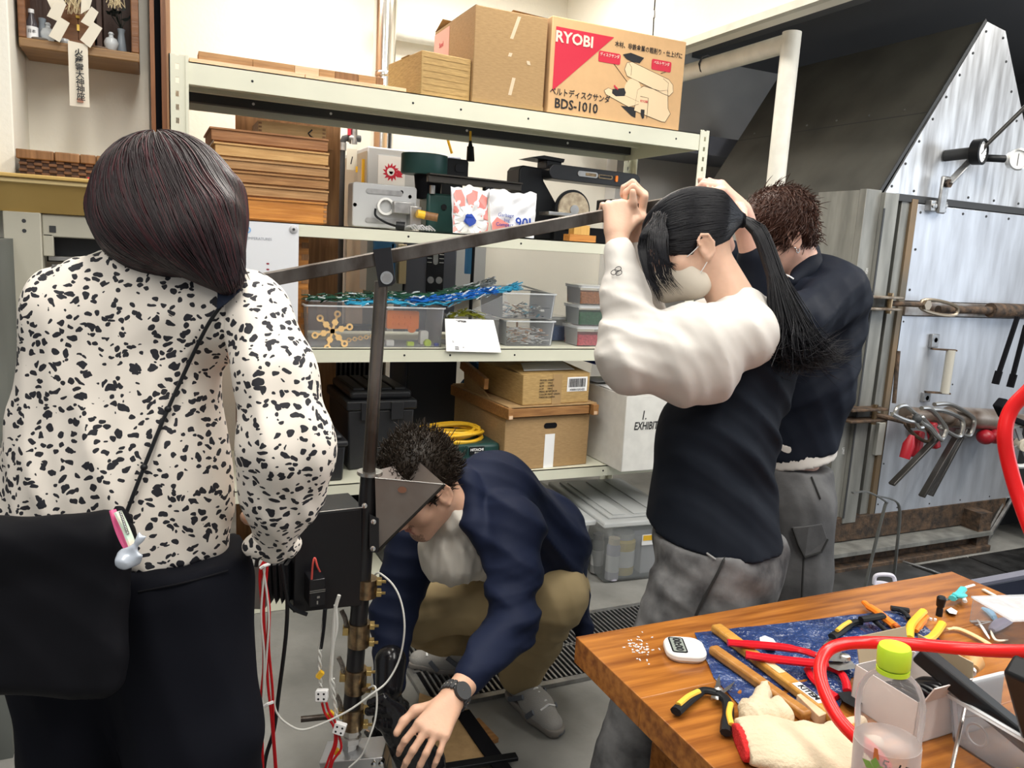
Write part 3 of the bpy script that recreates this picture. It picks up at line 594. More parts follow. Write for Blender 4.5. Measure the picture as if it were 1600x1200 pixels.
q = at(866, 248, y=3.25); build(G(axes((0, 3.25, q[2]), X, Z)).prism([(q[0]-.115, -.004), (q[0]+.05, -.012), (q[0]+.055, .004), (q[0]-.05, .010)], -.14, 0), 'top_guard', BP, t, bevel=.002)
build(G().box(q[0]-.03, q[0]+.045, 3.26, 3.36, q[2]-.06, q[2]), 'guard_bracket', BP, t, bevel=.004)
dc = at(896, 328, y=3.23); DISC = mat('grit_disc', (.50, .42, .30), .8, col2=(.30, .24, .17), vs=40)
build(G(axes(dc+V(0, .02, 0), X, Z)).lathe([(.0, 0), (.09, 0), (.09, .012), (0, .012)], 40), 'disc_guard', BP, t)
ds = build(G(axes(dc+V(0, .006, 0), X, Z)).lathe([(0, 0), (.078, 0), (.078, .010), (0, .010)], 40), 'grit_disc', DISC, t)
build(G(axes(dc, X, -Z)).lathe([(.022, -.012), (.022, .004), (.013, .006), (.013, .012), (0, .013)], 20), 'hub', M_['steel'], ds)
build(G().box(1.80, 2.14, 3.24, 3.42, Z2, 1.625), 'base', M_['blackm'], t, bevel=.004)
build(G().box(dc[0]-.16, dc[0]+.09, 3.16, 3.26, 1.665, 1.68), 'work_table', M_['zinc'], t, bevel=.002)
build(G().box(1.98, 2.16, 3.26, 3.40, 1.66, 1.765), 'rear_cover', BP, t, bevel=.005)
build(G().box(1.69, 1.80, 3.26, 3.4, Z2, 1.7), 'pedestal', BP, t, bevel=.004)
t = thing('timber_offcuts', 'two small orange timber offcuts under the sander disc', 'wood block', (1.76, 3.16, Z2))
build(G().box(1.70, 1.835, 3.13, 3.19, Z2, Z2+.03), 'offcut', WORG, t, bevel=.001); build(G().box(1.72, 1.80, 3.13, 3.18, Z2+.03, Z2+.072), 'offcut', wood('ochre_wood', (.75, .45, .13), (.6, .33, .08), 2, 8), t, bevel=.001)

# ---------------------------------------------------------------- third shelf: clear tubs
Z3 = 1.079
FROST = clear('frosted_plastic', (.62, .64, .68), .09, .22, 1.22); FROST2 = clear('clear_plastic', (.8, .82, .85), .05, .12)
def tub(name, label, f, w_, d_, h_, m=FROST, taper=.008, rimh=.006, lid=False, group=None, cat='storage tub', top=None):
    t = thing(name, label, cat, f[:3, 3], group); r = .012
    g = G(f)
    def ringpts(s, z): return [(x+w_/2, y+d_/2, z) for x, y in rr(w_-2*s, d_-2*s, r)]
    a = ringpts(taper, 0); b = ringpts(0, h_); c = ringpts(.002, h_); e_ = ringpts(taper+.002, .003); n = len(a)
    g.add(a+b+c+e_, [tuple(range(n-1, -1, -1)), tuple(range(3*n, 4*n))]+[(i, (i+1) % n, n+(i+1) % n, n+i) for i in range(n)]+[(n+i, n+(i+1) % n, 2*n+(i+1) % n, 2*n+i) for i in range(n)]+[(2*n+i, 2*n+(i+1) % n, 3*n+(i+1) % n, 3*n+i) for i in range(n)])
    build(g, 'tub_body', m, t)
    g = G(f); g.ring([(x+w_/2, y+d_/2) for x, y in rr(w_+.012, d_+.012, r+.006)], [(x+w_/2, y+d_/2) for x, y in rr(w_-.003, d_-.003, r)], h_-rimh, h_); build(g, 'rim', clear('plastic_rim', (.9, .93, .96), .5, .2), t)
    if lid:
        g = G(f); g.rprism(w_+.014, d_+.014, r+.006, h_, h_+.005, w_/2, d_/2); build(g, 'lid', clear('plastic_lid', (.85, .88, .9), .4, .15), t)
    return t
# long frosted tub
f1 = frame((.555, 3.13, Z3))
t = tub('long_frosted_tub', 'long frosted tub holding snowflake trinkets and orange block on the third shelf', f1, .575, .25, .168)
GOLDP = mat('tan_plastic', (.78, .52, .24), .45)
def solo(g, name, m, label, cat, loc, group=None, **k):
    o = build(g, name, m, None, loc, **k); return tag(o, label, cat, group)
c = at(519, 517, y=3.14); _A = axes(c, X, Z); _A[:3, :3] *= 1.5; g = G(_A)
for k in range(6):
    a = k*math.pi/3+.25; d = (math.cos(a), math.sin(a)); g.rprism(.012, .012, .003, 0, .005)
    g.bar((0, 0, .002), (d[0]*.04, d[1]*.04, .002), .006, .005, (0, 0, 1)); g.lathe([(.009, 0), (.009, .005), (0, .005)], 6, (d[0]*.024, d[1]*.024, 0)); g.ring(circ(.0095, 10, d[0]*.047, d[1]*.047), circ(.0045, 10, d[0]*.047, d[1]*.047), 0, .005)
solo(g, 'snowflake_trinket', GOLDP, 'tan plastic snowflake trinket pressed against the front of the frosted tub', 'ornament', c)
for k in range(5):
    c = at(545+k*9, 531-k*1.5, y=3.16+.01*k); g = G(axes(c, X, Z)); g.ring(circ(.010, 12), circ(.005, 12), 0, .005); g.bar((-.02, -.005, .002), (-.01, -.002, .002), .005, .004)
    solo(g, 'ring_trinket', GOLDP, 'small tan plastic ring link in the frosted tub, '+('nearest', 'second', 'third', 'fourth', 'farthest')[k]+' from the snowflake', 'ornament', c, 'ring links in the frosted tub')
c = at(630, 500, y=3.165); _A = axes(c, X, Z); _A[:3, :3] *= 1.25; g = G(_A); g.rprism(.11, .06, .006, -.03, 0); g.rprism(.028, .028, .012, 0, .004, .03, -.028)
for a in range(4): g.lathe([(.006, 0), (.006, .003), (0, .003)], 8, (-.03+.02*a, .01, 0)); g.lathe([(.006, 0), (.006, .003), (0, .003)], 8, (-.03+.02*a, -.012, 0))
solo(g, 'orange_block', M_['orange'], 'orange studded plastic block inside the frosted tub behind the steel post', 'plastic block', c)
for i, (px, py, r, m, nm, lb, cat) in enumerate(((668, 536, .016, M_['lime'], 'lime_disc', 'round lime bottle cap at right inside the frosted tub', 'cap'), (642, 538, .014, M_['lime'], 'lime_block', 'lime green square piece near the bottom of the frosted tub', 'plastic piece'),
    (684, 540, .013, mat('cobalt', (.02, .05, .45), .4), 'blue_block', 'cobalt blue piece in the right corner of the frosted tub', 'plastic piece'), (663, 528, .02, M_['whitep'], 'white_bottle', 'white squat bottle behind the lime cap in the frosted tub', 'bottle'), (610, 536, .016, M_['whitep'], 'white_lump', 'white lump beside the steel post in the frosted tub', 'plastic piece'))):
    c = at(px, py, y=3.17 if i != 3 else 3.2)
    g = G(axes(c, X, Z)); 
    if 'disc' in nm: g.lathe([(r, -.01), (r, .004), (r*.9, .006), (0, .004)], 18)
    elif 'bottle' in nm: g.rprism(.035, .06, .008, -.03, 0)
    else: g.rprism(r*2, r*1.5, .004, -.02, 0)
    solo(g, nm, m, lb, cat, c)
# heap of green-blue mosaic nets: overlapping strips of small tiles
def netstrip(nm, lb, mm, pts, wd, seed, n=70):
    r = random.Random(seed); P = smooth_path(pts, 14); g = G(); c = P[len(P)//2]
    for i in range(n):
        u = r.random()*(len(P)-2); k = int(u); p = P[k]+(P[k+1]-P[k])*(u-k); d = unit(P[k+1]-P[k]); q = p+V(r.uniform(-.3, .3)*wd, r.uniform(-1, 1)*wd, r.uniform(-.012, .018))
        dr = unit(d+V(r.uniform(-.5, .5), r.uniform(-.7, .7), r.uniform(-.35, .35)))
        g.mi = 0 if r.random() < .8 else 1
        L_ = r.uniform(.008, .02); g.bar(q-dr*L_, q+dr*L_, r.uniform(.004, .011), r.uniform(.002, .004))
    g.mi = 0
    for k in range(8):
        off = V(0, (k-3.5)/4*wd, 0); g.tube([p+off+V(0, 0, .004*math.sin(i*.9+k)) for i, p in enumerate(P)], .003, 5)
    return tag(build(g, nm, [mm, mat('glint_white', (.75, .82, .85), .3)], None, c), lb, 'cord net', 'plastic cord nets heaped on the frosted tub', 'stuff')
BL = mat('cord_blue', (.01, .13, .50), .3); CY = mat('cord_cyan', (.04, .34, .55), .3); DG = mat('cord_green', (.02, .085, .05), .35); OL = mat('cord_olive', (.32, .33, .03), .35); GY = mat('cord_grey', (.20, .22, .22), .35)
netstrip('dark_green_net', 'dark green plastic cord net heaped along the frosted tub rim', DG, [at(478, 466, y=3.2), at(540, 465, y=3.2), at(600, 462, y=3.2), at(680, 460, y=3.2), at(745, 448, y=3.25)], .04, 1, 240)
netstrip('cyan_net', 'cyan plastic cord net lying in front along the tub rim', CY, [at(540, 474, y=3.16), at(600, 472, y=3.16), at(650, 474, y=3.15), at(700, 471, y=3.15), at(790, 452, y=3.2), at(808, 448, y=3.2)], .03, 2, 200)
netstrip('blue_net', 'bright blue plastic cord bundle at the right of the heap', BL, [at(640, 470, y=3.15), at(700, 466, y=3.15), at(745, 458, y=3.17), at(775, 455, y=3.18)], .035, 3, 200)
netstrip('grey_net', 'grey plastic cord bundle sticking up at the right of the heap', GY, [at(700, 459, y=3.25), at(745, 449, y=3.25), at(772, 438, y=3.25)], .03, 4, 90)
netstrip('olive_net', 'olive plastic cord bundle lying behind the white card', OL, [at(700, 496, y=3.24), at(725, 490, y=3.24), at(755, 494, y=3.24)], .02, 5, 80)
t = thing('low_clear_tub', 'low clear tub behind the white card on the third shelf', 'storage tub', (1.2, 3.2, Z3))
build(G(frame((1.17, 3.22, Z3))).box(0, .25, 0, .2, 0, .12), 'tub_body', FROST2, t)
# white card on the shelf edge
a, b, c2, d2 = at(695, 498, y=3.12), at(771, 500, y=3.14), at(783, 551, y=3.085), at(697, 549, y=3.085)
t = thing('information_card', 'white printed card with small text leaning at the edge of the third shelf', 'card', d2)
nrm = unit(np.cross(b-a, d2-a)); build(G().add([a, b, c2, d2, a-nrm*.002, b-nrm*.002, c2-nrm*.002, d2-nrm*.002], [(0, 3, 2, 1), (4, 5, 6, 7), (0, 1, 5, 4), (1, 2, 6, 5), (2, 3, 7, 6), (3, 0, 4, 7)]), 'card_sheet', M_['white'], t, smooth=0)
if nrm[1] > 0: nrm = -nrm
def oncard(u, v): return a*(1-u)*(1-v)+b*u*(1-v)+c2*u*v+d2*(1-u)*v+nrm*.0025
cu_, cv_ = unit(c2-d2), unit(a-d2)
text('WORKS CAPTION', .011, oncard(.22, .07), cu_, cv_, M_['ink'], t, bold=.0004)
g = G()
r = random.Random(2)
for bx, n in ((.08, 4), (.52, 5)):
    for k in range(n):
        L_ = r.uniform(.2, .32); p = oncard(bx, .33+.045*k); q = oncard(bx+L_, .33+.045*k); g.bar(p, q, .0018, .0006, nrm)
for bx, by in ((.12, .62), (.60, .63), (.73, .63), (.16, .85), (.30, .78)):
    for k in range(4): g.bar(oncard(bx, by+.03*k), oncard(bx+.06+.02*r.random(), by+.03*k), .0026, .0006, nrm)
build(g, 'small_print', mat('print_grey', (.2, .2, .22), .6), t, smooth=0)
# two stacked clear tubs with pieces
fA = frame((1.44, 3.18, Z3)); tub('lower_clear_tub', 'lower clear tub full of silver snippets on the third shelf', fA, .245, .26, .115, FROST2)
fB = frame((1.41, 3.17, Z3+.124)); tub('upper_clear_tub', 'upper clear tub with a tilted lid, stacked on the silver snippets tub', fB, .265, .28, .115, FROST2)
t = thing('loose_tub_lid', 'clear tub lid propped up behind the stacked clear tubs', 'lid', at(800, 450, y=3.3))
A_ = [at(700, 480, y=3.16), at(768, 447, y=3.35), at(818, 447, y=3.5), at(862, 460, y=3.42)]
build(G().tube(A_, .004, 6), 'lid_edge', clear('lid_edge', (.7, .72, .72), .7, .2), t)
g = G(); q4 = [at(738, 484, y=3.15), at(790, 460, y=3.17), at(800, 492, y=3.16), at(768, 503, y=3.15)]; g.add(q4+[p+V(0, .003, 0) for p in q4], [(0, 1, 2, 3), (7, 6, 5, 4), (0, 4, 5, 1), (1, 5, 6, 2), (2, 6, 7, 3), (3, 7, 4, 0)]); build(g, 'lid_flap', FROST, t, smooth=0)
def snips(f, w_, d_, h_, n, ms, lb, nm, seed, grp=None):
    r = random.Random(seed); g = G(f)
    for i in range(n):
        p = V(r.uniform(.02, w_-.02), r.uniform(.01, d_-.02), r.uniform(.006, h_)); d = unit(V(r.uniform(-1, 1), r.uniform(-1, 1), r.uniform(-.25, .25))); L_ = r.uniform(.006, .02); g.mi = r.randrange(len(ms)); g.bar(p-d*L_, p+d*L_, r.uniform(.006, .018), .002)
    return tag(build(g, nm, ms, None, f[:3, 3]), lb, 'plastic scraps', grp, 'stuff')
SIL = mat('silver_film', (.85, .86, .88), .3, .3)
snips(fA, .245, .26, .075, 240, [SIL, M_['whitep'], SIL, mat('tan_film', (.62, .35, .2), .5)], 'silver film snippets filling the lower clear tub', 'silver_snippets', 5)
snips(fB, .265, .28, .055, 110, [mat('dark_film', (.06, .08, .10), .4), mat('teal_film', (.05, .25, .35), .4), M_['whitep'], WBRN], 'teal and dark snippets in the upper clear tub', 'dark_snippets', 6)
# coloured granule boxes at right
def granule_box(x0, w_, z, h_, col, nm, lb, y0=3.17, d_=.15, fill=.7):
    f = frame((x0, y0, z)); t = tub(nm, lb, f, w_, d_, h_, FROST2, .006, .008, True, cat='container', group='small lidded containers of coloured granules')
    build(G(f).box(.008, w_-.008, .008, d_-.008, .004, h_*fill), 'granules', mat(nm+'_fill', col, .6, bump=.8, bs=200, var=.3, vs=120), t, bevel=.003)
granule_box(1.80, .24, Z3, .090, (.80, .13, .17), 'red_granule_container', 'container of red-pink granules at the bottom of the small stack', fill=.6)
text('Po', .04, (1.935, 3.165, Z3+.035), X, Z, M_['ink'], bpy.data.objects['red_granule_container'], shear=.3)
granule_box(1.80, .21, Z3+.097, .090, (.04, .20, .08), 'green_granule_container', 'container of dark green granules, middle of the small stack')
granule_box(1.80, .19, Z3+.194, .085, (.60, .24, .08), 'orange_granule_container', 'container of orange-brown granules, top of the small stack')
granule_box(1.72, .13, Z3, .115, (.03, .10, .28), 'blue_granule_container', 'container of blue granules standing left behind the red one', 3.36, .18, .62)
# ---------------------------------------------------------------- fourth shelf
Z4 = .519
BKT = mat('toolbox_black', (.018, .019, .022), .42, bump=.1, bs=300)
def toolbox(x0, x1, y0, d_, h_, lb, rz=0):
    t = thing('black_toolbox', lb, 'toolbox', (x0, y0, Z4), 'black plastic toolboxes'); f = frame((x0, y0, Z4), rz); w_ = x1-x0
    build(G(f).box(.01, w_-.01, .01, d_-.01, 0, h_*.74, .008), 'box_body', BKT, t, bevel=.008)
    ld = build(G(f).box(0, w_, 0, d_, h_*.74, h_*.86), 'lid', BKT, t, bevel=.008)
    build(G(f).box(.02, w_-.02, .02, d_-.02, h_*.86, h_*.97), 'lid_top', BKT, t, bevel=.014)
    g = G(f)
    for k in range(4): a = .035+k*(w_-.07)/4; g.box(a, a+(w_-.07)/4-.012, .035, d_-.05, h_*.965, h_)
    build(g, 'ribs', BKT, ld, bevel=.004)
    build(G(f).box(w_*.62, w_*.8, -.006, .004, h_*.62, h_*.84), 'latch', BKT, t, bevel=.003); build(G(f).box(w_*.2, w_*.38, -.006, .004, h_*.62, h_*.84), 'latch', BKT, t, bevel=.003)
    return t
toolbox(.755, 1.07, 3.27, .42, .36, 'large black plastic toolbox with ribbed lid behind the steel post')
toolbox(.50, .735, 3.13, .40, .20, 'smaller black plastic toolbox left of the large one, beside the blouse sleeve')
t = thing('green_tool_case', 'dark green tool case with white maker label under the yellow hose', 'tool case', (1.2, 3.14, Z4))
build(G().box(1.02, 1.425, 3.14, 3.44, Z4, Z4+.125), 'case_body', GRN, t, bevel=.015); build(G().box(1.015, 1.43, 3.135, 3.445, Z4+.06, Z4+.068), 'case_seam', GRN, t)
g = G()
for k in range(9): g.box(1.19+k*.009, 1.194+k*.009, 3.136, 3.142, Z4+.08, Z4+.12)
build(g, 'ribs', GRN, t)
build(G().box(1.275, 1.345, 3.1365, 3.14, Z4+.078, Z4+.115), 'label', M_['black'], t); text('HITACHI', .016, (1.31, 3.1355, Z4+.102), X, Z, M_['white'], t, bold=.0005); text('FD6HG', .010, (1.315, 3.1355, Z4+.088), X, Z, M_['white'], t)
g = G(); P = []
cxy = V(1.22, 3.27, Z4+.135)
for k in range(8*20):
    a = k/20*2*math.pi; n_ = k//20; rr_ = .15+.012*math.sin(n_*2.3)-.011*(n_ % 4); P.append(cxy+V(rr_*math.cos(a)*1.08, rr_*math.sin(a)*.72, .012*(n_//2)+.006*math.sin(a*2+n_)))
build_ = build(G().tube(P, .0075, 8), 'yellow_hose', M_['yellow'], None, cxy); tag(build_, 'coiled bright yellow hose lying on the dark green tool case', 'hose')
# cartons, lower
t, f = carton('lower_carton', 'large brown carton with hand hole and white tape, lowest of the carton pile', 1.43, 1.88, Z4, .245, 3.11, .55, M_['card'], rad(4))
fbox(f, .21, .262, -.0, .16, M_['white'], 'white_tape', t); g = G(axes(face(f, .235, .20, -.001)[0], f[:3, 0], f[:3, 2])); g.rprism(.07, .026, .0129, 0, .001); build(g, 'hand_hole', M_['blackm'], t)
t = thing('flat_wooden_crate', 'shallow dark wooden frame lying on the large brown carton', 'crate', (1.43, 3.08, Z4+.246))
f = frame((1.40, 3.085, Z4+.246), rad(4)); OAK = wood('frame_wood', (.40, .20, .07), (.26, .12, .04), 0, 10, .4)
build(G(f).box(.04, .46, .0, .02, .006, .045), 'cross_rail', OAK, t, bevel=.002); build(G(f).box(.04, .46, .56, .58, .006, .045), 'cross_rail', OAK, t, bevel=.002)
build(G(f).box(.02, .045, -.02, .6, .0, .05), 'side_rail', OAK, t, bevel=.002); build(G(f).box(.47, .50, -.02, .6, .0, .05), 'side_rail', OAK, t, bevel=.002)
for xx in (.0205, .4705): build(G(f).box(xx+.003, xx+.022, -.0215, -.02, .004, .02), 'end_block', WPALE, t)
build(G(f).box(.045, .47, .02, .56, .03, .045), 'slats', OAK, t)
build(G(f).box(.03, .50, -.0, .6, .050, .056), 'cardboard_sheet', M_['card'], t)
t, f = carton('taped_carton', 'brown shipping carton with barcode sticker on top of the carton pile', 1.50, 1.86, Z4+.303, .138, 3.10, .44, M_['cardg'], rad(5))
g = G(f); g.add([(0, 0, .138), (.36, 0, .138), (.34, .22, .165), (.01, .2, .15)], [(0, 1, 2, 3), (3, 2, 1, 0)]); build(g, 'flap', M_['cardg'], t, smooth=0)
g = G(f); g.add([(.03, .05, .148), (.3, .04, .15), (.32, .2, .170), (.1, .2, .160)], [(0, 1, 2, 3), (3, 2, 1, 0)]); build(g, 'paper_sheet', M_['white'], t, smooth=0)
fbox(f, .155, .205, 0, .138, M_['tape'], 'tape', t)
fbox(f, .235, .345, .055, .122, M_['white'], 'sticker', t, -.002)
g = G(f); r = random.Random(4); xx = .243
while xx < .335:
    w_ = r.choice((.0012, .0024, .0036)); g.box(xx, xx+w_, -.003, -.002, .075, .115); xx += w_+r.choice((.0012, .0024))
build(g, 'barcode', M_['ink'], t); text('X000UGKH2S', .014, *face(f, .29, .063, -.003), M_['ink'], t)
for k, s_ in enumerate(('MODEL: K200T', 'QTY      1PCS', 'N.W.     13.8KG', 'G.W.     15KG', 'MEAS: 46*38*29CM', 'COLOR: MINT GREEN', 'MADE IN CHINA')):
    text(s_, .0115, *face(f, .085, .112-k*.013, -.0022), M_['ink'], t, align='LEFT', shear=.1)
t = thing('white_carton', 'white carton with handwritten black marker lettering at the right of the fourth shelf', 'box', (1.98, 3.1, .44))
f = frame((1.965, 2.97, Z4+.001), rad(0)); WC = mat('white_card', (.72, .71, .67), .7, var=.06, vs=20)
build(G(f).box(0, .37, .0, .52, 0, .36), 'carton_body', WC, t, bevel=.004)
g = G(f); g.add([(0, 0, .361), (.37, 0, .361), (.37, .26, .368), (0, .26, .366)], [(0, 1, 2, 3), (3, 2, 1, 0)]); g.add([(0, .52, .361), (.37, .52, .361), (.33, .27, .385), (0, .27, .375)], [(0, 1, 2, 3), (3, 2, 1, 0)]); build(g, 'flap', WC, t, smooth=0)
for s_, x_, z_, q in (('1.', .085, .265, .06), ('EXHIBITION', .145, .215, .052), ('WORKS', .175, .16, .055)): text(s_, q, *face(f, x_ if s_[0] != 'E' else .05, z_, -.001), M_['ink'], t, shear=.15, bold=.0008, align='LEFT', sx=.7)
t = thing('blue_clipboard', 'blue folder lying on the shelf above the white carton', 'folder', (1.95, 3.2, .99)); build(G().box(1.88, 2.1, 3.12, 3.4, 1.0, 1.006).box(1.88, 2.1, 3.12, 3.4, 1.01, 1.014), 'covers', mat('folder_blue', (.03, .06, .3), .4), t)
# dark things behind the fourth shelf
t = thing('dark_cabinet', 'dark slate cabinet standing behind the shelf above the green case', 'cabinet', (1.3, 3.85, 0)); build(G().box(1.19, 1.47, 3.85, 4.15, 0, .98), 'cabinet_body', mat('slate', (.020, .025, .04), .5), t, bevel=.006); build(G().box(1.2, 1.46, 3.845, 3.85, .05, .95), 'door', mat('slate', (.022, .027, .042), .45), t)
t = thing('heater_grille', 'dark ribbed radiator grille behind the shelf at left', 'radiator', (.75, 3.95, 0))
build(G().box(.50, 1.1, 3.95, 4.05, .0, 1.08), 'back_panel', M_['blackm'], t)
for k in range(24): build(G().box(.51+k*.024, .52+k*.024, 3.93, 3.95, .3, 1.06), 'fin', mat('fin_grey', (.06, .06, .06), .5) if k == 0 else bpy.data.materials['fin_grey'], t)
t = thing('blue_tarp', 'crumpled blue tarpaulin stuffed behind the cartons', 'tarp', (1.53, 3.8, .3))
g = G(); g.sheet(lambda u, v: (1.49+.12*u+.01*math.sin(v*19), 3.8+.03*math.sin(u*9+v*23), .45+.55*v), 10, 30); build(g, 'tarp', mat('tarp_blue', (.02, .07, .16), .4), t)
t = thing('leaning_brown_board', 'long brown board leaning diagonally behind the taped carton', 'board', (1.42, 3.5, .6))
build(G().bar(at(722, 568, y=3.6), at(760, 600, y=3.25), .02, .05), 'board', OAK, t)
build(G().add([at(725, 572, y=3.6), at(790, 655, y=3.12), at(785, 732, y=3.12), at(725, 700, y=3.6)]+[p+V(.008, 0, 0) for p in (at(725, 572, y=3.6), at(790, 655, y=3.12), at(785, 732, y=3.12), at(725, 700, y=3.6))], [(0, 3, 2, 1), (4, 5, 6, 7), (0, 1, 5, 4), (2, 3, 7, 6)]), 'side_board', M_['card'], t, smooth=0)

# ---------------------------------------------------------------- clear bins on the floor
def bin_(x0, y0, w_, d_, h_, rz, lb, z0=0.0):
    f = frame((x0, y0, z0), rz); t = thing('lidded_storage_bin', lb, 'storage bin', (x0, y0, z0), 'clear lidded storage bins on the floor')
    g = G(f); g.box(.0, w_, .0, d_, 0, h_, .03); me_ = build(g, 'bin_body', clear('bin_plastic', (.80, .84, .86), .20, .25), t, bevel=.02)
    lm = clear('bin_lid', (.62, .64, .64), .42, .2)
    ld = build(G(f).box(-.015, w_+.015, -.015, d_+.015, h_-.012, h_+.014), 'lid', lm, t, bevel=.008)
    build(G(f).box(.03, w_-.03, .03, d_-.03, h_+.014, h_+.024), 'lid_panel', lm, ld, bevel=.004)
    g = G(f)
    for k in range(3): g.box(.06+k*w_*.27, .06+k*w_*.27+w_*.17, .05, d_-.06, h_+.024, h_+.029)
    build(g, 'lid_ribs', lm, ld, bevel=.002)
    return t, f
t, f = bin_(1.86, 2.90, .40, .62, .30, rad(-4), 'clear lidded bin holding glue bottles and yellow pot, nearest the young woman')
build(G(f).box(.26, .42, -.022, .0, .245, .285), 'black_latch', M_['black'], t, bevel=.003)
g = G(f); g.box(.215, .38, -.004, .028, .205-.03, .205+.01); 
lbq = build(G(f).box(.20, .39, .004, .0075, .185, .235), 'yellow_white_label', M_['white'], t)
build(G(f).box(.205, .27, .002, .004, .208, .232), 'label_patch', M_['yellow'], lbq); build(G(f).box(.275, .388, .002, .004, .212, .233), 'label_patch', M_['black'], lbq)
text('804', .02, (f@np.array([.32, .001, .222, 1]))[:3], f[:3, 0], Z, M_['white'], lbq)
def bottle(nm, lb, x, y, r, h_, m, lidm, cat='bottle', z0=.01):
    o = (f@np.array([x, y, z0, 1]))[:3]; t2 = thing(nm, lb, cat, o); build(G(frame(o)).lathe([(r, 0), (r, h_*.8), (r*.8, h_*.86), (r*.8, h_*.88)], 20), 'bottle_body', m, t2); build(G(frame(o)).lathe([(r*.85, h_*.86), (r*.85, h_), (0, h_)], 20), 'bottle_cap', lidm, t2)
    build(G(frame(o)).lathe([(r*1.01, h_*.2), (r*1.01, h_*.6)], 20), 'bottle_label', M_['white'], t2)
bottle('glue_bottle', 'white glue bottle with cream cap in the front corner of the bin', .085, .06, .032, .20, mat('bottle_lavender', (.55, .53, .62), .4), mat('cream_cap', (.75, .65, .48), .5))
bottle('yellow_pot', 'large yellow pot with grey lid inside the clear bin', .17, .13, .062, .20, mat('pot_yellow', (.72, .55, .12), .5), mat('grey_cap', (.5, .5, .48), .4), 'pot')
bottle('grey_jar', 'small grey jar at left in the clear bin', .05, .15, .03, .19, mat('jar_grey', (.4, .4, .4), .4), mat('jar_lid', (.35, .35, .35), .4), 'jar')
o = (f@np.array([.30, .10, .02, 1]))[:3]; t2 = thing('paper_stack', 'stack of pale curled papers at the right inside the clear bin', 'papers', o)
g = G(f)
for k in range(14): g.sheet(lambda u, v, k=k: (.235+.13*u, .06+.011*k+.004*math.sin(u*5+k), .02+.16*v-.01*u*math.sin(k)), 5, 2)
build(g, 'sheets', mat('pale_paper', (.58, .58, .62), .6), t2)
t, f = bin_(1.44, 2.97, .38, .60, .30, rad(-3), 'clear lidded bin partly hidden behind the crouching man')
o = (f@np.array([.30, .12, .02, 1]))[:3]; t2 = thing('teal_spool', 'teal spool inside the left clear bin', 'spool', o); build(G(frame(o)).lathe([(.04, 0), (.04, .01), (.02, .012), (.02, .09), (.04, .092), (.04, .10), (0, .10)], 20), 'spool', mat('teal', (.05, .25, .22), .4), t2)
# ================================================================ furnace with hood
KX, KY0, KY1 = 3.20, 2.82, 4.20
ALU = mat('door_sheet', (.62, .66, .73), .36, .40, col2=(.40, .42, .46), vs=5, stretch=(3, 3, .5), bump=.06, bs=8, lo=.3, hi=.75)
HOODF = mat('hood_sheet', (.74, .76, .79), .34, .55, col2=(.38, .38, .39), vs=5, stretch=(4, 4, .5), bump=.05, bs=10)
HOOD = mat('hood_dark_paint', (.075, .072, .062), .5, var=.25, vs=4, bump=.03, bs=30)
GREYP = mat('furnace_grey_paint', (.30, .30, .285), .5, .2, var=.25, vs=5, stretch=(1, 1, .4))
GREYC = mat('column_grey', (.26, .26, .24), .5, .3, var=.3, vs=7, stretch=(2, 2, .4), bump=.1, bs=30)
RUST, ZN = M_['rust'], M_['zinc']
t = thing('furnace', 'large walk-in furnace with dark sloping hood, grey side and silver riveted front', 'furnace', (3.9, 3.2, 0))
build(G().box(KX, 5.4, KY0+.02, KY1, .25, 1.875), 'side_casing', GREYP, t, bevel=.004)
# hood: prism with four edges, built as sheets
apx0, apx1, zt = 3.76, 3.915, 2.745; xr = 4.45
g = G(); P = [(KX-.0, 1.875), (apx0, zt), (apx1, zt-.02), (xr, 1.875)]
g.add([(x, KY0-.012, z) for x, z in P]+[(x, KY1, z) for x, z in P], [(4, 5, 1, 0), (5, 6, 2, 1), (6, 7, 3, 2), (7, 6, 5, 4), (0, 3, 7, 4)]); build(g, 'hood_sides', HOOD, t, smooth=0)
g = G(); 
g.add([(KX+.03, KY0-.004, 1.878), (apx0+.008, KY0-.004, zt-.005), (apx1-.005, KY0-.004, zt-.025), (xr-.02, KY0-.004, 1.878)]+[(KX+.03, KY0-.016, 1.878), (apx0+.008, KY0-.016, zt-.005), (apx1-.005, KY0-.016, zt-.025), (xr-.02, KY0-.016, 1.878)], [(4, 7, 6, 5), (0, 1, 2, 3), (0, 4, 5, 1), (1, 5, 6, 2), (2, 6, 7, 3), (3, 7, 4, 0)])
build(g, 'hood_front', HOODF, t, smooth=0)
build(G().bar((KX-.005, KY0-.012, 1.875), (apx0, KY0-.012, zt+.003), .016, .008, (0, 1, 0)), 'edge_trim', M_['steelcol'], t)
def screws(pts, par, r=.007, nm='rivet', m=None):
    base = None
    for p in pts:
        if base is None:
            base = build(G(axes((0, 0, 0), X, Z)).lathe([(r, 0), (r*.8, r*.5), (0, r*.7)], 8), nm, m or M_['steelcol'], None, (0, 0, 0)); base.parent = par; o = base
        else: o = base.copy(); COL.objects.link(o)
        o.location = tuple(V(*p)-wloc(par))
L0, L1 = V(KX+.065, KY0-.016, 1.91), V(apx0+.01, KY0-.016, zt-.05)
rv = [L0+(L1-L0)*k/7 for k in range(8)]+[V(KX+.22+k*.2, KY0-.016, 1.90) for k in range(6)]+[V(3.90, KY0-.016, zt-.06)]+[V(3.95+.075*k, KY0-.016, 2.58-.135*k) for k in range(5)]
screws(rv, t)
screws([V(3.08+.13*k, KY1*0+0, 0) for k in range(0)], t)
nrm_ = unit(V(-(zt-1.875), 0, apx0-KX)); 
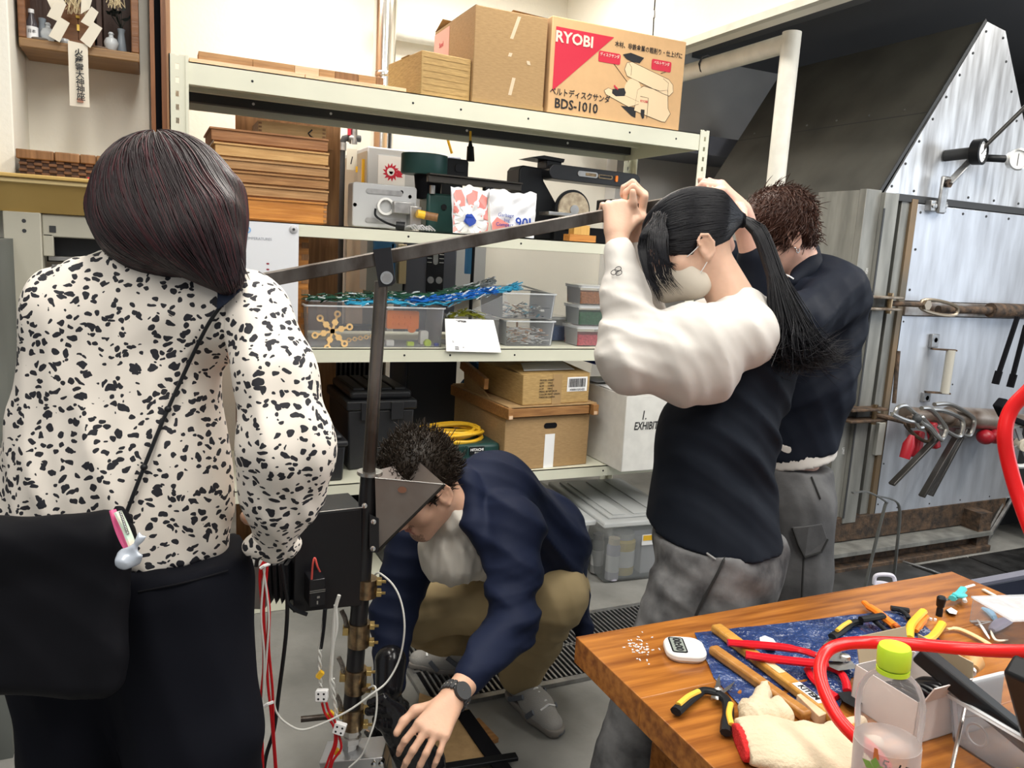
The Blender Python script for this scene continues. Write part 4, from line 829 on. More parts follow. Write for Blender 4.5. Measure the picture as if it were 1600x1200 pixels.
for k in range(6):
    p = V(KX+.28, KY0+.15+k*.22, 1.875+.28*(zt-1.875)/(apx0-KX))
    build(G(axes(p, Y_, np.cross(nrm_, Y_))).lathe([(.006, -.004), (.006, .004), (0, .005)], 8), 'seam_screw', M_['zinc'], t) if k % 1 == 0 else None
g = G(); g.bar(V(KX+.265, KY0, 2.275)+nrm_*.001, V(KX+.265, KY1, 2.275)+nrm_*.001, .004, .012, tuple(nrm_)); build(g, 'seam', M_['steelcol'], t)
# corner column at the front left
build(G().box(3.10, 3.20, 2.80, 2.84, .22, 1.885), 'column', GREYC, t, bevel=.002)
build(G().box(3.20, 3.292, 2.775, 2.84, .22, 1.875), 'column', GREYC, t, bevel=.002)
build(G().box(3.10, 3.105, 2.84, 3.1, .22, 1.88), 'column_flange', GREYC, t)
build(G().box(3.292, 3.345, 2.84, 2.86, .2, 1.87), 'black_slot', M_['blackm'], t)
build(G().box(3.345, 3.40, 2.80, 2.84, .2, 1.865), 'door_jamb', GREYC, t, bevel=.002)
build(G().box(3.40, 3.44, 2.785, 2.84, .2, 1.86), 'door_jamb', mat('brown_stained_steel', (.22, .15, .085), .5, .3, col2=(.15, .13, .10), vs=6, stretch=(1, 1, .5)), t, bevel=.002)
build(G().box(3.29, 4.6, 2.79, 2.82, 1.845, 1.878), 'lintel', M_['steelcol'], t)
def at_(p): return p
build(G().box(3.196, 3.206, 2.772, 2.776, .25, 1.8), 'column_seam', M_['steelcol'], t)
for z, s_ in ((.60, 'LIMIT'), (.86, 'HEX1'), (1.08, 'LUMT'), (1.50, 'HEX')): text(s_, .022, (3.165, 2.7975, z), -Z, X, M_['white'], t, sx=.7)
# doors
dr = build(G().box(3.445, 5.2, 2.79, 2.82, 1.365, 1.84), 'upper_door', ALU, t, bevel=.003)
screws([V(3.47, 2.79, z) for z in (1.80, 1.62, 1.42)]+[V(3.6+.18*k, 2.79, 1.815) for k in range(6)], dr)
dr = build(G().box(3.43, 4.66, 2.785, 2.82, .245, 1.29), 'lower_door', ALU, t, bevel=.003)
screws([V(3.452, 2.785, z) for z in (1.26, 1.02, .79, .52, .30)]+[V(3.6+.25*k, 2.785, .27) for k in range(4)]+[V(3.87, 2.785, 1.03), V(3.89, 2.785, .93), V(3.7, 2.785, .6), V(3.95, 2.785, .75)], dr, .005)
build(G().box(3.44, 4.9, 2.775, 2.82, 1.292, 1.362), 'cross_rail', mat('stained_rail', (.42, .41, .40), .4, .6, col2=(.16, .11, .08), vs=9), t, bevel=.003)
# handle
h = build(G().box(3.655, 3.71, 2.765, 2.785, 1.13, 1.20), 'handle_bracket', ZN, t, bevel=.003); build(G().box(3.655, 3.71, 2.765, 2.785, .845, .895), 'handle_bracket', ZN, t, bevel=.003)
build(G().bar((3.655, 2.76, 1.125), (3.76, 2.70, 1.125), .03, .008), 'handle_lug', RUST, h); build(G().bar((3.655, 2.76, .90), (3.76, 2.70, .90), .03, .008), 'handle_lug', RUST, h)
build(G().cyl((3.735, 2.71, .90), (3.735, 2.71, 1.125), .022, n=18), 'grip', mat('worn_cream_tube', (.50, .48, .42), .5), h)
build(G(axes((3.685, 2.765, 1.17), X, -Z)).lathe([(.014, 0), (.014, .012), (.006, .014), (0, .02)], 6), 'bolt', ZN, h); build(G(axes((3.685, 2.765, .865), X, -Z)).lathe([(.014, 0), (.014, .012), (0, .014)], 6), 'bolt', ZN, h)
# lever mechanism
g = G(); g.box(3.495, 3.61, 2.755, 2.79, 1.81, 1.86); lv = build(g, 'lever_plate', ZN, t, bevel=.002)
build(G().box(3.535, 3.585, 2.74, 2.757, 1.80, 1.98), 'lever_arm', ZN, lv, bevel=.006)
screws([V(3.51, 2.755, 1.835), V(3.525, 2.755, 1.835), V(3.60, 2.755, 1.84), V(3.62, 2.78, 1.84)], lv, .012, 'hex_bolt', ZN)
pv = V(3.565, 2.73, 1.945); e1 = V(3.665, 2.70, 2.07); e2 = at(1612, 157, y=2.52)
build(G().bar(pv, e1, .012, .045, (0, 1, 0)), 'lever_bar', ZN, lv, bevel=.004); build(G().tube([e1-(e1-pv)*.1, e2], .010, 10), 'lever_rod', mat('dark_rod', (.10, .095, .09), .3, .8), lv)
build(G(axes(pv+V(0, -.006, 0), X, -Z)).lathe([(.022, 0), (.022, .01), (.012, .012), (.012, .024), (0, .026)], 6), 'pivot_bolt', RUST, lv)
# gauges
c = V(3.66, 2.66, 2.098)
ga = build(G().cyl((3.60, 2.80, 2.085), c, .028, n=16), 'gauge_stem', M_['steelcol'], t); A = axes(c, unit(V(1, .25, 0)), Z)
build(G(A).lathe([(0, -.03), (.060, -.03), (.062, .015), (.052, .018), (.050, .008), (0, .008)], 36), 'gauge_case', M_['black'], ga)
build(G(A).lathe([(.050, .009), (0, .0095)], 30), 'gauge_face', M_['white'], ga)
g = G(A)
for k in range(11): a = rad(225-27*k); g.bar((.036*math.cos(a), .036*math.sin(a), .011), (.045*math.cos(a), .045*math.sin(a), .011), .002, .001, (0, 0, 1))
g.bar((-.01, -.012, .012), (.028, .02, .012), .003, .001, (0, 0, 1)); build(g, 'gauge_dial', M_['ink'], ga)
c = V(3.94, 2.66, 2.088); gb = build(G().tube(smooth_path([V(3.78, 2.76, 2.09), V(3.80, 2.70, 2.085), V(3.86, 2.67, 2.085)]), [.022, .022, .03, .022, .018, .018, .018, .018, .018, .018, .018, .018, .018, .018, .018, .018, .018][:17], 12), 'thermometer_stem', M_['black'], t)
A = axes(c, unit(V(1, -.45, 0)), Z); build(G(A).lathe([(0, -.02), (.050, -.02), (.054, .015), (.046, .017), (.045, .006), (0, .006)], 36), 'thermometer_case', M_['chrome'], gb)
build(G(A).lathe([(.045, .007), (0, .0075)], 30), 'thermometer_face', M_['white'], gb); build(G(A).bar((0, -.03, .009), (0, .03, .009), .0025, .001, (0, 0, 1)), 'needle', M_['ink'], gb)
# latches on the column: upper and lower
for z, nm in ((1.352, 'upper_latch'), (.80, 'lower_latch')):
    la = build(G().box(3.085, 3.33, 2.70, 2.80, z+.022, z+.034).box(3.085, 3.33, 2.70, 2.80, z-.034, z-.022), nm, RUST if z < 1 else mat('stained_zinc', (.34, .30, .25), .5, .5, col2=(.13, .09, .06), vs=20), t, bevel=.003)
    build(G().cyl((3.27, 2.73, z-.05), (3.27, 2.73, z+.05), .014, n=10), 'pin', M_['brass'], la)
    q = V(3.48, 2.70, z) if z > 1 else V(3.42, 2.64, z-.03)
    build(G().tube([(3.27, 2.73, z), q], .013, 10), 'eye_bolt', RUST, la)
    d = unit(V(1, -.1, -.12)) if z > 1 else unit(V(.75, -.3, -.55)); L_ = .25 if z > 1 else .17; n_ = unit(np.cross(d, Y_)); pl = []
    for k in range(20):
        a = 2*math.pi*k/20; pl.append(q+d*(L_/2-.03)+d*math.cos(a)*L_/2*(1 if abs(math.cos(a)) < .8 else 1)+n_*math.copysign(abs(math.sin(a))**.6, math.sin(a))*.033)
    build(G().tube(pl, .009, 8, closed=True), 'shackle_link', mat('oily_steel', (.30, .25, .19), .35, .8) if z > 1 else RUST, la)
    build(G(axes(q+V(0, -.01, 0), X, -Z)).lathe([(.026, -.01), (.026, .012), (.014, .016), (0, .03)], 6), 'nut', RUST if z < 1 else bpy.data.materials['oily_steel'], la)
build(G().cyl((3.36, 2.70, .86), (3.365, 2.72, 1.12), .010, n=8), 'rusty_rod', RUST, t)
# horizontal bars with hinge barrels
b1 = build(G().cyl((3.62, 2.73, 1.33), (4.25, 2.73, 1.335), .020, n=14), 'bolt_bar', RUST, t); build(G().cyl((4.02, 2.73, 1.335), (4.35, 2.73, 1.335), .038, n=18), 'barrel', RUST, b1)
b2 = build(G().cyl((3.45, 2.70, .80), (4.45, 2.70, .725), .040, n=16), 'bolt_bar', mat('stained_tube', (.36, .31, .27), .38, .6, col2=(.14, .09, .06), vs=8), t)
build(G().cyl((3.78, 2.70, .775), (4.2, 2.70, .742), .055, .06, n=18), 'barrel', bpy.data.materials['stained_tube'], b2)
build(G().box(3.60, 4.15, 2.765, 2.79, .66, .70), 'guide_rail', M_['steel'], t)
# red lugs
for x_, z_, rx in ((3.52, .66, .25), (3.60, .70, -.4)): build(G().bar((x_, 2.66, z_+.06), (x_-.03*(1 if rx > 0 else -1), 2.64, z_-.07), .04, .05, (0, 1, 0)), 'red_lug', mat('deep_red_paint', (.33, .01, .02), .35) if x_ == 3.52 else bpy.data.materials['deep_red_paint'], t, bevel=.01)
for x_ in (4.04, 4.12): build(G().ball((x_, 2.66, .665), .045, sz=.9), 'red_knob', bpy.data.materials['deep_red_paint'], t)
build(G().box(3.375, 3.42, 2.778, 2.80, .57, .74), 'white_plate', mat('dirty_white', (.42, .42, .39), .5), t, bevel=.002)
# base
build(G().box(3.08, 4.5, 2.78, 2.86, .12, .25), 'base_sill', RUST, t, bevel=.004)
build(G().box(3.02, 4.24, 2.66, 2.95, 0, .035), 'base_beam', RUST, t, bevel=.004); build(G().box(3.02, 4.24, 2.72, 2.75, .03, .10), 'base_beam', RUST, t); build(G().box(3.02, 4.24, 2.66, 2.80, .095, .115), 'base_beam', GREYC, t)
build(G().box(4.14, 4.24, 2.68, 2.80, .03, .22), 'base_post', RUST, t); build(G().box(4.55, 5.6, 2.3, 2.9, .25, .8), 'dark_side_box', M_['steelcol'], t, bevel=.01)
build(G().box(KX+.05, 5.3, 2.95, KY1-.1, 0, .25), 'plinth', M_['steelcol'], t)
# hand wheel
c = at(1598, 695, y=2.5); t = thing('hand_wheel', 'cast white hand wheel valve at the right edge beside the furnace', 'valve wheel', c)
A = axes(c, unit(V(1, -.35, 0)), Z)
g = G(A); g.tube([(.115*math.cos(a), .115*math.sin(a), .004*math.cos(a*4)) for a in np.linspace(0, 2*math.pi, 40)[:-1]], .013, 8, closed=True); build(g, 'rim', mat('wheel_white', (.62, .62, .60), .4, .3), t)
for k in range(4): a = k*math.pi/2+.5; build(G(A).bar((.02*math.cos(a), .02*math.sin(a), 0), (.112*math.cos(a), .112*math.sin(a), 0), .022, .012, (0, 0, 1)), 'spoke', ZN, t)
build(G(A).lathe([(.032, -.03), (.032, .02), (.016, .022), (.012, .012), (0, .012)], 20), 'hub', mat('cream_hub', (.55, .5, .4), .4), t); build(G().cyl(c+V(.0, .0, 0), c+V(.12, .32, 0), .018, n=12), 'stem', M_['steelcol'], t)
# clamps hanging on the bar
def clamp(top, ang, L, nm, lb, sx=1, m=None):
    t = thing('bar_clamp', lb, 'clamp', top, 'steel clamps hung on the furnace bar'); m = m or mat('clamp_steel', (.38, .37, .35), .3, .9) if 'clamp_steel' not in bpy.data.materials else bpy.data.materials['clamp_steel']
    d = V(*ang); d = unit(d); u = unit(np.cross(Y_, d)); 
    if u[2] < 0: u = -u
    # u = direction of the hooked jaw, up-left
    P = smooth_path([top-u*.15+d*-.02, top-u*.02+d*-.055, top+u*.10-d*.05, top+u*.155-d*.0, top+u*.13+d*.06, top+u*.02+d*.055], 5)
    build(G().tube(P, .012, 8), 'jaw', m, t); build(G().cyl(top+u*.02+d*.055, top-u*.05+d*.055, .011, n=8), 'pad', m, t)
    build(G().bar(top+u*.04, top+d*L, .014, .03, tuple(Y_)), 'rail', bpy.data.materials['dark_rod'], t, bevel=.002)
    return t
def px_clamp(a, b, y, lb, jaw):
    A_ = at(*a, y=y); B_ = at(*b, y=y); t = thing('bar_clamp', lb, 'clamp', A_, 'steel clamps hung on the furnace bar')
    m = bpy.data.materials.get('clamp_steel') or mat('clamp_steel', (.42, .41, .39), .28, .9)
    build(G().bar(A_, B_, .014, .034, (0, 1, 0)), 'rail', bpy.data.materials['dark_rod'], t, bevel=.002)
    build(G().tube(smooth_path([at(px, py, y=y-.02) for px, py in jaw], 6), .0135, 8, flat=.8), 'jaw', m, t)
    e = at(*jaw[-1], y=y-.02); build(G().ball(e, .018, sz=.7), 'pad', m, t)
    return t
px_clamp((1500, 672), (1440, 776), 2.60, 'steel bar clamp second from right on the furnace bar, pointing down left', [(1452, 640), (1475, 642), (1502, 655), (1503, 675), (1495, 682), (1470, 668)])
px_clamp((1508, 670), (1453, 774), 2.66, 'steel bar clamp rightmost on the furnace bar behind its twin', [(1460, 632), (1485, 632), (1515, 648), (1522, 660), (1515, 680), (1500, 678)])
px_clamp((1465, 683), (1393, 757), 2.58, 'thin steel bar clamp crossing in front at the left of the clamp group', [(1440, 638), (1455, 640), (1472, 660), (1478, 672), (1470, 686), (1455, 668), (1440, 652)])
c = at(1428, 655, y=2.55); t = thing('locking_pliers', 'silver C-shaped locking clamp with red handle at left of the clamp group', 'clamp', c)
cs = bpy.data.materials['clamp_steel']
build(G().tube(smooth_path([at(px, py, y=2.55) for px, py in ((1398, 648), (1403, 637), (1415, 634), (1425, 642), (1434, 650), (1440, 660), (1452, 668), (1462, 680), (1472, 688))], 5), .0105, 8), 'upper_jaw', cs, t)
build(G().tube(smooth_path([at(px, py, y=2.53) for px, py in ((1394, 647), (1406, 653), (1420, 658), (1430, 660), (1436, 668), (1442, 668))], 5), .010, 8), 'lower_jaw', cs, t); build(G().ball(at(1433, 654, y=2.53), .022), 'rivet', M_['steelcol'], t)
build(G().tube([at(1425, 680, y=2.52), at(1420, 695, y=2.52), at(1413, 716, y=2.52)], [.012, .028, .024], 12), 'red_grip', bpy.data.materials['deep_red_paint'], t)
for (p, q, i) in (((1590, 495), (1555, 600), 0), ((1603, 508), (1578, 605), 1)):
    c = at(*p, y=2.55); t = thing('tong_leg', ('left' if i == 0 else 'right')+' black flat bar of the tongs hanging at the right edge', 'tongs', c)
    build(G().bar(c, at(*q, y=2.55), .014, .020, (0, 1, 0)), 'flat_bar', M_['blackm'], t); build(G().bar(at(q[0]+6, q[1]-20, y=2.549), at(*q, y=2.549), .012, .034, (0, 1, 0)), 'flat_tip', M_['blackm'], t)
t = thing('dark_clamp', 'dark clamp body hanging behind the red hose at right', 'clamp', at(1570, 640, y=2.5)); build(G().bar(at(1562, 628, y=2.5), at(1572, 648, y=2.5), .06, .05, (0, 1, 0)).bar(at(1565, 648, y=2.5), at(1600, 662, y=2.5), .03, .03), 'body', M_['blackm'], t, bevel=.008)
c = at(1585, 740, y=2.3); t = thing('steel_tongs', 'long steel tongs leaning down to the floor at the right edge', 'tongs', c)
e = at(1528, 845, z=.02); build(G().bar(at(1600, 715, y=e[1]+.1), e, .02, .05, (0, 1, 0)), 'leg', bpy.data.materials['dark_rod'], t); build(G().bar(at(1605, 740, y=e[1]+.05), at(1540, 848, z=.02), .012, .02, (0, 1, 0)), 'leg', ZN, t)
t = thing('green_stick', 'long bright green handle leaning against the furnace column', 'stick', at(1357, 462, y=2.70))
a, b = at(1356, 462, y=2.71), at(1278, 665, y=2.45); d = unit(b-a); b2_ = a+d*((a[2]-.0)/-d[2]); b2_ = a+(b2_-a)*.985
build(G().tube([a+(b-a)*.05, b2_], .014, 12), 'shaft', mat('green_handle', (.01, .40, .20), .35), t); build(G().tube([a-(b-a)*.03, a+(b-a)*.06], .012, 10), 'ferrule', M_['zinc'], t)
# bent wire stand and dust pan
t = thing('wire_stand', 'bent steel strap stand in front of the furnace', 'stand', (3.2, 2.5, 0))
m = mat('wire_grey', (.22, .23, .23), .4, .8)
for P in ([(1332, 770), (1352, 768), (1370, 775), (1385, 785), (1383, 790), (1370, 840), (1350, 925)], [(1370, 775), (1398, 782), (1406, 800), (1402, 850), (1397, 900)], [(1352, 768), (1330, 810), (1300, 870)]):
    Q = []
    for i, (px, py) in enumerate(P): Q.append((px, py))
    zs = {(1350, 925): 0, (1397, 900): 0, (1300, 870): .0}
    e = at(*P[-1], z=.006); build(G().tube(smooth_path([at(px, py, y=e[1]) for px, py in P], 3), .009, 6, flat=.5), 'strap', m, t)
t = thing('dust_pan', 'shallow dark metal pan on the floor beyond the table', 'pan', (2.9, 2.2, 0)); PAN = mat('pan_steel', (.12, .12, .12), .35, .7, var=.3, vs=8)
q = [at(1300, 885, z=0), at(1400, 880, z=0), at(1490, 915, z=0), at(1460, 960, z=0), at(1300, 985, z=0)]
build(G().add([tuple(p+V(0, 0, .016)) for p in q]+[tuple(p+V(0, 0, .004)) for p in q], [(0, 4, 3, 2, 1), (5, 6, 7, 8, 9)]+[(i, (i+1) % 5, (i+1) % 5+5, i+5) for i in range(5)]), 'pan_plate', PAN, t, smooth=0)
build(G().tube([p+V(0, 0, .02) for p in smooth_path(q[1:4], 5)], .007, 6), 'pan_rim', ZN, t)
bt = at(1382, 960, z=0.0); c = at(1382, 914, H=math.hypot(2.72, 2.05)); t = thing('white_flask', 'white handled lid of a flask standing beyond the table edge', 'flask', (c[0], c[1], .0))
LAV = mat('flask_white', (.70, .68, .78), .35)
build(G(frame((c[0], c[1], 0))).lathe([(.045, 0), (.047, .01), (.047, c[2]-.04), (.04, c[2]-.03)], 24), 'body', LAV, t); build(G(frame((c[0], c[1], 0))).lathe([(.04, c[2]-.03), (.042, c[2]), (.0, c[2]+.002)], 24), 'lid', LAV, t)
build(G().tube(smooth_path([V(c[0]-.035, c[1]+.02, c[2]), V(c[0]-.033, c[1]+.02, c[2]+.035), V(c[0], c[1], c[2]+.045), V(c[0]+.033, c[1]-.01, c[2]+.035), V(c[0]+.038, c[1]-.02, c[2])]), .008, 8), 'loop_handle', LAV, t)
# ================================================================ work table
TW = wood('table_wood', (.44, .165, .030), (.20, .062, .012), 0, 7, .25, .06, .32, .68)
TX0, TY1, TZ = .760, 1.262, .75
t = thing('work_table', 'varnished orange-brown wooden work table in the right foreground', 'table', (1.3, .9, 0))
# boards of the top
n = 5; y0 = .10
top = G()
for k in range(n):
    a = y0+(TY1-.0-y0)*k/n; b = y0+(TY1-y0)*(k+1)/n
    build(G().box(TX0, 1.868, a, b-.0006, TZ-.055, TZ), 'top_board', TW, t, bevel=.0015)
for x_, y_ in ((.93, 1.13), (.93, .2), (1.7, 1.13), (1.7, .2)): build(G().box(x_-.035, x_+.035, y_-.035, y_+.035, 0, TZ-.055), 'leg', TW, t, bevel=.003)
build(G().box(.9, 1.73, 1.11, 1.14, .58, .695).box(.9, 1.73, .19, .22, .58, .695), 'apron', TW, t, bevel=.002); build(G().box(.915, .945, .2, 1.13, .58, .695), 'side_apron', TW, t, bevel=.002); build(G().box(1.685, 1.715, .2, 1.13, .58, .695), 'side_apron', TW, t, bevel=.002)
build(G(frame((1.70, 1.02, TZ+.0003))).lathe([(.014, 0), (0, .0003)], 16, sx=1.2), 'knot', WBRN, t)
# splinter crumbs
g = G(); r = random.Random(9)
for k in range(46):
    p = at(r.gauss(1000, 12), r.gauss(1012, 12), z=TZ+.001); d = unit(V(r.uniform(-1, 1), r.uniform(-1, 1), 0)); g.bar(p-d*r.uniform(.001, .005), p+d*.002, .002, .001)
tag(build(g, 'plastic_crumbs', M_['white'], None, at(1000, 1012, z=TZ)), 'white plastic crumbs scattered near the table corner', 'crumbs', kind='stuff')
def T(px, py, dz=0): return at(px, py, z=TZ+dz)
# blue film sheet
BF = mat('blue_film', (.03, .065, .20), .16, bump=1, bs=22, col2=(.015, .03, .11), vs=10, spec=.9, bd=.03)
pl = [(1085, 990), (1225, 975), (1330, 962), (1400, 955), (1440, 975), (1480, 1010), (1450, 1040), (1330, 1060), (1310, 1110), (1240, 1115), (1180, 1120), (1165, 1115), (1115, 1060)]
P = [T(*p) for p in pl]; cen = sum(P)/len(P); g = G(); vs = [tuple(cen+V(0, 0, .003))]; R_ = 10; rn = random.Random(1)
for j in range(1, R_+1):
    for i in range(len(P)*4):
        a = P[i//4]; b = P[(i//4+1) % len(P)]; q = a+(b-a)*(i % 4)/4; p = cen+(q-cen)*j/R_; vs.append((p[0], p[1], TZ+.0022+(.0018*math.sin(p[0]*90+p[1]*40)+.0015*math.sin(p[1]*110-p[0]*37)+.001*rn.random()) * (.3 if j == R_ else 1)))
N_ = len(P)*4; fs = [(0, 1+i, 1+(i+1) % N_) for i in range(N_)]+[(1+(j-1)*N_+i, 1+j*N_+i, 1+j*N_+(i+1) % N_, 1+(j-1)*N_+(i+1) % N_) for j in range(1, R_) for i in range(N_)]
g.add(vs, [tuple(reversed(f_)) for f_ in fs]); tag(build(g, 'blue_film_sheet', BF, None, cen), 'crinkled dark blue plastic sheet lying on the table under the tools', 'plastic sheet')
# timer
c = T(1069, 1022, .0); u = unit(T(1112, 1046)-T(1030, 1003)); u = unit(T(1098, 1008)-T(1040, 1040)); t = thing('kitchen_timer', 'white rounded kitchen timer with digital display near the table corner', 'timer', c)
uu = unit(T(1092, 1004)-T(1045, 1001)); A = axes(c, uu, np.cross(Z, uu)); WP = M_['whitep']
g = G(A); g.rprism(.078, .078, .026, .002, .018); build(g, 'timer_body', WP, t, bevel=.005)
g = G(A); g.rprism(.070, .070, .024, .0, .004); build(g, 'timer_base', WP, t, bevel=.001)
sc_ = build(G(A).rprism(.030, .060, .006, .0178, .0188, -.014, 0), 'display_frame', M_['black'], t); build(G(A).rprism(.024, .052, .003, .0186, .0192, -.014, 0), 'lcd', mat('lcd', (.28, .31, .28), .3), sc_)
text('00:00', .021, (A@np.array([-.014, 0, .0197, 1]))[:3], -A[:3, 1], A[:3, 0], M_['ink'], sc_, bold=.0006, sx=1.05)
for k in range(3): build(G(A).rprism(.012, .012, .005, .0178, .0190, .02, -.02+.02*k), 'button', M_['white'], t)
# pruning snips
YH = mat('yellow_grip', (.85, .50, .06), .4)
def loop(nm, pts, r, m, par, zo=.012, flat=.7, n=8): build(G().tube(smooth_path([T(px, py, zo) for px, py in pts], 5), r, n, flat=flat, up=(0, 0, 1)), nm, m, par)
t = thing('garden_snips', 'black and yellow spring snips lying open near the table corner', 'snips', T(1120, 1085))
loop('handle', [(1119, 1082), (1100, 1079), (1085, 1087), (1066, 1103), (1056, 1112)], [.008]*8+[.010]*8+[.0105]*5, M_['black'], t); loop('grip_inlay', [(1092, 1080), (1076, 1088), (1060, 1101)], .0055, YH, t, .019)
loop('handle', [(1122, 1085), (1135, 1095), (1138, 1115), (1135, 1130), (1134, 1145)], .0095, M_['black'], t); loop('grip_inlay', [(1142, 1099), (1139, 1115), (1143, 1132)], .005, YH, t, .019)
def blade(nm, pts, m, par, z0=.008, z1=.011): build(G().add([tuple(T(px, py, z0)) for px, py in pts]+[tuple(T(px, py, z1)) for px, py in pts], [tuple(range(len(pts))), tuple(range(2*len(pts)-1, len(pts)-1, -1))]+[(i, (i+1) % len(pts), (i+1) % len(pts)+len(pts), i+len(pts)) for i in range(len(pts))]), nm, m, par, smooth=0)
blade('blade', [(1116, 1080), (1119, 1066), (1124, 1054), (1126, 1070), (1125, 1080)], M_['steel'], t); blade('blade', [(1124, 1082), (1137, 1072), (1149, 1064), (1141, 1076), (1130, 1084)], M_['steel'], t)
g = G(); g.tube([T(1111+.25*k, 1090+3*math.sin(k*1.6), .014+.003*math.cos(k*1.6)) for k in range(48)], .0008, 5); build(g, 'spring', M_['steel'], t); build(G(frame(T(1122, 1080, .012))).lathe([(.007, 0), (.007, .006), (0, .008)], 14), 'pivot', M_['steel'], t)
# wooden hammer handles: two long slats
def slat(nm, lb, a, b, w_, h_, m, cat, zo=0):
    A_, B_ = T(*a, zo+h_/2), T(*b, zo+h_/2); t = thing(nm, lb, cat, A_); build(G().bar(A_, B_, w_, h_), 'handle', m, t, bevel=min(w_, h_)*.28); return t, A_, B_
SW1 = wood('slat_yellow', (.62, .33, .07), (.46, .21, .035), 0, 6, .3); SW2 = wood('slat_brown', (.50, .24, .06), (.34, .14, .03), 0, 6, .35)
t, a_, b_ = slat('hammer_handle', 'long yellow wooden hammer handle with black lettering lying under the red cutter grips', (1118, 980), (1345, 1152), .026, .018, SW1, 'handle', .003)
d = unit(b_-a_); s_ = np.cross(Z, d); build(G().bar(a_+d*.235+V(0, 0, .0095), a_+d*.30+V(0, 0, .0095), .017, .0006), 'sticker', M_['white'], t); build(G().bar(a_+d*.16+V(0, 0, .0095), a_+d*.20+V(0, 0, .0095), .015, .0006), 'sticker', mat('pale_label', (.75, .6, .35), .5), t)
text('KITEM', .017, a_+d*.268+V(0, 0, .0102), d, np.cross(Z, d), M_['ink'], t, bold=.0006)
slat('hammer_handle', 'shorter brown wooden handle lying left of the long yellow one', (1113, 1014), (1262, 1120), .022, .018, SW2, 'handle', .003)
t = thing('wood_block', 'pale wooden offcut between the glove and the brown handle', 'wood block', T(1268, 1110)); A_ = [T(1243, 1100), T(1262, 1094), T(1300, 1125), T(1278, 1135)]
build(G().add([tuple(p) for p in A_]+[tuple(p+V(0, 0, .018)) for p in A_], [(0, 1, 2, 3), (7, 6, 5, 4), (0, 4, 5, 1), (1, 5, 6, 2), (2, 6, 7, 3), (3, 7, 4, 0)]), 'block', WPALE, t, bevel=.001, smooth=0)
# red handled cable cutter
t = thing('cable_cutter', 'long cable cutter with bright red handles lying across the yellow handle', 'cutter', T(1260, 1035))
loop('red_handle', [(1137, 1004), (1160, 1006), (1210, 1010), (1250, 1016), (1275, 1024)], [.009]*6+[.010]*8+[.008]*7, mat('red_grip', (.65, .01, .02), .22), t, .028); loop('red_handle', [(1165, 1023), (1190, 1027), (1230, 1032), (1270, 1036), (1292, 1037)], .010, bpy.data.materials['red_grip'], t, .028)
blade('jaw', [(1272, 1022), (1290, 1018), (1312, 1018), (1326, 1026), (1318, 1034), (1290, 1032)], M_['steel'], t, .022, .030); blade('jaw', [(1290, 1034), (1330, 1032), (1340, 1044), (1310, 1048), (1292, 1040)], M_['steel'], t, .018, .024)
build(G(frame(T(1320, 1030, .026))).lathe([(.010, 0), (.010, .008), (.006, .010), (0, .010)], 6), 'pivot_bolt', M_['steel'], t)
loop2 = lambda *a_, **k_: loop(*a_, **k_)
t = thing('red_pliers', 'smaller red-handled pliers lying beneath the cable cutter', 'pliers', T(1300, 1065))
loop('handle', [(1262, 1046), (1272, 1062), (1290, 1078), (1308, 1090)], .008, bpy.data.materials['red_grip'], t, .010); loop('handle', [(1292, 1042), (1312, 1050), (1322, 1066), (1324, 1080)], .008, bpy.data.materials['red_grip'], t, .014)
blade('jaw', [(1308, 1082), (1328, 1080), (1350, 1096), (1340, 1108), (1318, 1096)], M_['black'], t, .006, .016)
t = thing('white_tool_tip', 'white rounded plastic piece beside the red handles', 'plastic piece', T(1200, 1000)); blade('piece', [(1187, 996), (1195, 993), (1208, 998), (1214, 1006), (1212, 1016), (1198, 1014), (1188, 1004)], M_['white'], t, .004, .012)
# black yellow clippers, orange tools, T-drivers, yellow pliers, nut driver
t = thing('small_clippers', 'black clippers with yellow inlay on the blue sheet behind the red hose', 'clippers', T(1315, 985)); loop('handle', [(1345, 972), (1330, 974), (1315, 985), (1300, 995)], .009, M_['black'], t); loop('grip_inlay', [(1328, 971), (1318, 977), (1308, 985)], .005, YH, t, .021); blade('blade', [(1300, 994), (1290, 1003), (1285, 1008), (1304, 1002)], M_['steel'], t, .004, .008)
OR = M_['orange']
t = thing('orange_stripper', 'orange handled wire stripper at the far edge of the blue sheet', 'wire stripper', T(1375, 960)); loop('orange_handle', [(1350, 941), (1358, 948), (1372, 957), (1385, 968), (1398, 978)], [.007]*5+[.010]*16, OR, t); blade('steel_jaw', [(1396, 976), (1412, 980), (1418, 990), (1404, 988)], M_['steel'], t)
loop('orange_tip', [(1398, 976), (1404, 980)], .006, mat('orange_dark', (.55, .12, .02), .4), t, .014)
t = thing('t_handle_driver', 'black T-handled driver lying across the orange stripper', 'driver', T(1365, 968)); loop('cross_handle', [(1345, 968), (1360, 966), (1380, 962)], .009, M_['black'], t, .024); loop('shaft', [(1362, 967), (1378, 980), (1390, 992)], .006, M_['black'], t, .016)
t = thing('t_handle_driver', 'black T-handled driver near the far table edge beside the yellow pliers', 'driver', T(1405, 952)); loop('cross_handle', [(1392, 950), (1405, 952), (1420, 954)], .008, M_['black'], t); loop('shaft', [(1406, 953), (1416, 960), (1420, 967)], .006, M_['black'], t)
t = thing('yellow_pliers', 'pliers with yellow handles standing behind the red hose', 'pliers', T(1430, 985)); loop('yellow_handle', [(1421, 997), (1422, 980), (1430, 968), (1443, 955)], .009, M_['yellow'], t, .02); loop('yellow_handle', [(1440, 1002), (1455, 996), (1465, 985), (1472, 974)], .009, M_['yellow'], t, .012); blade('jaw', [(1415, 998), (1428, 1000), (1425, 1015), (1412, 1012)], M_['black'], t)
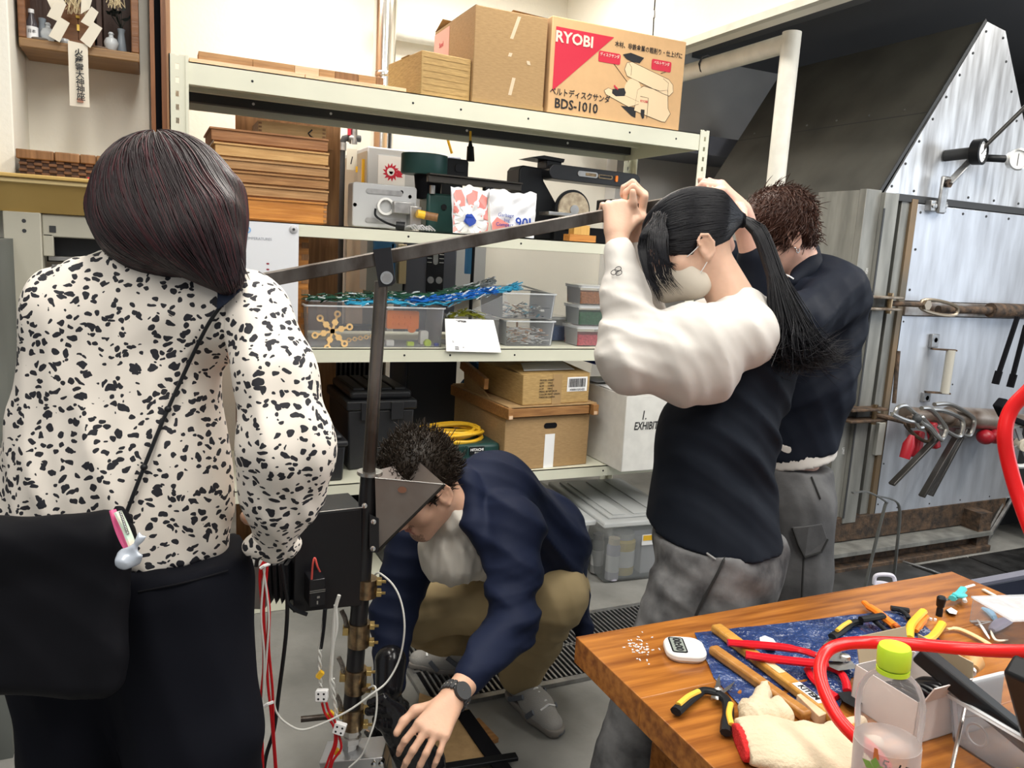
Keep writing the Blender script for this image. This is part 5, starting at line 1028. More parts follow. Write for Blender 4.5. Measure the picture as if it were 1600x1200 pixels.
t = thing('orange_clip', 'orange oval plastic grip beside the yellow pliers', 'clip', T(1440, 970)); loop('grip', [(1431, 986), (1437, 975), (1448, 963)], [.006]*3+[.009]*5+[.006]*3, OR, t)
t = thing('nut_driver', 'short black stubby driver standing near the far table edge', 'driver', T(1466, 952)); c = T(1467, 962); build(G(frame(c)).lathe([(.007, 0), (.007, .015), (.006, .02), (.009, .024), (.010, .042), (.007, .046), (0, .046)], 16), 'stubby_handle', M_['black'], t)
t = thing('white_clip', 'small white and dark clip right of the stubby driver', 'clip', T(1488, 956)); blade('clip_body', [(1479, 953), (1486, 949), (1496, 955), (1494, 960), (1484, 958)], M_['white'], t, .002, .009); blade('clip_jaw', [(1477, 953), (1481, 951), (1486, 958), (1481, 958)], M_['black'], t, .002, .006)
for i, (px, py) in enumerate(((1454, 969), (1461, 970))):
    build_ = build(G(frame(T(px, py))).lathe([(.003, 0), (.003, .005), (0, .006)], 8), 'bead', M_['white'], None, T(px, py)); tag(build_, 'tiny white bead beside the yellow pliers, '+('left' if i == 0 else 'right')+' of the pair', 'bead')
t = thing('teal_clip', 'teal plastic clip tool standing at the far right corner of the table', 'clip', T(1500, 935)); TEAL = mat('teal_clip', (.08, .50, .52), .3)
loop('teal_bar', [(1488, 935), (1498, 928), (1505, 920)], .009, TEAL, t, .02); loop('teal_bar', [(1490, 928), (1500, 932), (1508, 930)], .006, TEAL, t, .026); loop('clear_leg', [(1505, 932), (1508, 940)], .005, M_['white'], t, .012); loop('grey_tip', [(1476, 938), (1490, 934)], .003, M_['zinc'], t, .014); loop('white_tip', [(1508, 918), (1522, 914)], .0035, M_['white'], t, .022)
t = thing('cream_rule', 'cream plastic strip lying along the right edge of the table', 'strip', T(1560, 940)); 
A_ = at(1536, 921, z=TZ+.004); B_ = at(1592, 951, z=TZ+.004); build(G().bar(A_, B_, .010, .004), 'strip', mat('cream_plastic', (.80, .74, .58), .4), t, bevel=.001)
t = thing('wooden_spatula', 'curved pale wooden spatula lying right of the yellow pliers', 'spatula', T(1510, 995)); loop('spatula', [(1480, 983), (1495, 982), (1512, 988), (1535, 1000), (1560, 1016)], [.004]*4+[.006]*14+[.003]*3, mat('pale_spatula', (.80, .58, .28), .5), t, .008, .5)
for nm, lb, pts, m in (('yellow_clip', 'pale yellow plastic clip behind the clear box at the right edge', [(1545, 946), (1560, 950), (1575, 955)], mat('pale_yellow', (.85, .72, .28), .4)), ('sky_blue_clip', 'sky blue plastic clip beside the clear box', [(1535, 950), (1548, 958), (1556, 970)], mat('sky_blue', (.22, .50, .75), .35)), ('lavender_clip', 'grey lavender plastic fish-shaped clip by the clear box', [(1550, 985), (1562, 975), (1580, 968)], mat('lavender_grey', (.28, .28, .40), .4)), ('white_hook', 'thin white plastic hook lying right of the spatula', [(1527, 968), (1536, 982), (1546, 998)], M_['white']), ('cream_hook', 'cream plastic hook below the lavender clip', [(1548, 985), (1556, 1000), (1575, 1000)], mat('cream_hook', (.75, .70, .58), .4))):
    t = thing(nm, lb, 'clip' if 'clip' in nm else 'hook', T(*pts[1])); L_ = len(smooth_path([T(*p) for p in pts], 5)); r_ = .008 if 'clip' in nm else .003
    if nm == 'lavender_clip': r_ = .013
    loop('moulding', pts, [r_*(.5+math.sin(math.pi*k/(L_-1))*.6) for k in range(L_)], m, t, .008)
# clear box at right edge
f = frame(tuple(T(1575, 1010)), rad(-14)); t = thing('clear_box', 'upright clear plastic box at the right edge of the table', 'box', f[:3, 3])
build(G(f).box(0, .14, 0, .11, 0, .055), 'box_body', clear('milky_box', (.7, .72, .74), .14, .3), t, bevel=.003); build(G(f).box(-.003, .143, -.003, .113, .055, .060), 'box_lid', clear('milky_lid', (.75, .77, .8), .3, .25), t, bevel=.002)
# white carton with cables
c0, c1 = T(1328, 1100), T(1425, 1165); f = axes(c0, V(*(c1-c0)[:2], 0), np.cross(Z, V(*(c1-c0)[:2], 0))); w_ = np.linalg.norm(c1-c0); 
t = thing('open_white_carton', 'open white carton with flaps holding black cables behind the bottle', 'box', c0); PK = mat('carton_white_pink', (.72, .66, .64), .7); INN = mat('carton_inner', (.45, .36, .24), .8)
D_ = .145
build(G(f).box(0, w_, 0, .0015, 0, .075), 'front_wall', PK, t); build(G(f).box(0, w_, D_, D_+.0015, 0, .075), 'back_wall', PK, t); build(G(f).box(0, .0015, 0, D_, 0, .075), 'side_wall', PK, t); build(G(f).box(w_-.0015, w_, 0, D_, 0, .075), 'side_wall', PK, t); build(G(f).box(0, w_, 0, D_, 0, .0015), 'bottom', INN, t)
build(G(f@frame((0, 0, .075), 0, 0, rad(-18))).box(-.002, 0, .01, D_-.01, 0, .045), 'flap', INN, t, bevel=.0005); build(G(f@frame((0, D_, .075), 0, rad(12))).box(.01, w_-.01, 0, .002, 0, .04), 'flap', INN, t); build(G(f@frame((w_, 0, .075), 0, 0, rad(25))).box(0, .002, .01, D_*.7, 0, .035), 'flap', PK, t)
t = thing('black_cables', 'bundle of glossy black cables coiled inside the white carton', 'cable', c0); g = G(f); r = random.Random(3)
for k in range(7):
    a = .012+.003*k; g.tube(smooth_path([(a, .02+.015*k, .03), (w_*.4, .02+.016*k, .055+.006*math.sin(k)), (w_*.75, .025+.016*k, .065), (w_-.012, .03+.015*k, .05), (w_*.5, .03+.014*k, .03)], 8), .0045, 8)
build(g, 'cable_coils', M_['blackg'], t)
# PET bottle
bc = T(1375, 1300); top = at(1397, 1025, H=math.hypot(bc[0], bc[1])); hb = top[2]-TZ
t = thing('drink_bottle', 'empty clear drink bottle with lime green cap in the foreground', 'bottle', bc); lean = unit(V(top[0]-bc[0], top[1]-bc[1], hb)); A = np.eye(4); zx = lean; xx_ = unit(np.cross(Y_, zx)); A[:3, 0] = xx_; A[:3, 1] = np.cross(zx, xx_); A[:3, 2] = zx; A[:3, 3] = bc
hb = .262; sc_r = .041
PET = clear('pet_plastic', (.80, .74, .74), .09, .05, 1.15)
pf = [(.02, .004), (.034, 0), (sc_r, .008), (sc_r, .06), (.039, .065), (sc_r, .07), (sc_r, .145), (.0425, .165), (.0425, .190), (.040, .204), (.034, .217), (.024, .227), (.018, .232), (.017, .24)]
build(G(A).lathe(pf, 32), 'bottle_body', PET, t); cp = build(G(A).lathe([(.0205, .232), (.0205, .238)], 28), 'tamper_ring', mat('lime_cap', (.60, .80, .04), .3), t)
g = G(A)
g.lathe([(.0200, .240), (.0208, .243), (.0208, .263), (.0190, .268), (0, .269)], 40); build(g, 'cap', bpy.data.materials['lime_cap'], t)
build(G(A).lathe([(sc_r+.0008, .02), (sc_r+.0008, .135)], 32), 'label_film', clear('label_film', (.82, .74, .72), .35, .3), t)
tow = unit(V(-bc[0], -bc[1], 0)); sd = np.cross(tow, Z)
def onb(a, z): v = (tow*math.cos(a)-sd*math.sin(a))*(sc_r+.002); return bc+v+lean*z
lg = G()
for k in range(5):
    a0 = .25+.0*k; th = k*2*math.pi/5+.3; pts = []
    for q_, w2 in ((0, 0), (.5, .55), (1, 0), (.5, -.55)): pts.append(onb(-.25+(.018*q_*math.cos(th)-.018*w2*math.sin(th)*.6)/sc_r, .112+.018*q_*math.sin(th)+.018*w2*math.cos(th)*.6))
    lg.add(pts, [(0, 1, 2, 3), (3, 2, 1, 0)])
build(lg, 'printed_leaf', mat('leaf_print', (.22, .38, .08), .5), t, smooth=0); lg = G(); lg.add([onb(-.32, .126), onb(-.14, .128), onb(-.2, .142), onb(-.30, .142)], [(0, 1, 2, 3), (3, 2, 1, 0)]); build(lg, 'printed_bud', mat('bud_print', (.65, .18, .05), .5), t, smooth=0)
text('5-17', .02, onb(.3, .122), unit(np.cross(Z, tow)), Z, M_['ink'], t, shear=.2)
# cotton glove: one mesh through an SDF (see people section); placed later
# clear tub front right with tools
A0, A1 = T(1462, 1150, .0), T(1600, 1240, 0); d = unit(V(*(A1-A0)[:2], 0)); f = axes(A0, d, np.cross(Z, d))
CT = clear('tub_clear', (.7, .73, .77), .12, .2, 1.25)
t = thing('clear_tool_tub', 'clear open tub holding black tubes in the right foreground', 'storage tub', A0)
g = G(f); L_ = .26; D_ = .17; H_ = .085
def rp(s, z): return [(x+L_/2, y+D_/2, z) for x, y in rr(L_-2*s, D_-2*s, .02)]
a, b, c, e_ = rp(.012, 0), rp(0, H_), rp(.002, H_), rp(.014, .002); n = len(a)
g.add(a+b+c+e_, [tuple(range(n-1, -1, -1)), tuple(range(3*n, 4*n))]+[(i, (i+1) % n, n+(i+1) % n, n+i) for i in range(n)]+[(n+i, n+(i+1) % n, 2*n+(i+1) % n, 2*n+i) for i in range(n)]+[(2*n+i, 2*n+(i+1) % n, 3*n+(i+1) % n, 3*n+i) for i in range(n)]); build(g, 'tub_body', CT, t)
g = G(f); g.ring([(x+L_/2, y+D_/2) for x, y in rr(L_+.014, D_+.014, .026)], [(x+L_/2, y+D_/2) for x, y in rr(L_, D_, .02)], H_-.006, H_); build(g, 'rim', clear('tub_rim', (.85, .88, .9), .45, .2), t)
F_ = lambda x, y, z: (f@np.array([x, y, z, 1]))[:3]
for nm, lb, p, q, r_ in (('black_tube', 'square black plastic tube leaning out of the clear tub to the left', F_(.15, .07, .03), at(1435, 1018, D=1.30), .017), ('black_pistol_grip', 'black ribbed tool handle leaning out of the clear tub to the right', F_(.14, .06, .03), at(1600, 1045, D=1.08), .021)):
    t = thing(nm, lb, 'tool', p); build(G().bar(p, q, r_*2, r_*1.7), 'shaft', M_['black'], t, bevel=.006)
    k = unit(q-p)
    if nm == 'black_tube': build(G().bar(q-k*.0005, q+k*.001, r_*1.5, r_*1.2), 'tube_mouth', mat('pale_blue_end', (.45, .5, .62), .4), t)
    else: build(G().tube([p+(q-p)*.5, p+(q-p)*.9], .024, 12, flat=.7), 'grip', M_['black'], t)
t = thing('drill_bits', 'steel drill bits and hex keys lying in the clear tub at the right edge', 'drill bits', F_(.2, .08, .03))
for k in range(4): build(G().tube([F_(.14+.01*k, .03+.018*k, .05), F_(.27, .05+.022*k, .085)], .004, 8), 'bit', M_['steel'], t)
c = F_(.03, .01, .03); t = thing('ring_fitting', 'clear ring fitting lying inside the tub behind its front wall', 'ring', c); build(G(axes(F_(.05, .025, .028), d, Z)).tube([(.017*math.cos(a), .017*math.sin(a), 0) for a in np.linspace(0, 6.283, 24)[:-1]], .002, 6, closed=True), 'ring', M_['white'], t); build(G().tube(smooth_path([F_(.025, .02, .045), F_(.04, .03, .055), F_(.055, .03, .06)]), .002, 6), 'clip', M_['white'], t)
t = thing('yellow_note', 'bright yellow paper tag lying in the clear tub', 'note', F_(.18, .03, .05)); build(G(f).add([(.13, .002, .03), (.17, .002, .045), (.185, .004, .03), (.15, .003, .015)]+[(.13, .004, .03), (.17, .004, .045), (.185, .006, .03), (.15, .005, .015)], [(0, 1, 2, 3), (7, 6, 5, 4), (0, 4, 5, 1), (1, 5, 6, 2), (2, 6, 7, 3), (3, 7, 4, 0)]).box(.20, .26, .04, .1, .07, .072), 'note_paper', mat('note_yellow', (.85, .75, .03), .5), t, smooth=0)
c = T(1525, 1075, .0); t = thing('wood_handled_screwdriver', 'screwdriver with round wooden handle behind the clear tub', 'screwdriver', c); a = at(1522, 1035, D=1.38); b = at(1513, 1078, D=1.32); build(G().tube([a+unit(a-b)*.02, a, a+(b-a)*.25], [.010, .017, .010], 14), 'wooden_handle', mat('beech', (.60, .32, .12), .4), t); build(G().tube([a+(b-a)*.22, a+(b-a)*.4], .007, 12), 'ferrule', M_['chrome'], t); build(G().tube([a+(b-a)*.4, b], .003, 8), 'shank', M_['chrome'], t)
build(G().tube([b, b+V(0, 0, 0)-unit(a-b)*(b[2]-TZ-.002)/max(.2, unit(a-b)[2])], .003, 8), 'tip', M_['chrome'], t)
# big red hose: from the right edge over the table
t = thing('red_hose', 'thick bright red hose sweeping over the table past the bottle', 'hose', T(1300, 1060, .05))
P = [at(1640, 1018, D=1.12), at(1560, 1017, D=1.17), at(1500, 1013, D=1.2), at(1430, 1007, D=1.22), at(1370, 1004, D=1.25), at(1320, 1006, D=1.25), at(1292, 1018, D=1.24), at(1281, 1045, D=1.22), at(1288, 1080, D=1.19), at(1308, 1120, D=1.16), at(1335, 1150, D=1.14), at(1362, 1172, D=1.13), at(1385, 1200, D=1.125)]
build(G().tube(smooth_path(P, 8), .0098, 18), 'hose', M_['redrub'], t)
t = thing('hanging_red_hose', 'thick red hose hanging in an arc at the right edge before the furnace', 'hose', at(1570, 660, D=1.5))
build(G().tube(smooth_path([at(1650, 560, D=1.45), at(1612, 605, D=1.48), at(1580, 640, D=1.5), at(1570, 680, D=1.5), at(1578, 730, D=1.5), at(1600, 800, D=1.48), at(1640, 900, D=1.42)], 8), .0135, 18), 'hose', mat('red_rubber_dark', (.70, .010, .012), .3), t)
# dark bin right of table
t = thing('dark_crate', 'dark navy open crate beyond the right end of the table', 'crate', (2.1, 1.3, 0)); CR_ = mat('crate_navy', (.02, .022, .035), .35)
build(G().box(2.12, 2.8, 1.42, 1.45, 0, .59).box(2.12, 2.15, .5, 1.42, 0, .59).box(2.77, 2.8, .5, 1.42, 0, .59).box(2.15, 2.77, .5, 1.42, 0, .02), 'crate_walls', CR_, t, bevel=.004)
build(G().box(2.12, 2.8, 1.42, 1.45, .59, .60), 'rim', mat('crate_rim', (.16, .16, .2), .3), t)
t = thing('denim_bundle', 'folded blue-grey cloth inside the dark crate', 'cloth', (2.2, 1.1, .6)); g = G(); g.sheet(lambda u, v: (2.22+.5*u, .8+.58*v, .45+.12*math.sin(u*3)*math.sin(v*3)+.012*math.sin(u*17+v*5)), 16, 16); build(g, 'cloth', mat('denim_blue', (.04, .06, .11), .8), t)
# ================================================================ organic shapes: signed distance fields -> one continuous mesh
class SDF:
    def __init__(s, h=.006, sc=1.0): s.pr = []; s.h = h; s.disp = None; s.slack = 1.25; s.amp = 0; s.sc = sc
    def _add(s, fn, c, rad_, k, op): s.pr.append((fn, np.asarray(c, float), rad_, k, op)); return s
    def rc(s, a, b, ra, rb=None, k=.02, op='u', flat=None):
        a = np.asarray(a, float); b = np.asarray(b, float); rb = ra if rb is None else rb; ra *= s.sc; rb *= s.sc; ba = b-a; L2 = max(ba@ba, 1e-12); mid = (a+b)/2
        def fn(P):
            q = P
            if flat is not None:
                ax, sc_ = flat; w = (P-mid)@ax; q = P+ax*(w*(1/sc_-1))[:, None]
            t = np.clip(((q-a)@ba)/L2, 0, 1); d = np.linalg.norm(q-a-t[:, None]*ba, axis=1)-(ra+(rb-ra)*t)
            return d*(min(1, flat[1]) if flat is not None and flat[1] < 1 else 1)
        m = max(1, flat[1]) if flat is not None else 1
        return s._add(fn, mid, (math.sqrt(L2)/2+max(ra, rb))*m, k, op)
    def chain(s, pts, rs, k=.02, flat=None):
        for i in range(len(pts)-1): s.rc(pts[i], pts[i+1], rs[i], rs[i+1], k, 'u', flat)
        return s
    def ell(s, c, r, A=None, k=.02, op='u'):
        c = np.asarray(c, float); r = np.asarray(r, float); A = np.eye(3) if A is None else np.asarray(A, float)   # rows = axes
        def fn(P):
            q = (P-c)@A.T; k0 = np.linalg.norm(q/r, axis=1); k1 = np.linalg.norm(q/(r*r), axis=1)+1e-9
            return k0*(k0-1)/k1
        return s._add(fn, c, r.max(), k, op)
    def box(s, c, half, A, r=.01, k=.01, op='u'):
        c = np.asarray(c, float); half = np.asarray(half, float)-r; A = np.asarray(A, float)
        def fn(P):
            q = np.abs((P-c)@A.T)-half; return np.linalg.norm(np.maximum(q, 0), axis=1)+np.minimum(q.max(axis=1), 0)-r
        return s._add(fn, c, np.linalg.norm(half)+r, k, op)
    def cut(s, o, n): 
        o = np.asarray(o, float); n = unit(n)
        return s._add(lambda P: (P-o)@n, o, 1e9, .004, 'i')
    @staticmethod
    def comb(d, e, k, op):
        if op == 'u': h_ = np.clip(.5+.5*(d-e)/k, 0, 1); return d*(1-h_)+e*h_-k*h_*(1-h_)
        if op == 's': e = -e; h_ = np.clip(.5-.5*(d-e)/k, 0, 1); return d*(1-h_)+e*h_+k*h_*(1-h_)
        return np.maximum(d, e)
    def ev(s, P):
        d = np.full(len(P), 10.0)
        for fn, c, R_, k, op in s.pr: d = s.comb(d, fn(P), k, op)
        return d
    def grad(s, P, e=.002):
        g = np.stack([s.ev(P+V(*[e if i == j else 0 for j in range(3)]))-s.ev(P-V(*[e if i == j else 0 for j in range(3)])) for i in range(3)], 1)
        return g/(np.linalg.norm(g, axis=1)[:, None]+1e-9)
    def project(s, P, off=0, it=3):
        P = np.asarray(P, float)
        for _ in range(it): P = P-s.grad(P)*(s.ev(P)-off)[:, None]*.9
        return P
    def mesh(s):
        us = [p for p in s.pr if p[4] == 'u']; lo = np.min([p[1]-p[2]-.02-s.amp for p in us], axis=0); hi = np.max([p[1]+p[2]+.02+s.amp for p in us], axis=0)
        h = s.h; B = 8; nb = np.ceil((hi-lo)/(h*B)).astype(int)
        bc = np.stack(np.meshgrid(*[np.arange(n) for n in nb], indexing='ij'), -1).reshape(-1, 3)
        cen = lo+(bc*B+(B-1)/2)*h; rb = math.sqrt(3)/2*B*h*s.slack
        Dk = [p[0](cen) for p in s.pr]; dc = np.full(len(cen), 10.0); dmin = np.full(len(cen), 10.0)
        for (fn, c, R_, k, op), e in zip(s.pr, Dk):
            dc = s.comb(dc, e, k, op)
            if op == 'u': dmin = np.minimum(dmin, e)
        act = np.where(np.abs(dc) < rb+.03+s.amp)[0] if True else None
        loc = np.stack(np.meshgrid(*[np.arange(B)]*3, indexing='ij'), -1).reshape(-1, 3)*h
        base = lo+bc[act]*B*h; P = (base[:, None, :]+loc[None]).astype(float); na = len(act); d = np.full((na, B**3), 10.0)
        for (fn, c, R_, k, op), e in zip(s.pr, Dk):
            ea = e[act]
            if op == 'u': m = ea < dmin[act]+2*rb+k+.01
            elif op == 's': m = ea < rb+k+.01
            else: m = np.ones(na, bool)
            if not m.any(): continue
            q = P[m].reshape(-1, 3); v = fn(q).reshape(-1, B**3); d[m] = s.comb(d[m], v, k, op)
        if s.disp is not None: 
            q = P.reshape(-1, 3); d = d+s.disp(q).reshape(na, -1)
        N = nb*B; Vg = np.empty(tuple(N), np.float32)
        V6 = Vg.reshape(nb[0], B, nb[1], B, nb[2], B); V6[:] = dc.reshape(*nb)[:, None, :, None, :, None]
        ia = bc[act]
        V6[ia[:, 0], :, ia[:, 1], :, ia[:, 2], :] = d.reshape(na, B, B, B)
        Vg[Vg == 0] = 1e-6; S_ = Vg < 0
        n0, n1, n2 = N; c8 = np.zeros((n0-1, n1-1, n2-1), np.uint8)
        offs = [(i, j, k) for i in (0, 1) for j in (0, 1) for k in (0, 1)]
        for (i, j, k) in offs: c8 += S_[i:n0-1+i, j:n1-1+j, k:n2-1+k]
        idx = np.argwhere((c8 > 0) & (c8 < 8)); acc = np.zeros((len(idx), 3)); cnt = np.zeros(len(idx))
        for a in range(8):
            for b in range(a+1, 8):
                oa, ob = np.array(offs[a]), np.array(offs[b])
                if np.abs(oa-ob).sum() != 1: continue
                va = Vg[tuple((idx+oa).T)]; vb = Vg[tuple((idx+ob).T)]; m = (va < 0) != (vb < 0); t = va/(va-vb+1e-12)
                acc[m] += oa+(ob-oa)*t[m][:, None]; cnt[m] += 1
        pos = lo+(idx+acc/cnt[:, None])*h; im = np.full((n0-1, n1-1, n2-1), -1, np.int32); im[tuple(idx.T)] = np.arange(len(idx))
        Q = []
        for ax in range(3):
            sl0 = [slice(None)]*3; sl1 = [slice(None)]*3; sl0[ax] = slice(0, -1); sl1[ax] = slice(1, None)
            A_, B_ = S_[tuple(sl0)], S_[tuple(sl1)]; e = np.argwhere(A_ != B_); o1, o2 = (ax+1) % 3, (ax+2) % 3
            e = e[(e[:, o1] > 0) & (e[:, o2] > 0) & (e[:, o1] < N[o1]-1) & (e[:, o2] < N[o2]-1)]
            ins = A_[tuple(e.T)]
            def cell(da, db): q = e.copy(); q[:, o1] -= da; q[:, o2] -= db; return im[tuple(q.T)]
            q = np.stack([cell(1, 1), cell(0, 1), cell(0, 0), cell(1, 0)], 1); q[~ins] = q[~ins][:, ::-1]; Q.append(q[(q >= 0).all(1)])
        Q = np.concatenate(Q)
        # one light smoothing pass
        nv = len(pos); sm = np.zeros((nv, 3)); cn = np.zeros(nv)
        for a, b in ((0, 1), (1, 2), (2, 3), (3, 0)):
            for x_, y_ in ((a, b), (b, a)): np.add.at(sm, Q[:, x_], pos[Q[:, y_]]); np.add.at(cn, Q[:, x_], 1)
        pos = pos*.5+sm/np.maximum(cn, 1)[:, None]*.5
        return pos, Q
def flow(S, P0, field, m, step, off=.001, jit=.15):
    """comb hairs over a surface: walk from each root along the field, staying on the skin of S"""
    P = S.project(P0, off, 3); out = [P]; j = RNG.normal(0, jit, P.shape)
    for i in range(m-1):
        g = S.grad(P); f_ = field(P)+j; f_ = f_-g*(f_*g).sum(1)[:, None]; f_ /= np.linalg.norm(f_, axis=1)[:, None]+1e-9
        P = P+f_*step; P = P-S.grad(P)*(S.ev(P)-off)[:, None]*.9; out.append(P)
    return np.stack(out, 1)
def roots(o, n, keep=None):
    me = o.data; v = np.empty(len(me.vertices)*3, np.float32); me.vertices.foreach_get('co', v); v = v.reshape(-1, 3).astype(float)+wloc(o)
    if keep is not None: v = v[keep(v)]
    return v[RNG.integers(0, len(v), n)]
def nmesh(name, pos, Q, mats, parent=None, loc=None, pick=None, label=None):
    base = wloc(parent) if parent is not None else (V(*loc) if loc is not None else V(0, 0, 0))
    me = bpy.data.meshes.new(name); n = len(pos); m = len(Q); w_ = Q.shape[1]
    me.vertices.add(n); me.vertices.foreach_set('co', (pos-base).astype(np.float32).ravel()); me.loops.add(m*w_); me.loops.foreach_set('vertex_index', Q.astype(np.int32).ravel())
    me.polygons.add(m); me.polygons.foreach_set('loop_start', np.arange(0, m*w_, w_, dtype=np.int32)); me.polygons.foreach_set('loop_total', np.full(m, w_, np.int32))
    me.polygons.foreach_set('use_smooth', np.ones(m, bool))
    mats = mats if isinstance(mats, (list, tuple)) else [mats]
    for mm in mats: me.materials.append(mm)
    if pick is not None: me.polygons.foreach_set('material_index', pick(pos[Q].mean(1)).astype(np.int32))
    me.update(calc_edges=True); me.validate()
    o = link(name, me, parent, (0, 0, 0) if parent is not None else tuple(base))
    if label: o['label'] = label
    return o
def sdfobj(S, name, mats, parent=None, loc=None, pick=None, label=None):
    p, q = S.mesh(); return nmesh(name, p, q, mats, parent, loc, pick, label)
def strands(C, r, name, m, parent, label=None):
    """C: (n, m, 3) curves -> thin three-sided tapered hairs in one mesh"""
    C = np.asarray(C, float); n, k, _ = C.shape; t = np.gradient(C, axis=1); t /= np.linalg.norm(t, axis=2)[..., None]+1e-9
    up = np.tile(V(.3, .2, 1), (n, k, 1)); a = np.cross(t, up); a /= np.linalg.norm(a, axis=2)[..., None]+1e-9; b = np.cross(t, a)
    tt = np.linspace(0, 1, k); rr_ = (r*np.minimum(1, np.minimum(tt*8+.3, (1-tt)*5+.12)))[None, :, None]
    vs = np.stack([C+rr_*(a*math.cos(q)+b*math.sin(q)) for q in (0, 2.094, 4.189)], 2)   # n,k,3,3
    ids = np.arange(n*k*3).reshape(n, k, 3); F_ = []
    for j in range(3): F_.append(np.stack([ids[:, :-1, j], ids[:, :-1, (j+1) % 3], ids[:, 1:, (j+1) % 3], ids[:, 1:, j]], -1).reshape(-1, 4))
    return nmesh(name, vs.reshape(-1, 3), np.concatenate(F_), m, parent, label=label)
def bez(A, B_, C_, m):   # arrays (n,3): quadratic curves through three control rows
    t = np.linspace(0, 1, m)[None, :, None]; return (1-t)**2*A[:, None]+2*t*(1-t)*B_[:, None]+t*t*C_[:, None]
def pathlerp(P, u):
    P = np.array(P, float); x = u*(len(P)-1); i = np.clip(x.astype(int), 0, len(P)-2); f_ = (x-i)[:, None]; return P[i]*(1-f_)+P[i+1]*f_
def hand(S, w0, fwd, nrm, side, s=1.0, curl=(60, 80, 50), thumb=None, rots=(0, 0, 0, 0), spread=.1, r=1.0):
    """w0 wrist point, fwd towards the knuckles, nrm out of the back of the hand, side = +-1 picks the thumb side"""
    f = unit(fwd); n = unit(np.asarray(nrm)-f*np.dot(nrm, f)); lat = np.cross(f, n)*side
    offs = (.030, .010, -.010, -.029); L = (.088, .091, .086, .078); seg = ((.040, .025, .020), (.045, .028, .021), (.041, .026, .020), (.032, .020, .018)); rs = (.0095, .0098, .0093, .0083)
    cuf = unit(np.asarray(w0))
    S.rc(w0-f*.02*s, w0+f*.02*s, .026*s*r, .027*s*r, .012, flat=(n, .72))
    for i in range(4):
        K = w0+(f*L[i]+lat*offs[i])*s
        S.rc(w0+(f*.02+lat*offs[i]*.55)*s, K, .0165*s*r, .0115*s*r, .012)
        a = 0; p = K; d0 = unit(f+lat*spread*(1.2-.8*i))
        for j in range(3):
            a += rad(curl[j]+(rots[i] if j == 0 else rots[i]*.5)); d = d0*math.cos(a)-n*math.sin(a); q = p+d*seg[i][j]*s; ra = rs[i]*s*r*(1-.10*j); S.rc(p, q, ra, ra*.9, .0035); p = q
    th = thumb or ((.55, .8, .25), (.8, .45, .35), (.95, .1, .3)); p = w0+(f*.022+lat*.020-n*.006)*s
    for (a, b, c), l_, ra in zip(th, (.044, .032, .027), (.0155, .0115, .0105)):
        q = p+unit(f*a+lat*b-n*c)*l_*s; S.rc(p, q, ra*s*r, ra*s*r*.86, .007); p = q
    return p
def head(S, c, f, u, s=1.0, male=True):
    f = unit(f); u = unit(np.asarray(u)-f*np.dot(u, f)); r = np.cross(f, u); A = np.array([r, f, u])
    p = lambda x, y, z: c+(r*x+f*y+u*z)*s
    S.ell(p(0, -.012, .022), V(.076, .096, .098)*s, A, .02); S.ell(p(0, .022, -.040), V(.060, .068, .080)*s, A, .02)
    j = .0 if male else -.004
    for sx in (-1, 1):
        S.rc(p(sx*(.052+j), .005, -.055), p(sx*.020, .072, -.104), (.026+j)*s, .018*s, .025); S.ell(p(sx*.042, .058, -.032), V(.026, .024, .024)*s, A, .02)
        S.rc(p(sx*.014, .093, .014), p(sx*.046, .078, .014), .010*s, .009*s, .014)
        S.ell(p(sx*.031, .101, -.009), V(.018, .014, .012)*s, A, .012, 's'); S.ell(p(sx*.031, .080, -.009), V(.0155, .0125, .0115)*s, A, .003)
        S.rc(p(sx*.018, .093, -.0125), p(sx*.045, .083, -.0135), .0028*s, .0022*s, .002)
        S.ell(p(sx*.013, .097, -.044), V(.009, .010, .008)*s, A, .006)
        S.ell(p(sx*.079, -.008, -.018), V(.009, .020, .032)*s, A, .006); S.ell(p(sx*.089, -.003, -.012), V(.0075, .011, .019)*s, A, .004, 's'); S.ell(p(sx*.078, -.004, -.045), V(.007, .010, .010)*s, A, .006)
    for sx in (-1, 1):
        E_ = [(-.002, -.046), (-.020, -.036), (-.027, -.012), (-.020, .010), (-.004, .016), (.008, .006), (.008, -.008)]
        for (a, b), (c_, d_) in zip(E_[:-1], E_[1:]): S.rc(p(sx*.087, a, b), p(sx*.087, c_, d_), .0042*s, k=.002)
    S.rc(p(0, .092, .004), p(0, .110, -.036), .0085*s, .0105*s, .010); S.ell(p(0, .112, -.040), V(.0125, .011, .010)*s, A, .006)
    S.rc(p(-.017, .090, -.066), p(.017, .090, -.066), .0062*s, k=.006); S.rc(p(-.0, .096, -.066), p(0, .0965, -.066), .0065*s, k=.008); S.rc(p(-.015, .088, -.0785), p(.015, .088, -.0785), .0070*s, k=.006); S.rc(p(-.022, .101, -.0722), p(.022, .101, -.0722), .0018*s, k=.004, op='s')
    S.ell(p(0, .080, -.104), V(.022, .017, .017)*s, A, .014)
    return p
def raydrape(S, pxy, off=.002, n=1, d0=.6, d1=3.0):
    """points where the sight lines through a pixel path meet a surface: seams, straps and prints laid on cloth"""
    out = []
    P = smooth_path([V(a, b, 0) for a, b in pxy], n) if n > 1 else [V(a, b, 0) for a, b in pxy]
    D = np.array([CF+CR*(p[0]-800)/FPX-CU*(p[1]-600)/FPX for p in P]); t = np.full(len(P), d0)
    for _ in range(60): t = t+np.clip(S.ev(CO+D*t[:, None])-off, -.05, .2)*.8
    t = np.clip(t, d0, d1); return CO+D*t[:, None]
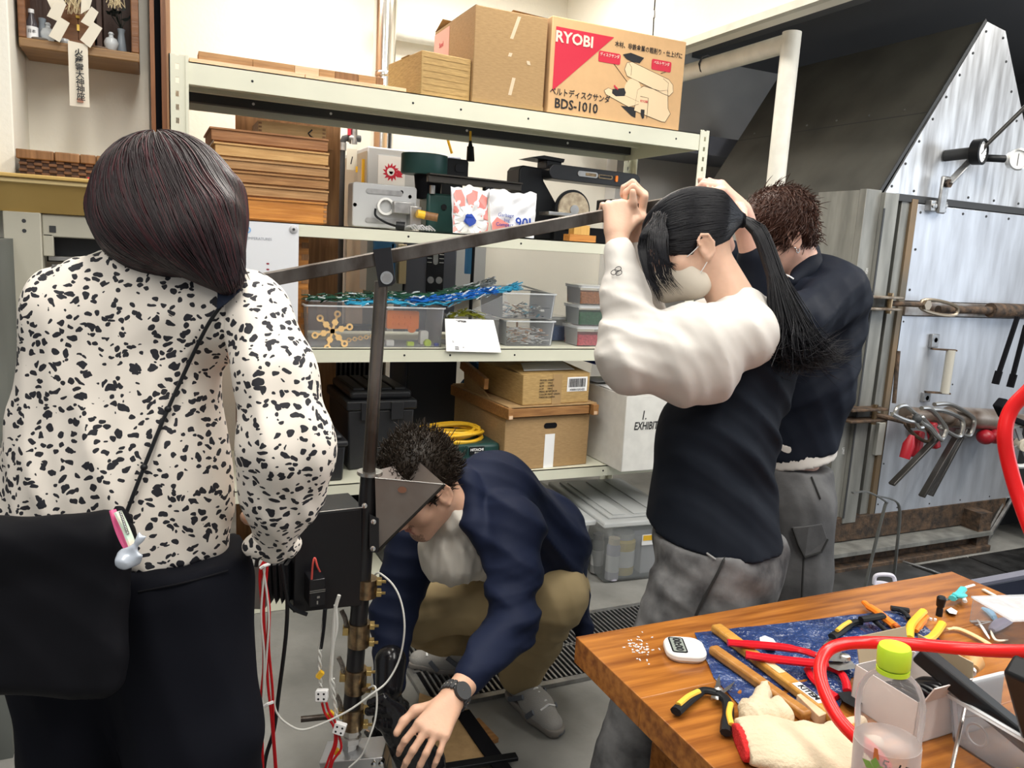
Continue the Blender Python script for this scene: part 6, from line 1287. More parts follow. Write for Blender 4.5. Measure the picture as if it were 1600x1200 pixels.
def folds(specs):
    """cloth relief: (amplitude, direction, wavenumber, warp direction, warp wavenumber, warp amount, centre, radius)"""
    def fn(P):
        o = np.zeros(len(P))
        for a, d, k, d2, k2, w_, c, R_ in specs:
            d3 = unit(np.cross(d, d2)); k2 = k2*.6; x = np.sin((P@unit(d))*k*.5+w_*np.sin((P@unit(d2))*k2+1)+.8*w_*np.sin((P@d3)*k2*1.3)); x = -(1-2*np.sqrt(x*x+.02)**.8)
            m = np.clip(.55+.9*np.sin((P@unit(d2))*k2*.9+2)*np.sin((P@d3)*k2*1.3+1)+.4*np.sin((P@unit(d))*k*.17), 0, 1)
            if c is not None: m = (m*.4+.6)*np.exp(-((P-c)**2).sum(1)/(R_*R_))
            x2 = np.sin((P@unit(d+.25*d3))*k*1.1+1.3*w_*np.sin((P@unit(d2))*k2*2.1+2)+.9*np.sin((P@d3)*k2*2.9)); x2 = -(1-2*np.sqrt(x2*x2+.02)**.8)
            o += a*(x*1.15*m+x2*.42*(1-.5*m)*(1 if c is None else m))
        return o
    return fn
# ================================================================ people
SKIN = M_['skin']
SKIN2 = mat('skin_light', (.74, .47, .34), .5, var=.05, vs=25, bump=.05, bs=150); SKIN3 = mat('skin_pink', (.76, .46, .36), .5, var=.08, vs=20, bump=.05, bs=150)
for m in (SKIN2, SKIN3): m.node_tree.nodes['Principled BSDF'].inputs['Subsurface Weight'].default_value = .12; m.node_tree.nodes['Principled BSDF'].inputs['Subsurface Radius'].default_value = (.02, .008, .004)
def hairmat(n, c, r=.32): return mat(n, c, r, spec=.35, aniso=.3)
def cloth(n, c, rough=.85, vs=3, var=.1, bump=.25, bs=9, **k): return mat(n, c, rough, var=var, vs=vs, bump=.5, bs=bs*1.3, bd=.02, bdet=1, spec=.12 if max(c) < .1 else .3, **k)
NAVY = cloth('navy_jacket', (.012, .017, .040), .6, bump=.5, bs=7); TEE = cloth('cream_tee', (.66, .62, .55), .8, bump=.5, bs=9); KHAKI = cloth('khaki_trousers', (.36, .275, .145), .75, bump=.5, bs=8, var=.08)
CFV = unit(CF)
# leopard print: warped voronoi cells with dark centres
def leopard():
    m = bpy.data.materials.new('leopard_print'); m.use_nodes = True; nt = m.node_tree; N = nt.nodes; L = nt.links; b = N['Principled BSDF']; b.inputs['Roughness'].default_value = .75
    tc = N.new('ShaderNodeTexCoord'); nz = N.new('ShaderNodeTexNoise'); nz.inputs['Scale'].default_value = 38; nz.inputs['Detail'].default_value = 2
    L.new(tc.outputs['Object'], nz.inputs['Vector']); mx = N.new('ShaderNodeMixRGB'); mx.blend_type = 'ADD'; mx.inputs[0].default_value = .028
    L.new(tc.outputs['Object'], mx.inputs[1]); L.new(nz.outputs['Color'], mx.inputs[2])
    mp = N.new('ShaderNodeMapping'); mp.inputs['Scale'].default_value = (1.0, .55, 1.25); mp.inputs['Rotation'].default_value = (.0, .35, .0); L.new(mx.outputs[0], mp.inputs[0])
    v = N.new('ShaderNodeTexVoronoi'); v.inputs['Scale'].default_value = 75; v.inputs['Randomness'].default_value = .85; L.new(mp.outputs[0], v.inputs['Vector'])
    r = N.new('ShaderNodeValToRGB'); r.color_ramp.interpolation = 'LINEAR'; r.color_ramp.elements[0].position = .385; r.color_ramp.elements[1].position = .39
    r.color_ramp.elements[0].color = (.012, .012, .018, 1); r.color_ramp.elements[1].color = (.80, .735, .655, 1); L.new(v.outputs['Distance'], r.inputs[0]); L.new(r.outputs[0], b.inputs['Base Color'])
    n2 = N.new('ShaderNodeTexNoise'); n2.inputs['Scale'].default_value = 9; n2.inputs['Detail'].default_value = 1; bp = N.new('ShaderNodeBump'); bp.inputs['Strength'].default_value = .45; bp.inputs['Distance'].default_value = .02; L.new(tc.outputs['Object'], n2.inputs['Vector']); L.new(n2.outputs[0], bp.inputs['Height']); L.new(bp.outputs[0], b.inputs['Normal'])
    return m
q = lambda px, py, D: at(px, py, D=D)
UP = V(0, 0, 1)

# ---------------------------------------------------------------- 1. woman in the spotted blouse (seen from behind)
WT_ = thing('person', 'woman with dark straight hair seen from behind in a cream and black spotted blouse', 'person', (0, 1.2, 0), 'people working the lever press')
B = SDF(.006); hc = q(262, 346, 1.20); wf = unit(V(.25, .95, -.12)); hd = wf
head(B, hc+UP*.01, wf, V(.05, .1, 1), .95, False)
nk = q(268, 430, 1.19); sh_l, sh_r = q(125, 495, 1.20), q(372, 500, 1.19); el_r, wr_r = q(462, 705, 1.16), q(425, 822, 1.30)
B.rc(hc-UP*.06, nk, .052, .058); B.rc(sh_l, sh_r, .036, .036, .03); hip = q(200, 900, 1.20)
B.rc(nk-UP*.06, hip, .06, .07, .04, flat=(CFV, .75))
B.chain([sh_r, el_r, wr_r], [.036, .032, .025], .02); el_l = q(85, 690, 1.22); wr_l = q(10, 775, 1.45); B.chain([sh_l, el_l, wr_l], [.05, .038, .026], .02)
hand(B, wr_r, V(.48, 1, .05), V(.2, .0, 1), -1, .92, (25, 30, 20)); hand(B, wr_l, V(.5, .9, -.1), V(0, 0, 1), 1, .92, (25, 30, 20))
hipl, hipr = q(120, 930, 1.21), q(290, 930, 1.20)
fl, fr_ = V(hipl[0]-.02, hipl[1]+.02, .05), V(hipr[0]+.05, hipr[1]+.02, .05)
B.chain([hipl, (hipl+fl)/2, fl], [.085, .06, .04]); B.chain([hipr, (hipr+fr_)/2, fr_], [.085, .06, .04])
for p_ in (fl, fr_): B.rc(p_, p_+V(.02, .14, -.02), .035, .028)
sdfobj(B, 'body', SKIN, WT_)
# blouse
S = SDF(.0055, .91); fa = (CFV, .66)
S.rc(q(110, 488, 1.18), q(385, 492, 1.18), .062, .066, .03); S.rc(q(105, 470, 1.18), q(262, 412, 1.19), .030, .05, .04); S.rc(q(262, 412, 1.19), q(400, 478, 1.18), .05, .04, .04)
S.rc(q(205, 540, 1.20), q(195, 760, 1.20), .150, .165, .04, flat=fa); S.rc(q(195, 760, 1.20), q(188, 900, 1.20), .165, .175, .04, flat=fa)
S.rc(q(115, 520, 1.19), q(88, 800, 1.20), .062, .080, .04); S.rc(q(92, 462, 1.185), q(150, 445, 1.19), .036, .036, .03)
S.rc(q(205, 404, 1.17), q(300, 400, 1.19), .034, .036, .02, flat=(CFV, 1.3))
S.chain([q(100, 492, 1.18), q(95, 650, 1.19), q(48, 765, 1.24), q(0, 785, 1.36)], [.056, .056, .066, .05], .03)
S.cut(q(200, 864, 1.18), -unit(UP+.02*CR))
S.disp = folds([(.0045, V(1, 0, .25), 62, V(0, 0, 1), 8, 1.2, None, 1), (.005, V(1, 0, -.35), 120, V(0, 0, 1), 9, 1.0, q(50, 770, 1.1), .14), (.004, V(1, 0, -.9), 90, V(0, 0, 1), 10, 1.0, q(255, 480, 1.1), .12)]); S.amp = .015
LEO = leopard(); blouse = S; bl = sdfobj(S, 'blouse', LEO, WT_)
S = SDF(.0055, .92)
S.chain([q(398, 490, 1.165), q(432, 590, 1.13), q(448, 700, 1.12), q(440, 770, 1.15), q(428, 850, 1.20)], [.058, .062, .074, .062, .034], .03)
S.disp = folds([(.005, V(1, 0, .1), 95, V(0, 0, 1), 8, 1.2, q(440, 680, 1.1), .2), (.007, V(1, 0, .5), 110, V(0, 0, 1), 10, 1.0, q(430, 820, 1.1), .08)]); S.amp = .012
sleeve = S; sdfobj(S, 'blouse', LEO, WT_, label='wide gathered right sleeve of the blouse').name = 'sleeve'
cf = q(426, 856, 1.20); S = SDF(.004); S.rc(q(402, 852, 1.19), q(450, 850, 1.20), .022, .022, .01, flat=(CFV, 1.2)); S.disp = folds([(.002, V(1, 0, 0), 260, V(0, 0, 1), 20, .5, None, 1)]); S.amp = .004; sdfobj(S, 'cuff', LEO, WT_)
# trousers
BLK = cloth('black_trousers', (.005, .0055, .009), .8, bump=.4, bs=6)
S = SDF(.008, .97)
S.rc(q(120, 905, 1.20), q(262, 905, 1.20), .125, .125, .04, flat=(CFV, .8)); S.chain([q(120, 930, 1.21), q(125, 1150, 1.21), V(fl[0], fl[1], .09)], [.125, .082, .09], .03); S.chain([q(262, 930, 1.20), q(305, 1150, 1.19), V(fr_[0], fr_[1], .09)], [.13, .096, .10], .03)
S.disp = folds([(.006, V(1, 0, .5), 45, V(0, 0, 1), 6, 1.2, None, 1)]); S.amp = .008
S.cut(q(200, 850, 1.2), UP); sdfobj(S, 'trousers', BLK, WT_); build(G().tube(list(raydrape(S, [(216, 925), (290, 910), (356, 892)], .0008, 4)), .0018, 5), 'welt_pocket', M_['blackm'], WT_)
for p_, nm in ((fl, 0), (fr_, 1)):
    S = SDF(.006); S.rc(p_+V(0, -.02, -.005), p_+V(.015, .13, -.015), .04, .034, .03); S.cut(V(0, 0, .002), -UP); sdfobj(S, 'shoe', M_['black'], WT_)
# hair
HD = hairmat('dark_brown_hair', (.020, .012, .014), .42); HM = hairmat('maroon_hair', (.060, .016, .020), .42)
H = SDF(.005)
H.ell(q(262, 322, 1.20), (.104, .125, .108), None, .03); H.ell(q(272, 345, 1.175), (.098, .095, .085), None, .03)
H.rc(q(225, 350, 1.13), q(300, 372, 1.11), .048, .05, .03); H.rc(q(315, 350, 1.13), q(340, 410, 1.12), .052, .030, .03); H.rc(q(340, 400, 1.115), q(358, 442, 1.11), .030, .012, .02); H.rc(q(300, 385, 1.115), q(352, 432, 1.11), .028, .013, .02)
H.rc(q(352, 300, 1.18), q(360, 400, 1.16), .022, .014, .02); H.rc(q(178, 330, 1.17), q(200, 378, 1.15), .03, .014, .02)
hair_w = sdfobj(H, 'hair', HD, WT_)
crown, tgt = q(255, 235, 1.16), q(362, 450, 1.12)
def wfield(P):
    a = P-crown; a /= np.linalg.norm(a, axis=1)[:, None]+.03; b = tgt-P; d_ = np.linalg.norm(b, axis=1)[:, None]; b = b/(d_+.01); w_ = np.clip(1-(P[:, 2:3]-tgt[2])/.26, 0, 1)
    return a*(1-w_)*1.0+b*(.35+1.2*w_)+V(0, 0, -.35)
n = 4200; R0 = roots(hair_w, n, lambda v: (v-crown)@(-CFV) > -.13); Cp = flow(H, R0, wfield, 15, .011, .0008, .06)+0
g_ = H.grad(Cp.reshape(-1, 3)).reshape(Cp.shape); Cp = Cp+g_*(RNG.random((n, 1, 1))*.003)
strands(Cp[:3300], .0011, 'hair_strands', HD, hair_w); strands(Cp[3300:], .0011, 'hair_strands', HM, hair_w, 'maroon tinted strands')
loose = []
for k in range(34):
    a = q(362+RNG.normal(0, 5), 335+RNG.normal(0, 15), 1.12); b = q(371+RNG.normal(0, 5), 400, 1.11); c = q(366+RNG.normal(0, 8), 446+RNG.normal(0, 12), 1.10); loose.append([a, b, c])
L_ = np.array(loose); strands(bez(L_[:, 0], L_[:, 1], L_[:, 2], 14), .0011, 'loose_strands', HD, hair_w)
# strap, shoulder pad, bag
ST = M_['black']
def draped(S, pts, off, n=40):
    P = np.array(smooth_path(pts, n)); return S.project(P, off, 4)
pd = thing('crossbody_bag', 'black fabric crossbody bag hanging at the back of the woman in the spotted blouse', 'bag', q(100, 900, 1.05))
class U2:   # union helper for draping over two garments
    def __init__(s, *a): s.a = a
    def ev(s, P): return np.minimum.reduce([x.ev(P) for x in s.a])
U2.grad = SDF.grad; U2.project = SDF.project
W2 = U2(blouse, sleeve)
P = raydrape(W2, [(345, 478), (318, 520), (262, 640), (225, 730), (198, 800)], .004, 8); P[1:-1] = (P[:-2]+P[1:-1]*2+P[2:])/4; P[1:-1] = (P[:-2]+P[1:-1]*2+P[2:])/4; build(G().tube(list(P), .0028, 8), 'strap', ST, pd)
kn = P[len(P)//2]; build(G().ball(kn, .005), 'strap_knot', ST, pd); build(G().ball(P[-9], .005), 'strap_knot', ST, pd)
pad = list(raydrape(W2, [(336, 434), (377, 452), (366, 464), (352, 476), (340, 484), (341, 460)], .009))
g = G(); g.add([tuple(p) for p in pad]+[tuple(p-CFV*.003) for p in pad], [tuple(range(6)), tuple(range(11, 5, -1))]+[(i, (i+1) % 6, (i+1) % 6+6, i+6) for i in range(6)]); build(g, 'shoulder_patch', cloth('navy_patch', (.015, .02, .035)), pd, smooth=0)
S = SDF(.006); Ab = np.array([unit(CR-.05*UP), CFV, np.cross(unit(CR-.05*UP), CFV)])
S.box(q(78, 948, 1.02), (.100, .028, .115), Ab, .025, .02); S.rc(q(-10, 855, 1.01), q(160, 838, 1.02), .028, .028, .03); S.rc(q(168, 845, 1.02), q(162, 1020, 1.02), .020, .022, .02)
S.disp = folds([(.004, V(1, 0, 1.2), 50, V(0, 0, 1), 12, 1.2, None, 1)]); S.amp = .006; BAGM = cloth('bag_black', (.006, .006, .008), .6); sdfobj(S, 'bag_body', BAGM, pd)
S = SDF(.005); S.box(q(182, 935, 1.02), (.010, .022, .105), Ab, .008, .01); S.rc(q(188, 800, 1.03), q(178, 900, 1.02), .010, .016, .01, flat=(CFV, .6)); S.disp = folds([(.002, V(0, 0, 1), 70, V(1, 0, 0), 16, 1., None, 1)]); S.amp = .004; sdfobj(S, 'bag_flap', BAGM, pd)
kc = thing('key_charm', 'pastel rainbow loop and silvery fish charm hanging from the black bag', 'key charm', q(198, 850, .98))
build(G().tube(smooth_path([q(176, 797, .99), q(186, 830, .985), q(200, 858, .98), q(212, 862, .98)], 6), .0045, 8, flat=.6), 'pink_strap', mat('charm_pink', (.75, .12, .28), .35), kc)
build(G().tube(smooth_path([q(184, 800, .985), q(196, 825, .98), q(208, 855, .975)], 6), .0055, 8, flat=.5), 'pastel_strap', mat('charm_pastel', (.75, .62, .50), .4, col2=(.35, .65, .55), vs=30), kc)
g = G(); 
for k in range(14): g.ball(q(188+k*.9, 800+k*2.6, .975), .0018, n=6)
build(g, 'ball_chain', M_['chrome'], kc)
S = SDF(.0025); c1 = q(200, 873, .975); S.ell(c1, (.016, .014, .013), None, .006); S.rc(c1, q(222, 868, .97), .010, .002, .006); S.rc(c1+UP*.005, q(217, 845, .97), .007, .004, .006); S.rc(q(217, 845, .97), q(227, 838, .97), .005, .002, .004); S.rc(q(217, 845, .97), q(218, 832, .97), .004, .002, .004)
S.disp = folds([(.0012, V(1, 1, 1), 400, V(0, 0, 1), 90, 1, None, 1)]); S.amp = .003; sdfobj(S, 'silver_fish', mat('pearl', (.55, .60, .68), .25, .2), kc)

# ---------------------------------------------------------------- 2. crouching man
MN = thing('person', 'crouching man in navy jacket, cream T-shirt and khaki trousers looking down behind the press', 'person', (1.05, 2.1, 0), 'people working the lever press')
mf, mu = V(-.73, -.23, -.64), V(-.61, -.19, .77); mr = np.cross(unit(mf), unit(mu)); ms = 1.0
mc = q(690, 777, 1.90)+mr*.079+unit(mu)*.018
B = SDF(.0042); hp = head(B, mc, mf, mu, ms)
nb = q(735, 790, 2.04); shl, shr = q(800, 825, 2.0), q(640, 850, 2.24)
B.rc(mc-unit(mu)*.07-unit(mf)*.02, nb, .058, .050, .03)
hpc = V(1.14, 2.24, .40); chest = (shl+shr)/2*.6+nb*.4
B.rc(shl, shr, .03, .03, .04); B.rc(chest, hpc, .07, .07, .05)
el, wr = q(800, 975, 1.90), q(702, 1098, 1.66); elr, wrr = q(614, 960, 2.14), q(608, 1082, 2.02)
B.chain([shl, el, wr], [.03, .036, .027], .02); B.chain([shr, elr, wrr], [.03, .036, .027], .02)
kl, al, tl = q(866, 935, 2.30), at(815, 1062, z=.09), at(848, 1118, z=.03); kr, ar, tr_ = q(632, 958, 2.38), at(735, 1000, z=.13), at(668, 1035, z=.03)
B.chain([hpc+V(.06, -.1, 0), kl, al], [.09, .06, .04]); B.chain([hpc+V(-.03, .1, 0), kr, ar], [.09, .06, .04]); B.rc(al, tl, .035, .028); B.rc(ar, tr_, .035, .028)
# left hand, palm down, fingers pointing down-left to the mould
hf = unit(q(660, 1165, 1.55)-wr); 
hand(B, wr, hf, unit(-CFV*.75+V(.1, 0, .55)), 1, .98, (34, 32, 22), ((.55, .75, .35), (.85, .3, .45), (.95, .0, .5)), (6, 0, -2, -4), .2, .93)
hand(B, wrr, V(-.10, -.25, -.95), V(.2, -.9, .2), -1, .95, (30, 40, 25))
def glove_r():
    S = SDF(.004); hand(S, wrr, V(-.10, -.25, -.95), V(.2, -.9, .2), -1, .97, (30, 40, 25), r=1.2); S.rc(wrr+V(0, 0, .02), wrr+V(.01, .03, .07), .036, .041, .01); sdfobj(S, 'work_glove', mat('black_rubber_glove', (.010, .010, .012), .2), MN, label='glossy black work glove on his right hand')
STUB = mat('skin_stubble', (.55, .33, .23), .6, col2=(.22, .13, .10), vs=380, bump=.1, bs=200); LIP = mat('lips', (.50, .20, .16), .5)
_f, _u, _r = unit(mf), unit(mu), mr
def mpick(P):
    l = (P-mc)/ms; x, y, z = l@_r, l@_f, l@_u; o = np.zeros(len(P))
    near = np.linalg.norm(P-mc, axis=1) < .16
    ch = near & (y > .045) & (z < -.088) & (np.abs(x) < .032); up_ = near & (y > .075) & (z < -.050) & (z > -.060) & (np.abs(x) < .026); o[ch | up_] = 1
    o[near & (y > .084) & (z < -.0605) & (z > -.083) & (np.abs(x) < .019+.0*x)] = 2
    return o
mb = sdfobj(B, 'body', [SKIN, STUB, LIP], MN, pick=mpick)
for sx in (-1, 1): build(G().tube([hp(sx*.016, .1025, .014), hp(sx*.032, .097, .021), hp(sx*.050, .079, .016)], [.003, .0045, .002], 8, flat=1), 'eyebrow', HD, MN)
for sx in (-1, 1): build(G().tube(smooth_path([hp(sx*.016, .0905, -.0150), hp(sx*.031, .0935, -.0175), hp(sx*.046, .084, -.0150)], 4), .0012, 6), 'eyelash', M_['ink'], MN)
glove_r()
# jacket
S = SDF(.0060, .93)
bk1, bk2 = q(770, 775, 2.14), q(845, 850, 2.40)
S.rc(q(742, 772, 2.10), bk1, .085, .125, .05); S.rc(bk1, bk2, .13, .155, .05); S.rc(bk2, hpc+V(.02, .0, .06), .155, .17, .05)
S.rc(shl, q(700, 850, 2.2), .085, .08, .05); S.rc(q(720, 755, 2.04), q(700, 735, 2.06), .035, .03, .04)
S.chain([shl+V(0, .0, .0), (shl+el)/2, el, wr+(el-wr)*.34], [.092, .078, .070, .047], .03); S.rc(wr+(el-wr)*.34, wr+(el-wr)*.27, .047, .042, .01)
S.chain([q(650, 850, 2.22), elr, wrr+(elr-wrr)*.1], [.09, .065, .045], .03)
S.rc(hpc+V(.10, -.08, .08), q(912, 990, 2.42), .08, .035, .05); S.rc(q(912, 950, 2.42), q(910, 1045, 2.42), .022, .010, .02)
# open front: hollow where the T-shirt shows
S.rc(q(648, 905, 2.0), q(716, 912, 2.08), .082, .085, .02, 's'); S.rc(q(700, 815, 1.93), q(735, 905, 1.96), .025, .055, .015, 's')
S.cut(q(905, 1058, 2.4), -UP)
S.disp = folds([(.006, V(.5, .2, 1), 60, V(1, 0, 0), 9, 1.3, None, 1), (.008, V(-.3, .2, 1), 100, V(1, 0, 0), 12, 1.2, el, .12), (.006, V(1, 0, .8), 75, V(0, 0, 1), 10, 1.2, q(870, 850, 2.2), .2)]); S.amp = .015
S.rc(q(728, 750, 2.02), q(742, 815, 1.97), .036, .036, .02); S.rc(q(742, 815, 1.97), q(772, 885, 1.95), .036, .034, .02); S.rc(q(728, 750, 2.02), q(705, 738, 2.05), .034, .028, .02)
sdfobj(S, 'jacket', NAVY, MN)
S = SDF(.006)
S.rc(q(724, 815, 2.04), q(706, 858, 2.08), .058, .086, .04); S.rc(q(706, 858, 2.08), hpc+V(-.04, .03, .10), .084, .11, .05); S.rc(q(708, 808, 2.0), q(722, 800, 2.01), .050, .046, .02)
S.disp = folds([(.008, V(1, 0, .6), 75, V(0, 0, 1), 9, 1.3, None, 1), (.006, V(1, 0, -.2), 110, V(0, 0, 1), 12, 1, None, 1)]); S.amp = .014; sdfobj(S, 'tee_shirt', TEE, MN)
S = SDF(.0065)
S.rc(hpc+V(.0, .0, .02), hpc+V(.0, .0, -.10), .16, .14, .04); S.chain([hpc+V(.06, -.1, 0), kl+V(.02, .04, -.0), kl, (kl+al)/2+V(.0, .02, 0), al+V(0, .01, .02)], [.12, .095, .090, .085, .075], .03)
S.chain([hpc+V(-.04, .06, 0), q(745, 935, 2.46), kr, kr+V(.02, .02, -.02)], [.125, .10, .088, .085], .03); S.chain([kr+V(.03, .03, -.03), (kr+ar)/2, ar+(kr-ar)*.18], [.082, .085, .07], .03)
S.disp = folds([(.009, V(.1, .1, 1), 95, V(1, 0, 0), 8, 1.2, q(650, 975, 2.35), .16), (.008, V(.2, .1, 1), 85, V(1, 0, 0), 10, 1.4, q(830, 1030, 2.3), .14), (.004, V(1, 0, .4), 55, V(0, 0, 1), 9, 1.2, None, 1)]); S.amp = .018
sdfobj(S, 'trousers', KHAKI, MN)
# hair
HB = hairmat('black_brown_hair', (.022, .015, .010), .45)
H = SDF(.005); H.ell(hp(0, -.020, .034), V(.086, .098, .098), np.array([_r, _f, _u]), .02); H.rc(hp(0, -.07, -.02), hp(0, -.05, -.06), .05, .03, .02); 
H.rc(hp(-.077, .018, -.005), hp(-.078, .020, -.030), .010, .005, .008); H.rc(hp(.077, .018, -.005), hp(.078, .020, -.030), .010, .005, .008)
H.ell(hp(0, .11, -.055), V(.09, .055, .085), np.array([_r, _f, _u]), .008, 's'); H.ell(hp(-.095, .0, -.035), V(.03, .030, .045), np.array([_r, _f, _u]), .008, 's')
hm = sdfobj(H, 'hair', HB, MN)
n = 3600; base = H.project(roots(hm, n), -.002, 2); loc_ = (base-mc); keep = ~((loc_@_f > .055) & (loc_@_u < .05)) & (loc_@_u > -.045) & (np.abs(loc_@_r) < .2); base = base[keep]; n = len(base)
gr = H.grad(base); flw = -_f[None]*.25+_u[None]*.2+V(0, 0, .3)[None]+RNG.normal(0, .45, (n, 3)); L_ = (.010+.014*RNG.random(n))[:, None]
strands(bez(base, base+gr*L_*.45+flw*L_*.25, base+gr*L_*.45+flw*L_*.9, 7), .0012, 'hair_strands', HB, hm)
# watch
wa = unit(wr-el); wc = wr-wa*.022; A = axes(wc, np.cross(wa, UP), np.cross(wa, np.cross(wa, UP))); 
g = G()
for k in range(20):
    a = 2*math.pi*k/20; g.bar(A[:3, 3]+(A[:3, 0]*math.cos(a)*.031+A[:3, 1]*math.sin(a)*.031)-wa*.012, A[:3, 3]+(A[:3, 0]*math.cos(a)*.031+A[:3, 1]*math.sin(a)*.031)+wa*.012, .0085, .006, tuple(A[:3, 0]*math.cos(a)+A[:3, 1]*math.sin(a)))
wt = thing('wrist_watch', 'black and steel link wrist watch on the crouching man', 'watch', wc); build(g, 'link_bracelet', [M_['steelcol']], wt, bevel=.0015)
g = G(A)
for k in range(20):
    a = 2*math.pi*(k+.5)/20; g.ball((.0325*math.cos(a), .0325*math.sin(a), 0), .0032, n=6)
build(g, 'bright_links', M_['chrome'], wt)
dn = unit(-CFV*.5+V(.5, -.1, .5)); build(G(axes(wc+unit(dn-wa*np.dot(dn, wa))*.031, np.cross(dn, wa), wa)).lathe([(.019, -.004), (.020, .004), (.016, .006), (0, .006)], 24), 'watch_case', M_['steelcol'], wt)
# trainers
def shoe(a, toe, nm_l, par, up=UP, mats_=None):
    d = unit(V(toe[0]-a[0], toe[1]-a[1], 0)); sd = np.cross(d, UP); Lq = .285; heel = V(a[0], a[1], 0)-d*.055; F = lambda x, y, z: heel+d*x+sd*y+UP*z
    GM = mat('shoe_mesh_grey', (.33, .32, .30), .8, bump=.3, bs=300) if 'shoe_mesh_grey' not in bpy.data.materials else bpy.data.materials['shoe_mesh_grey']
    SO = bpy.data.materials.get('sole_grey') or mat('sole_grey', (.22, .20, .18), .6); OV = bpy.data.materials.get('shoe_overlay') or mat('shoe_overlay', (.10, .11, .13), .5)
    S = SDF(.0035); S.rc(F(.04, 0, .065), F(.16, 0, .055), .040, .042, .03); S.rc(F(.14, 0, .05), F(.235, .005, .036), .043, .036, .03, flat=(UP, .85)); S.rc(F(.035, 0, .075), F(.09, 0, .095), .036, .036, .02); S.ell(F(.06, 0, .125), (.03, .03, .03), None, .01, 's'); S.cut(F(0, 0, .022), -UP); sdfobj(S, 'upper', GM, par)
    S = SDF(.0035); S.rc(F(.035, 0, .03), F(.15, 0, .03), .042, .045, .02); S.rc(F(.15, 0, .03), F(.245, .004, .03), .046, .036, .02); S.cut(F(0, 0, .034), UP); S.cut(F(0, 0, .002), -UP); sdfobj(S, 'sole', SO, par)
    for k in range(6):
        x = .118+.018*k; z = .109-.0050*k; build(G().tube([F(x-.004, -.028, z-.014), F(x, 0, z), F(x-.004, .028, z-.014)], .0042, 6, flat=.6), 'lace', M_['white'], par)
    for sy in (-1, 1): build(G().tube([F(.05, sy*.045, .03), F(.10, sy*.049, .060), F(.13, sy*.046, .080)], .009, 6, flat=.45, up=tuple(sd)), 'side_stripe', OV, par); build(G().tube([F(.16, sy*.050, .028), F(.19, sy*.046, .060)], .009, 6, flat=.45, up=tuple(sd)), 'side_stripe', OV, par)
    build(G().box(-.0, .0, 0, 0, 0, 0) if False else G().tube([F(.262, -.02, .018), F(.272, 0, .02), F(.262, .022, .018)], .010, 8), 'toe_guard', OV, par)
t = thing('running_shoe', 'grey mesh running shoe on the nearer foot of the crouching man', 'shoe', (al[0], al[1], 0), 'running shoes of the crouching man'); shoe(al, tl, '', t)
t = thing('running_shoe', 'grey running shoe on the far foot of the crouching man, partly behind his arm', 'shoe', (ar[0], ar[1], 0), 'running shoes of the crouching man'); shoe(ar, tr_, '', t)

# ---------------------------------------------------------------- 3. young woman with mask and ponytail
GL = thing('person', 'young woman with black ponytail and face mask in white-sleeved navy top pulling the lever', 'person', (1.15, 1.5, 0), 'people working the lever press')
gf = unit(V(-.95, .30, -.50)); gu = unit(V(-.42, .13, .9)-gf*np.dot(V(-.42, .13, .9), gf)); gr_ = np.cross(gf, gu); gs = .95
gc = q(1099, 389, 1.80)+gr_*.076+gu*.018
B = SDF(.0042); gp = head(B, gc, gf, gu, gs, False)
gn = q(1150, 480, 1.88); B.rc(gp(0, -.03, -.05), gn, .050, .055, .03)
shl, shr = q(1168, 525, 1.80), q(1140, 500, 2.12); el, wr = q(992, 566, 1.80), q(964, 372, 1.885); elr, wrr = q(1010, 545, 2.05), q(992, 355, 1.97)
hipc = q(1120, 840, 1.95); B.rc(shl, shr, .040, .040, .04); B.rc(gn-UP*.06, hipc, .055, .06, .05)
B.chain([shl, el, wr], [.045, .036, .0235], .02); B.chain([shr, elr, wrr], [.045, .036, .0235], .02)
# near hand over the bar, far hand just beyond
LP = lambda px, D=None: at(px, 442-.19*(px-390), y=1.678)
hf = unit(V(-.10, .10, 1)); hand(B, wr, unit(LP(962)+V(-.004, -.012, .035)-wr), unit(V(-.15, -.97, .2)), 1, .95, (70, 72, 45), ((.75, .75, -.1), (.5, .9, .5), (.1, .6, .9)), (8, 4, 0, -4), .02, 1.05)
hand(B, wrr, unit(LP(1000)+V(.01, .0, .045)-wrr), unit(V(.55, -.45, .6)), -1, .92, (55, 75, 50), None, (6, 2, 0, -4), .04)
fL, fR = at(955, 1292, z=.06), at(985, 1255, z=.06)
kL, kR = q(1030, 1075, 1.90), q(1050, 1060, 2.05)
B.chain([hipc+V(0, -.08, 0), kL, fL], [.085, .055, .035]); B.chain([hipc+V(0, .08, 0), kR, fR], [.085, .055, .035])
gbody = sdfobj(B, 'body', SKIN2, GL)
for m_, (y_, x_) in ((0, (1, 1)),):
    build(G().tube(smooth_path([gp(-.017, .0925, -.0165), gp(-.031, .0945, -.0185), gp(-.047, .085, -.0150), gp(-.052, .082, -.014)], 4), .0016, 6), 'eyelash', M_['ink'], GL)
    build(G().tube([gp(-.016, .1025, .014), gp(-.034, .096, .020), gp(-.052, .080, .014)], [.002, .003, .0015], 8), 'eyebrow', HD, GL)
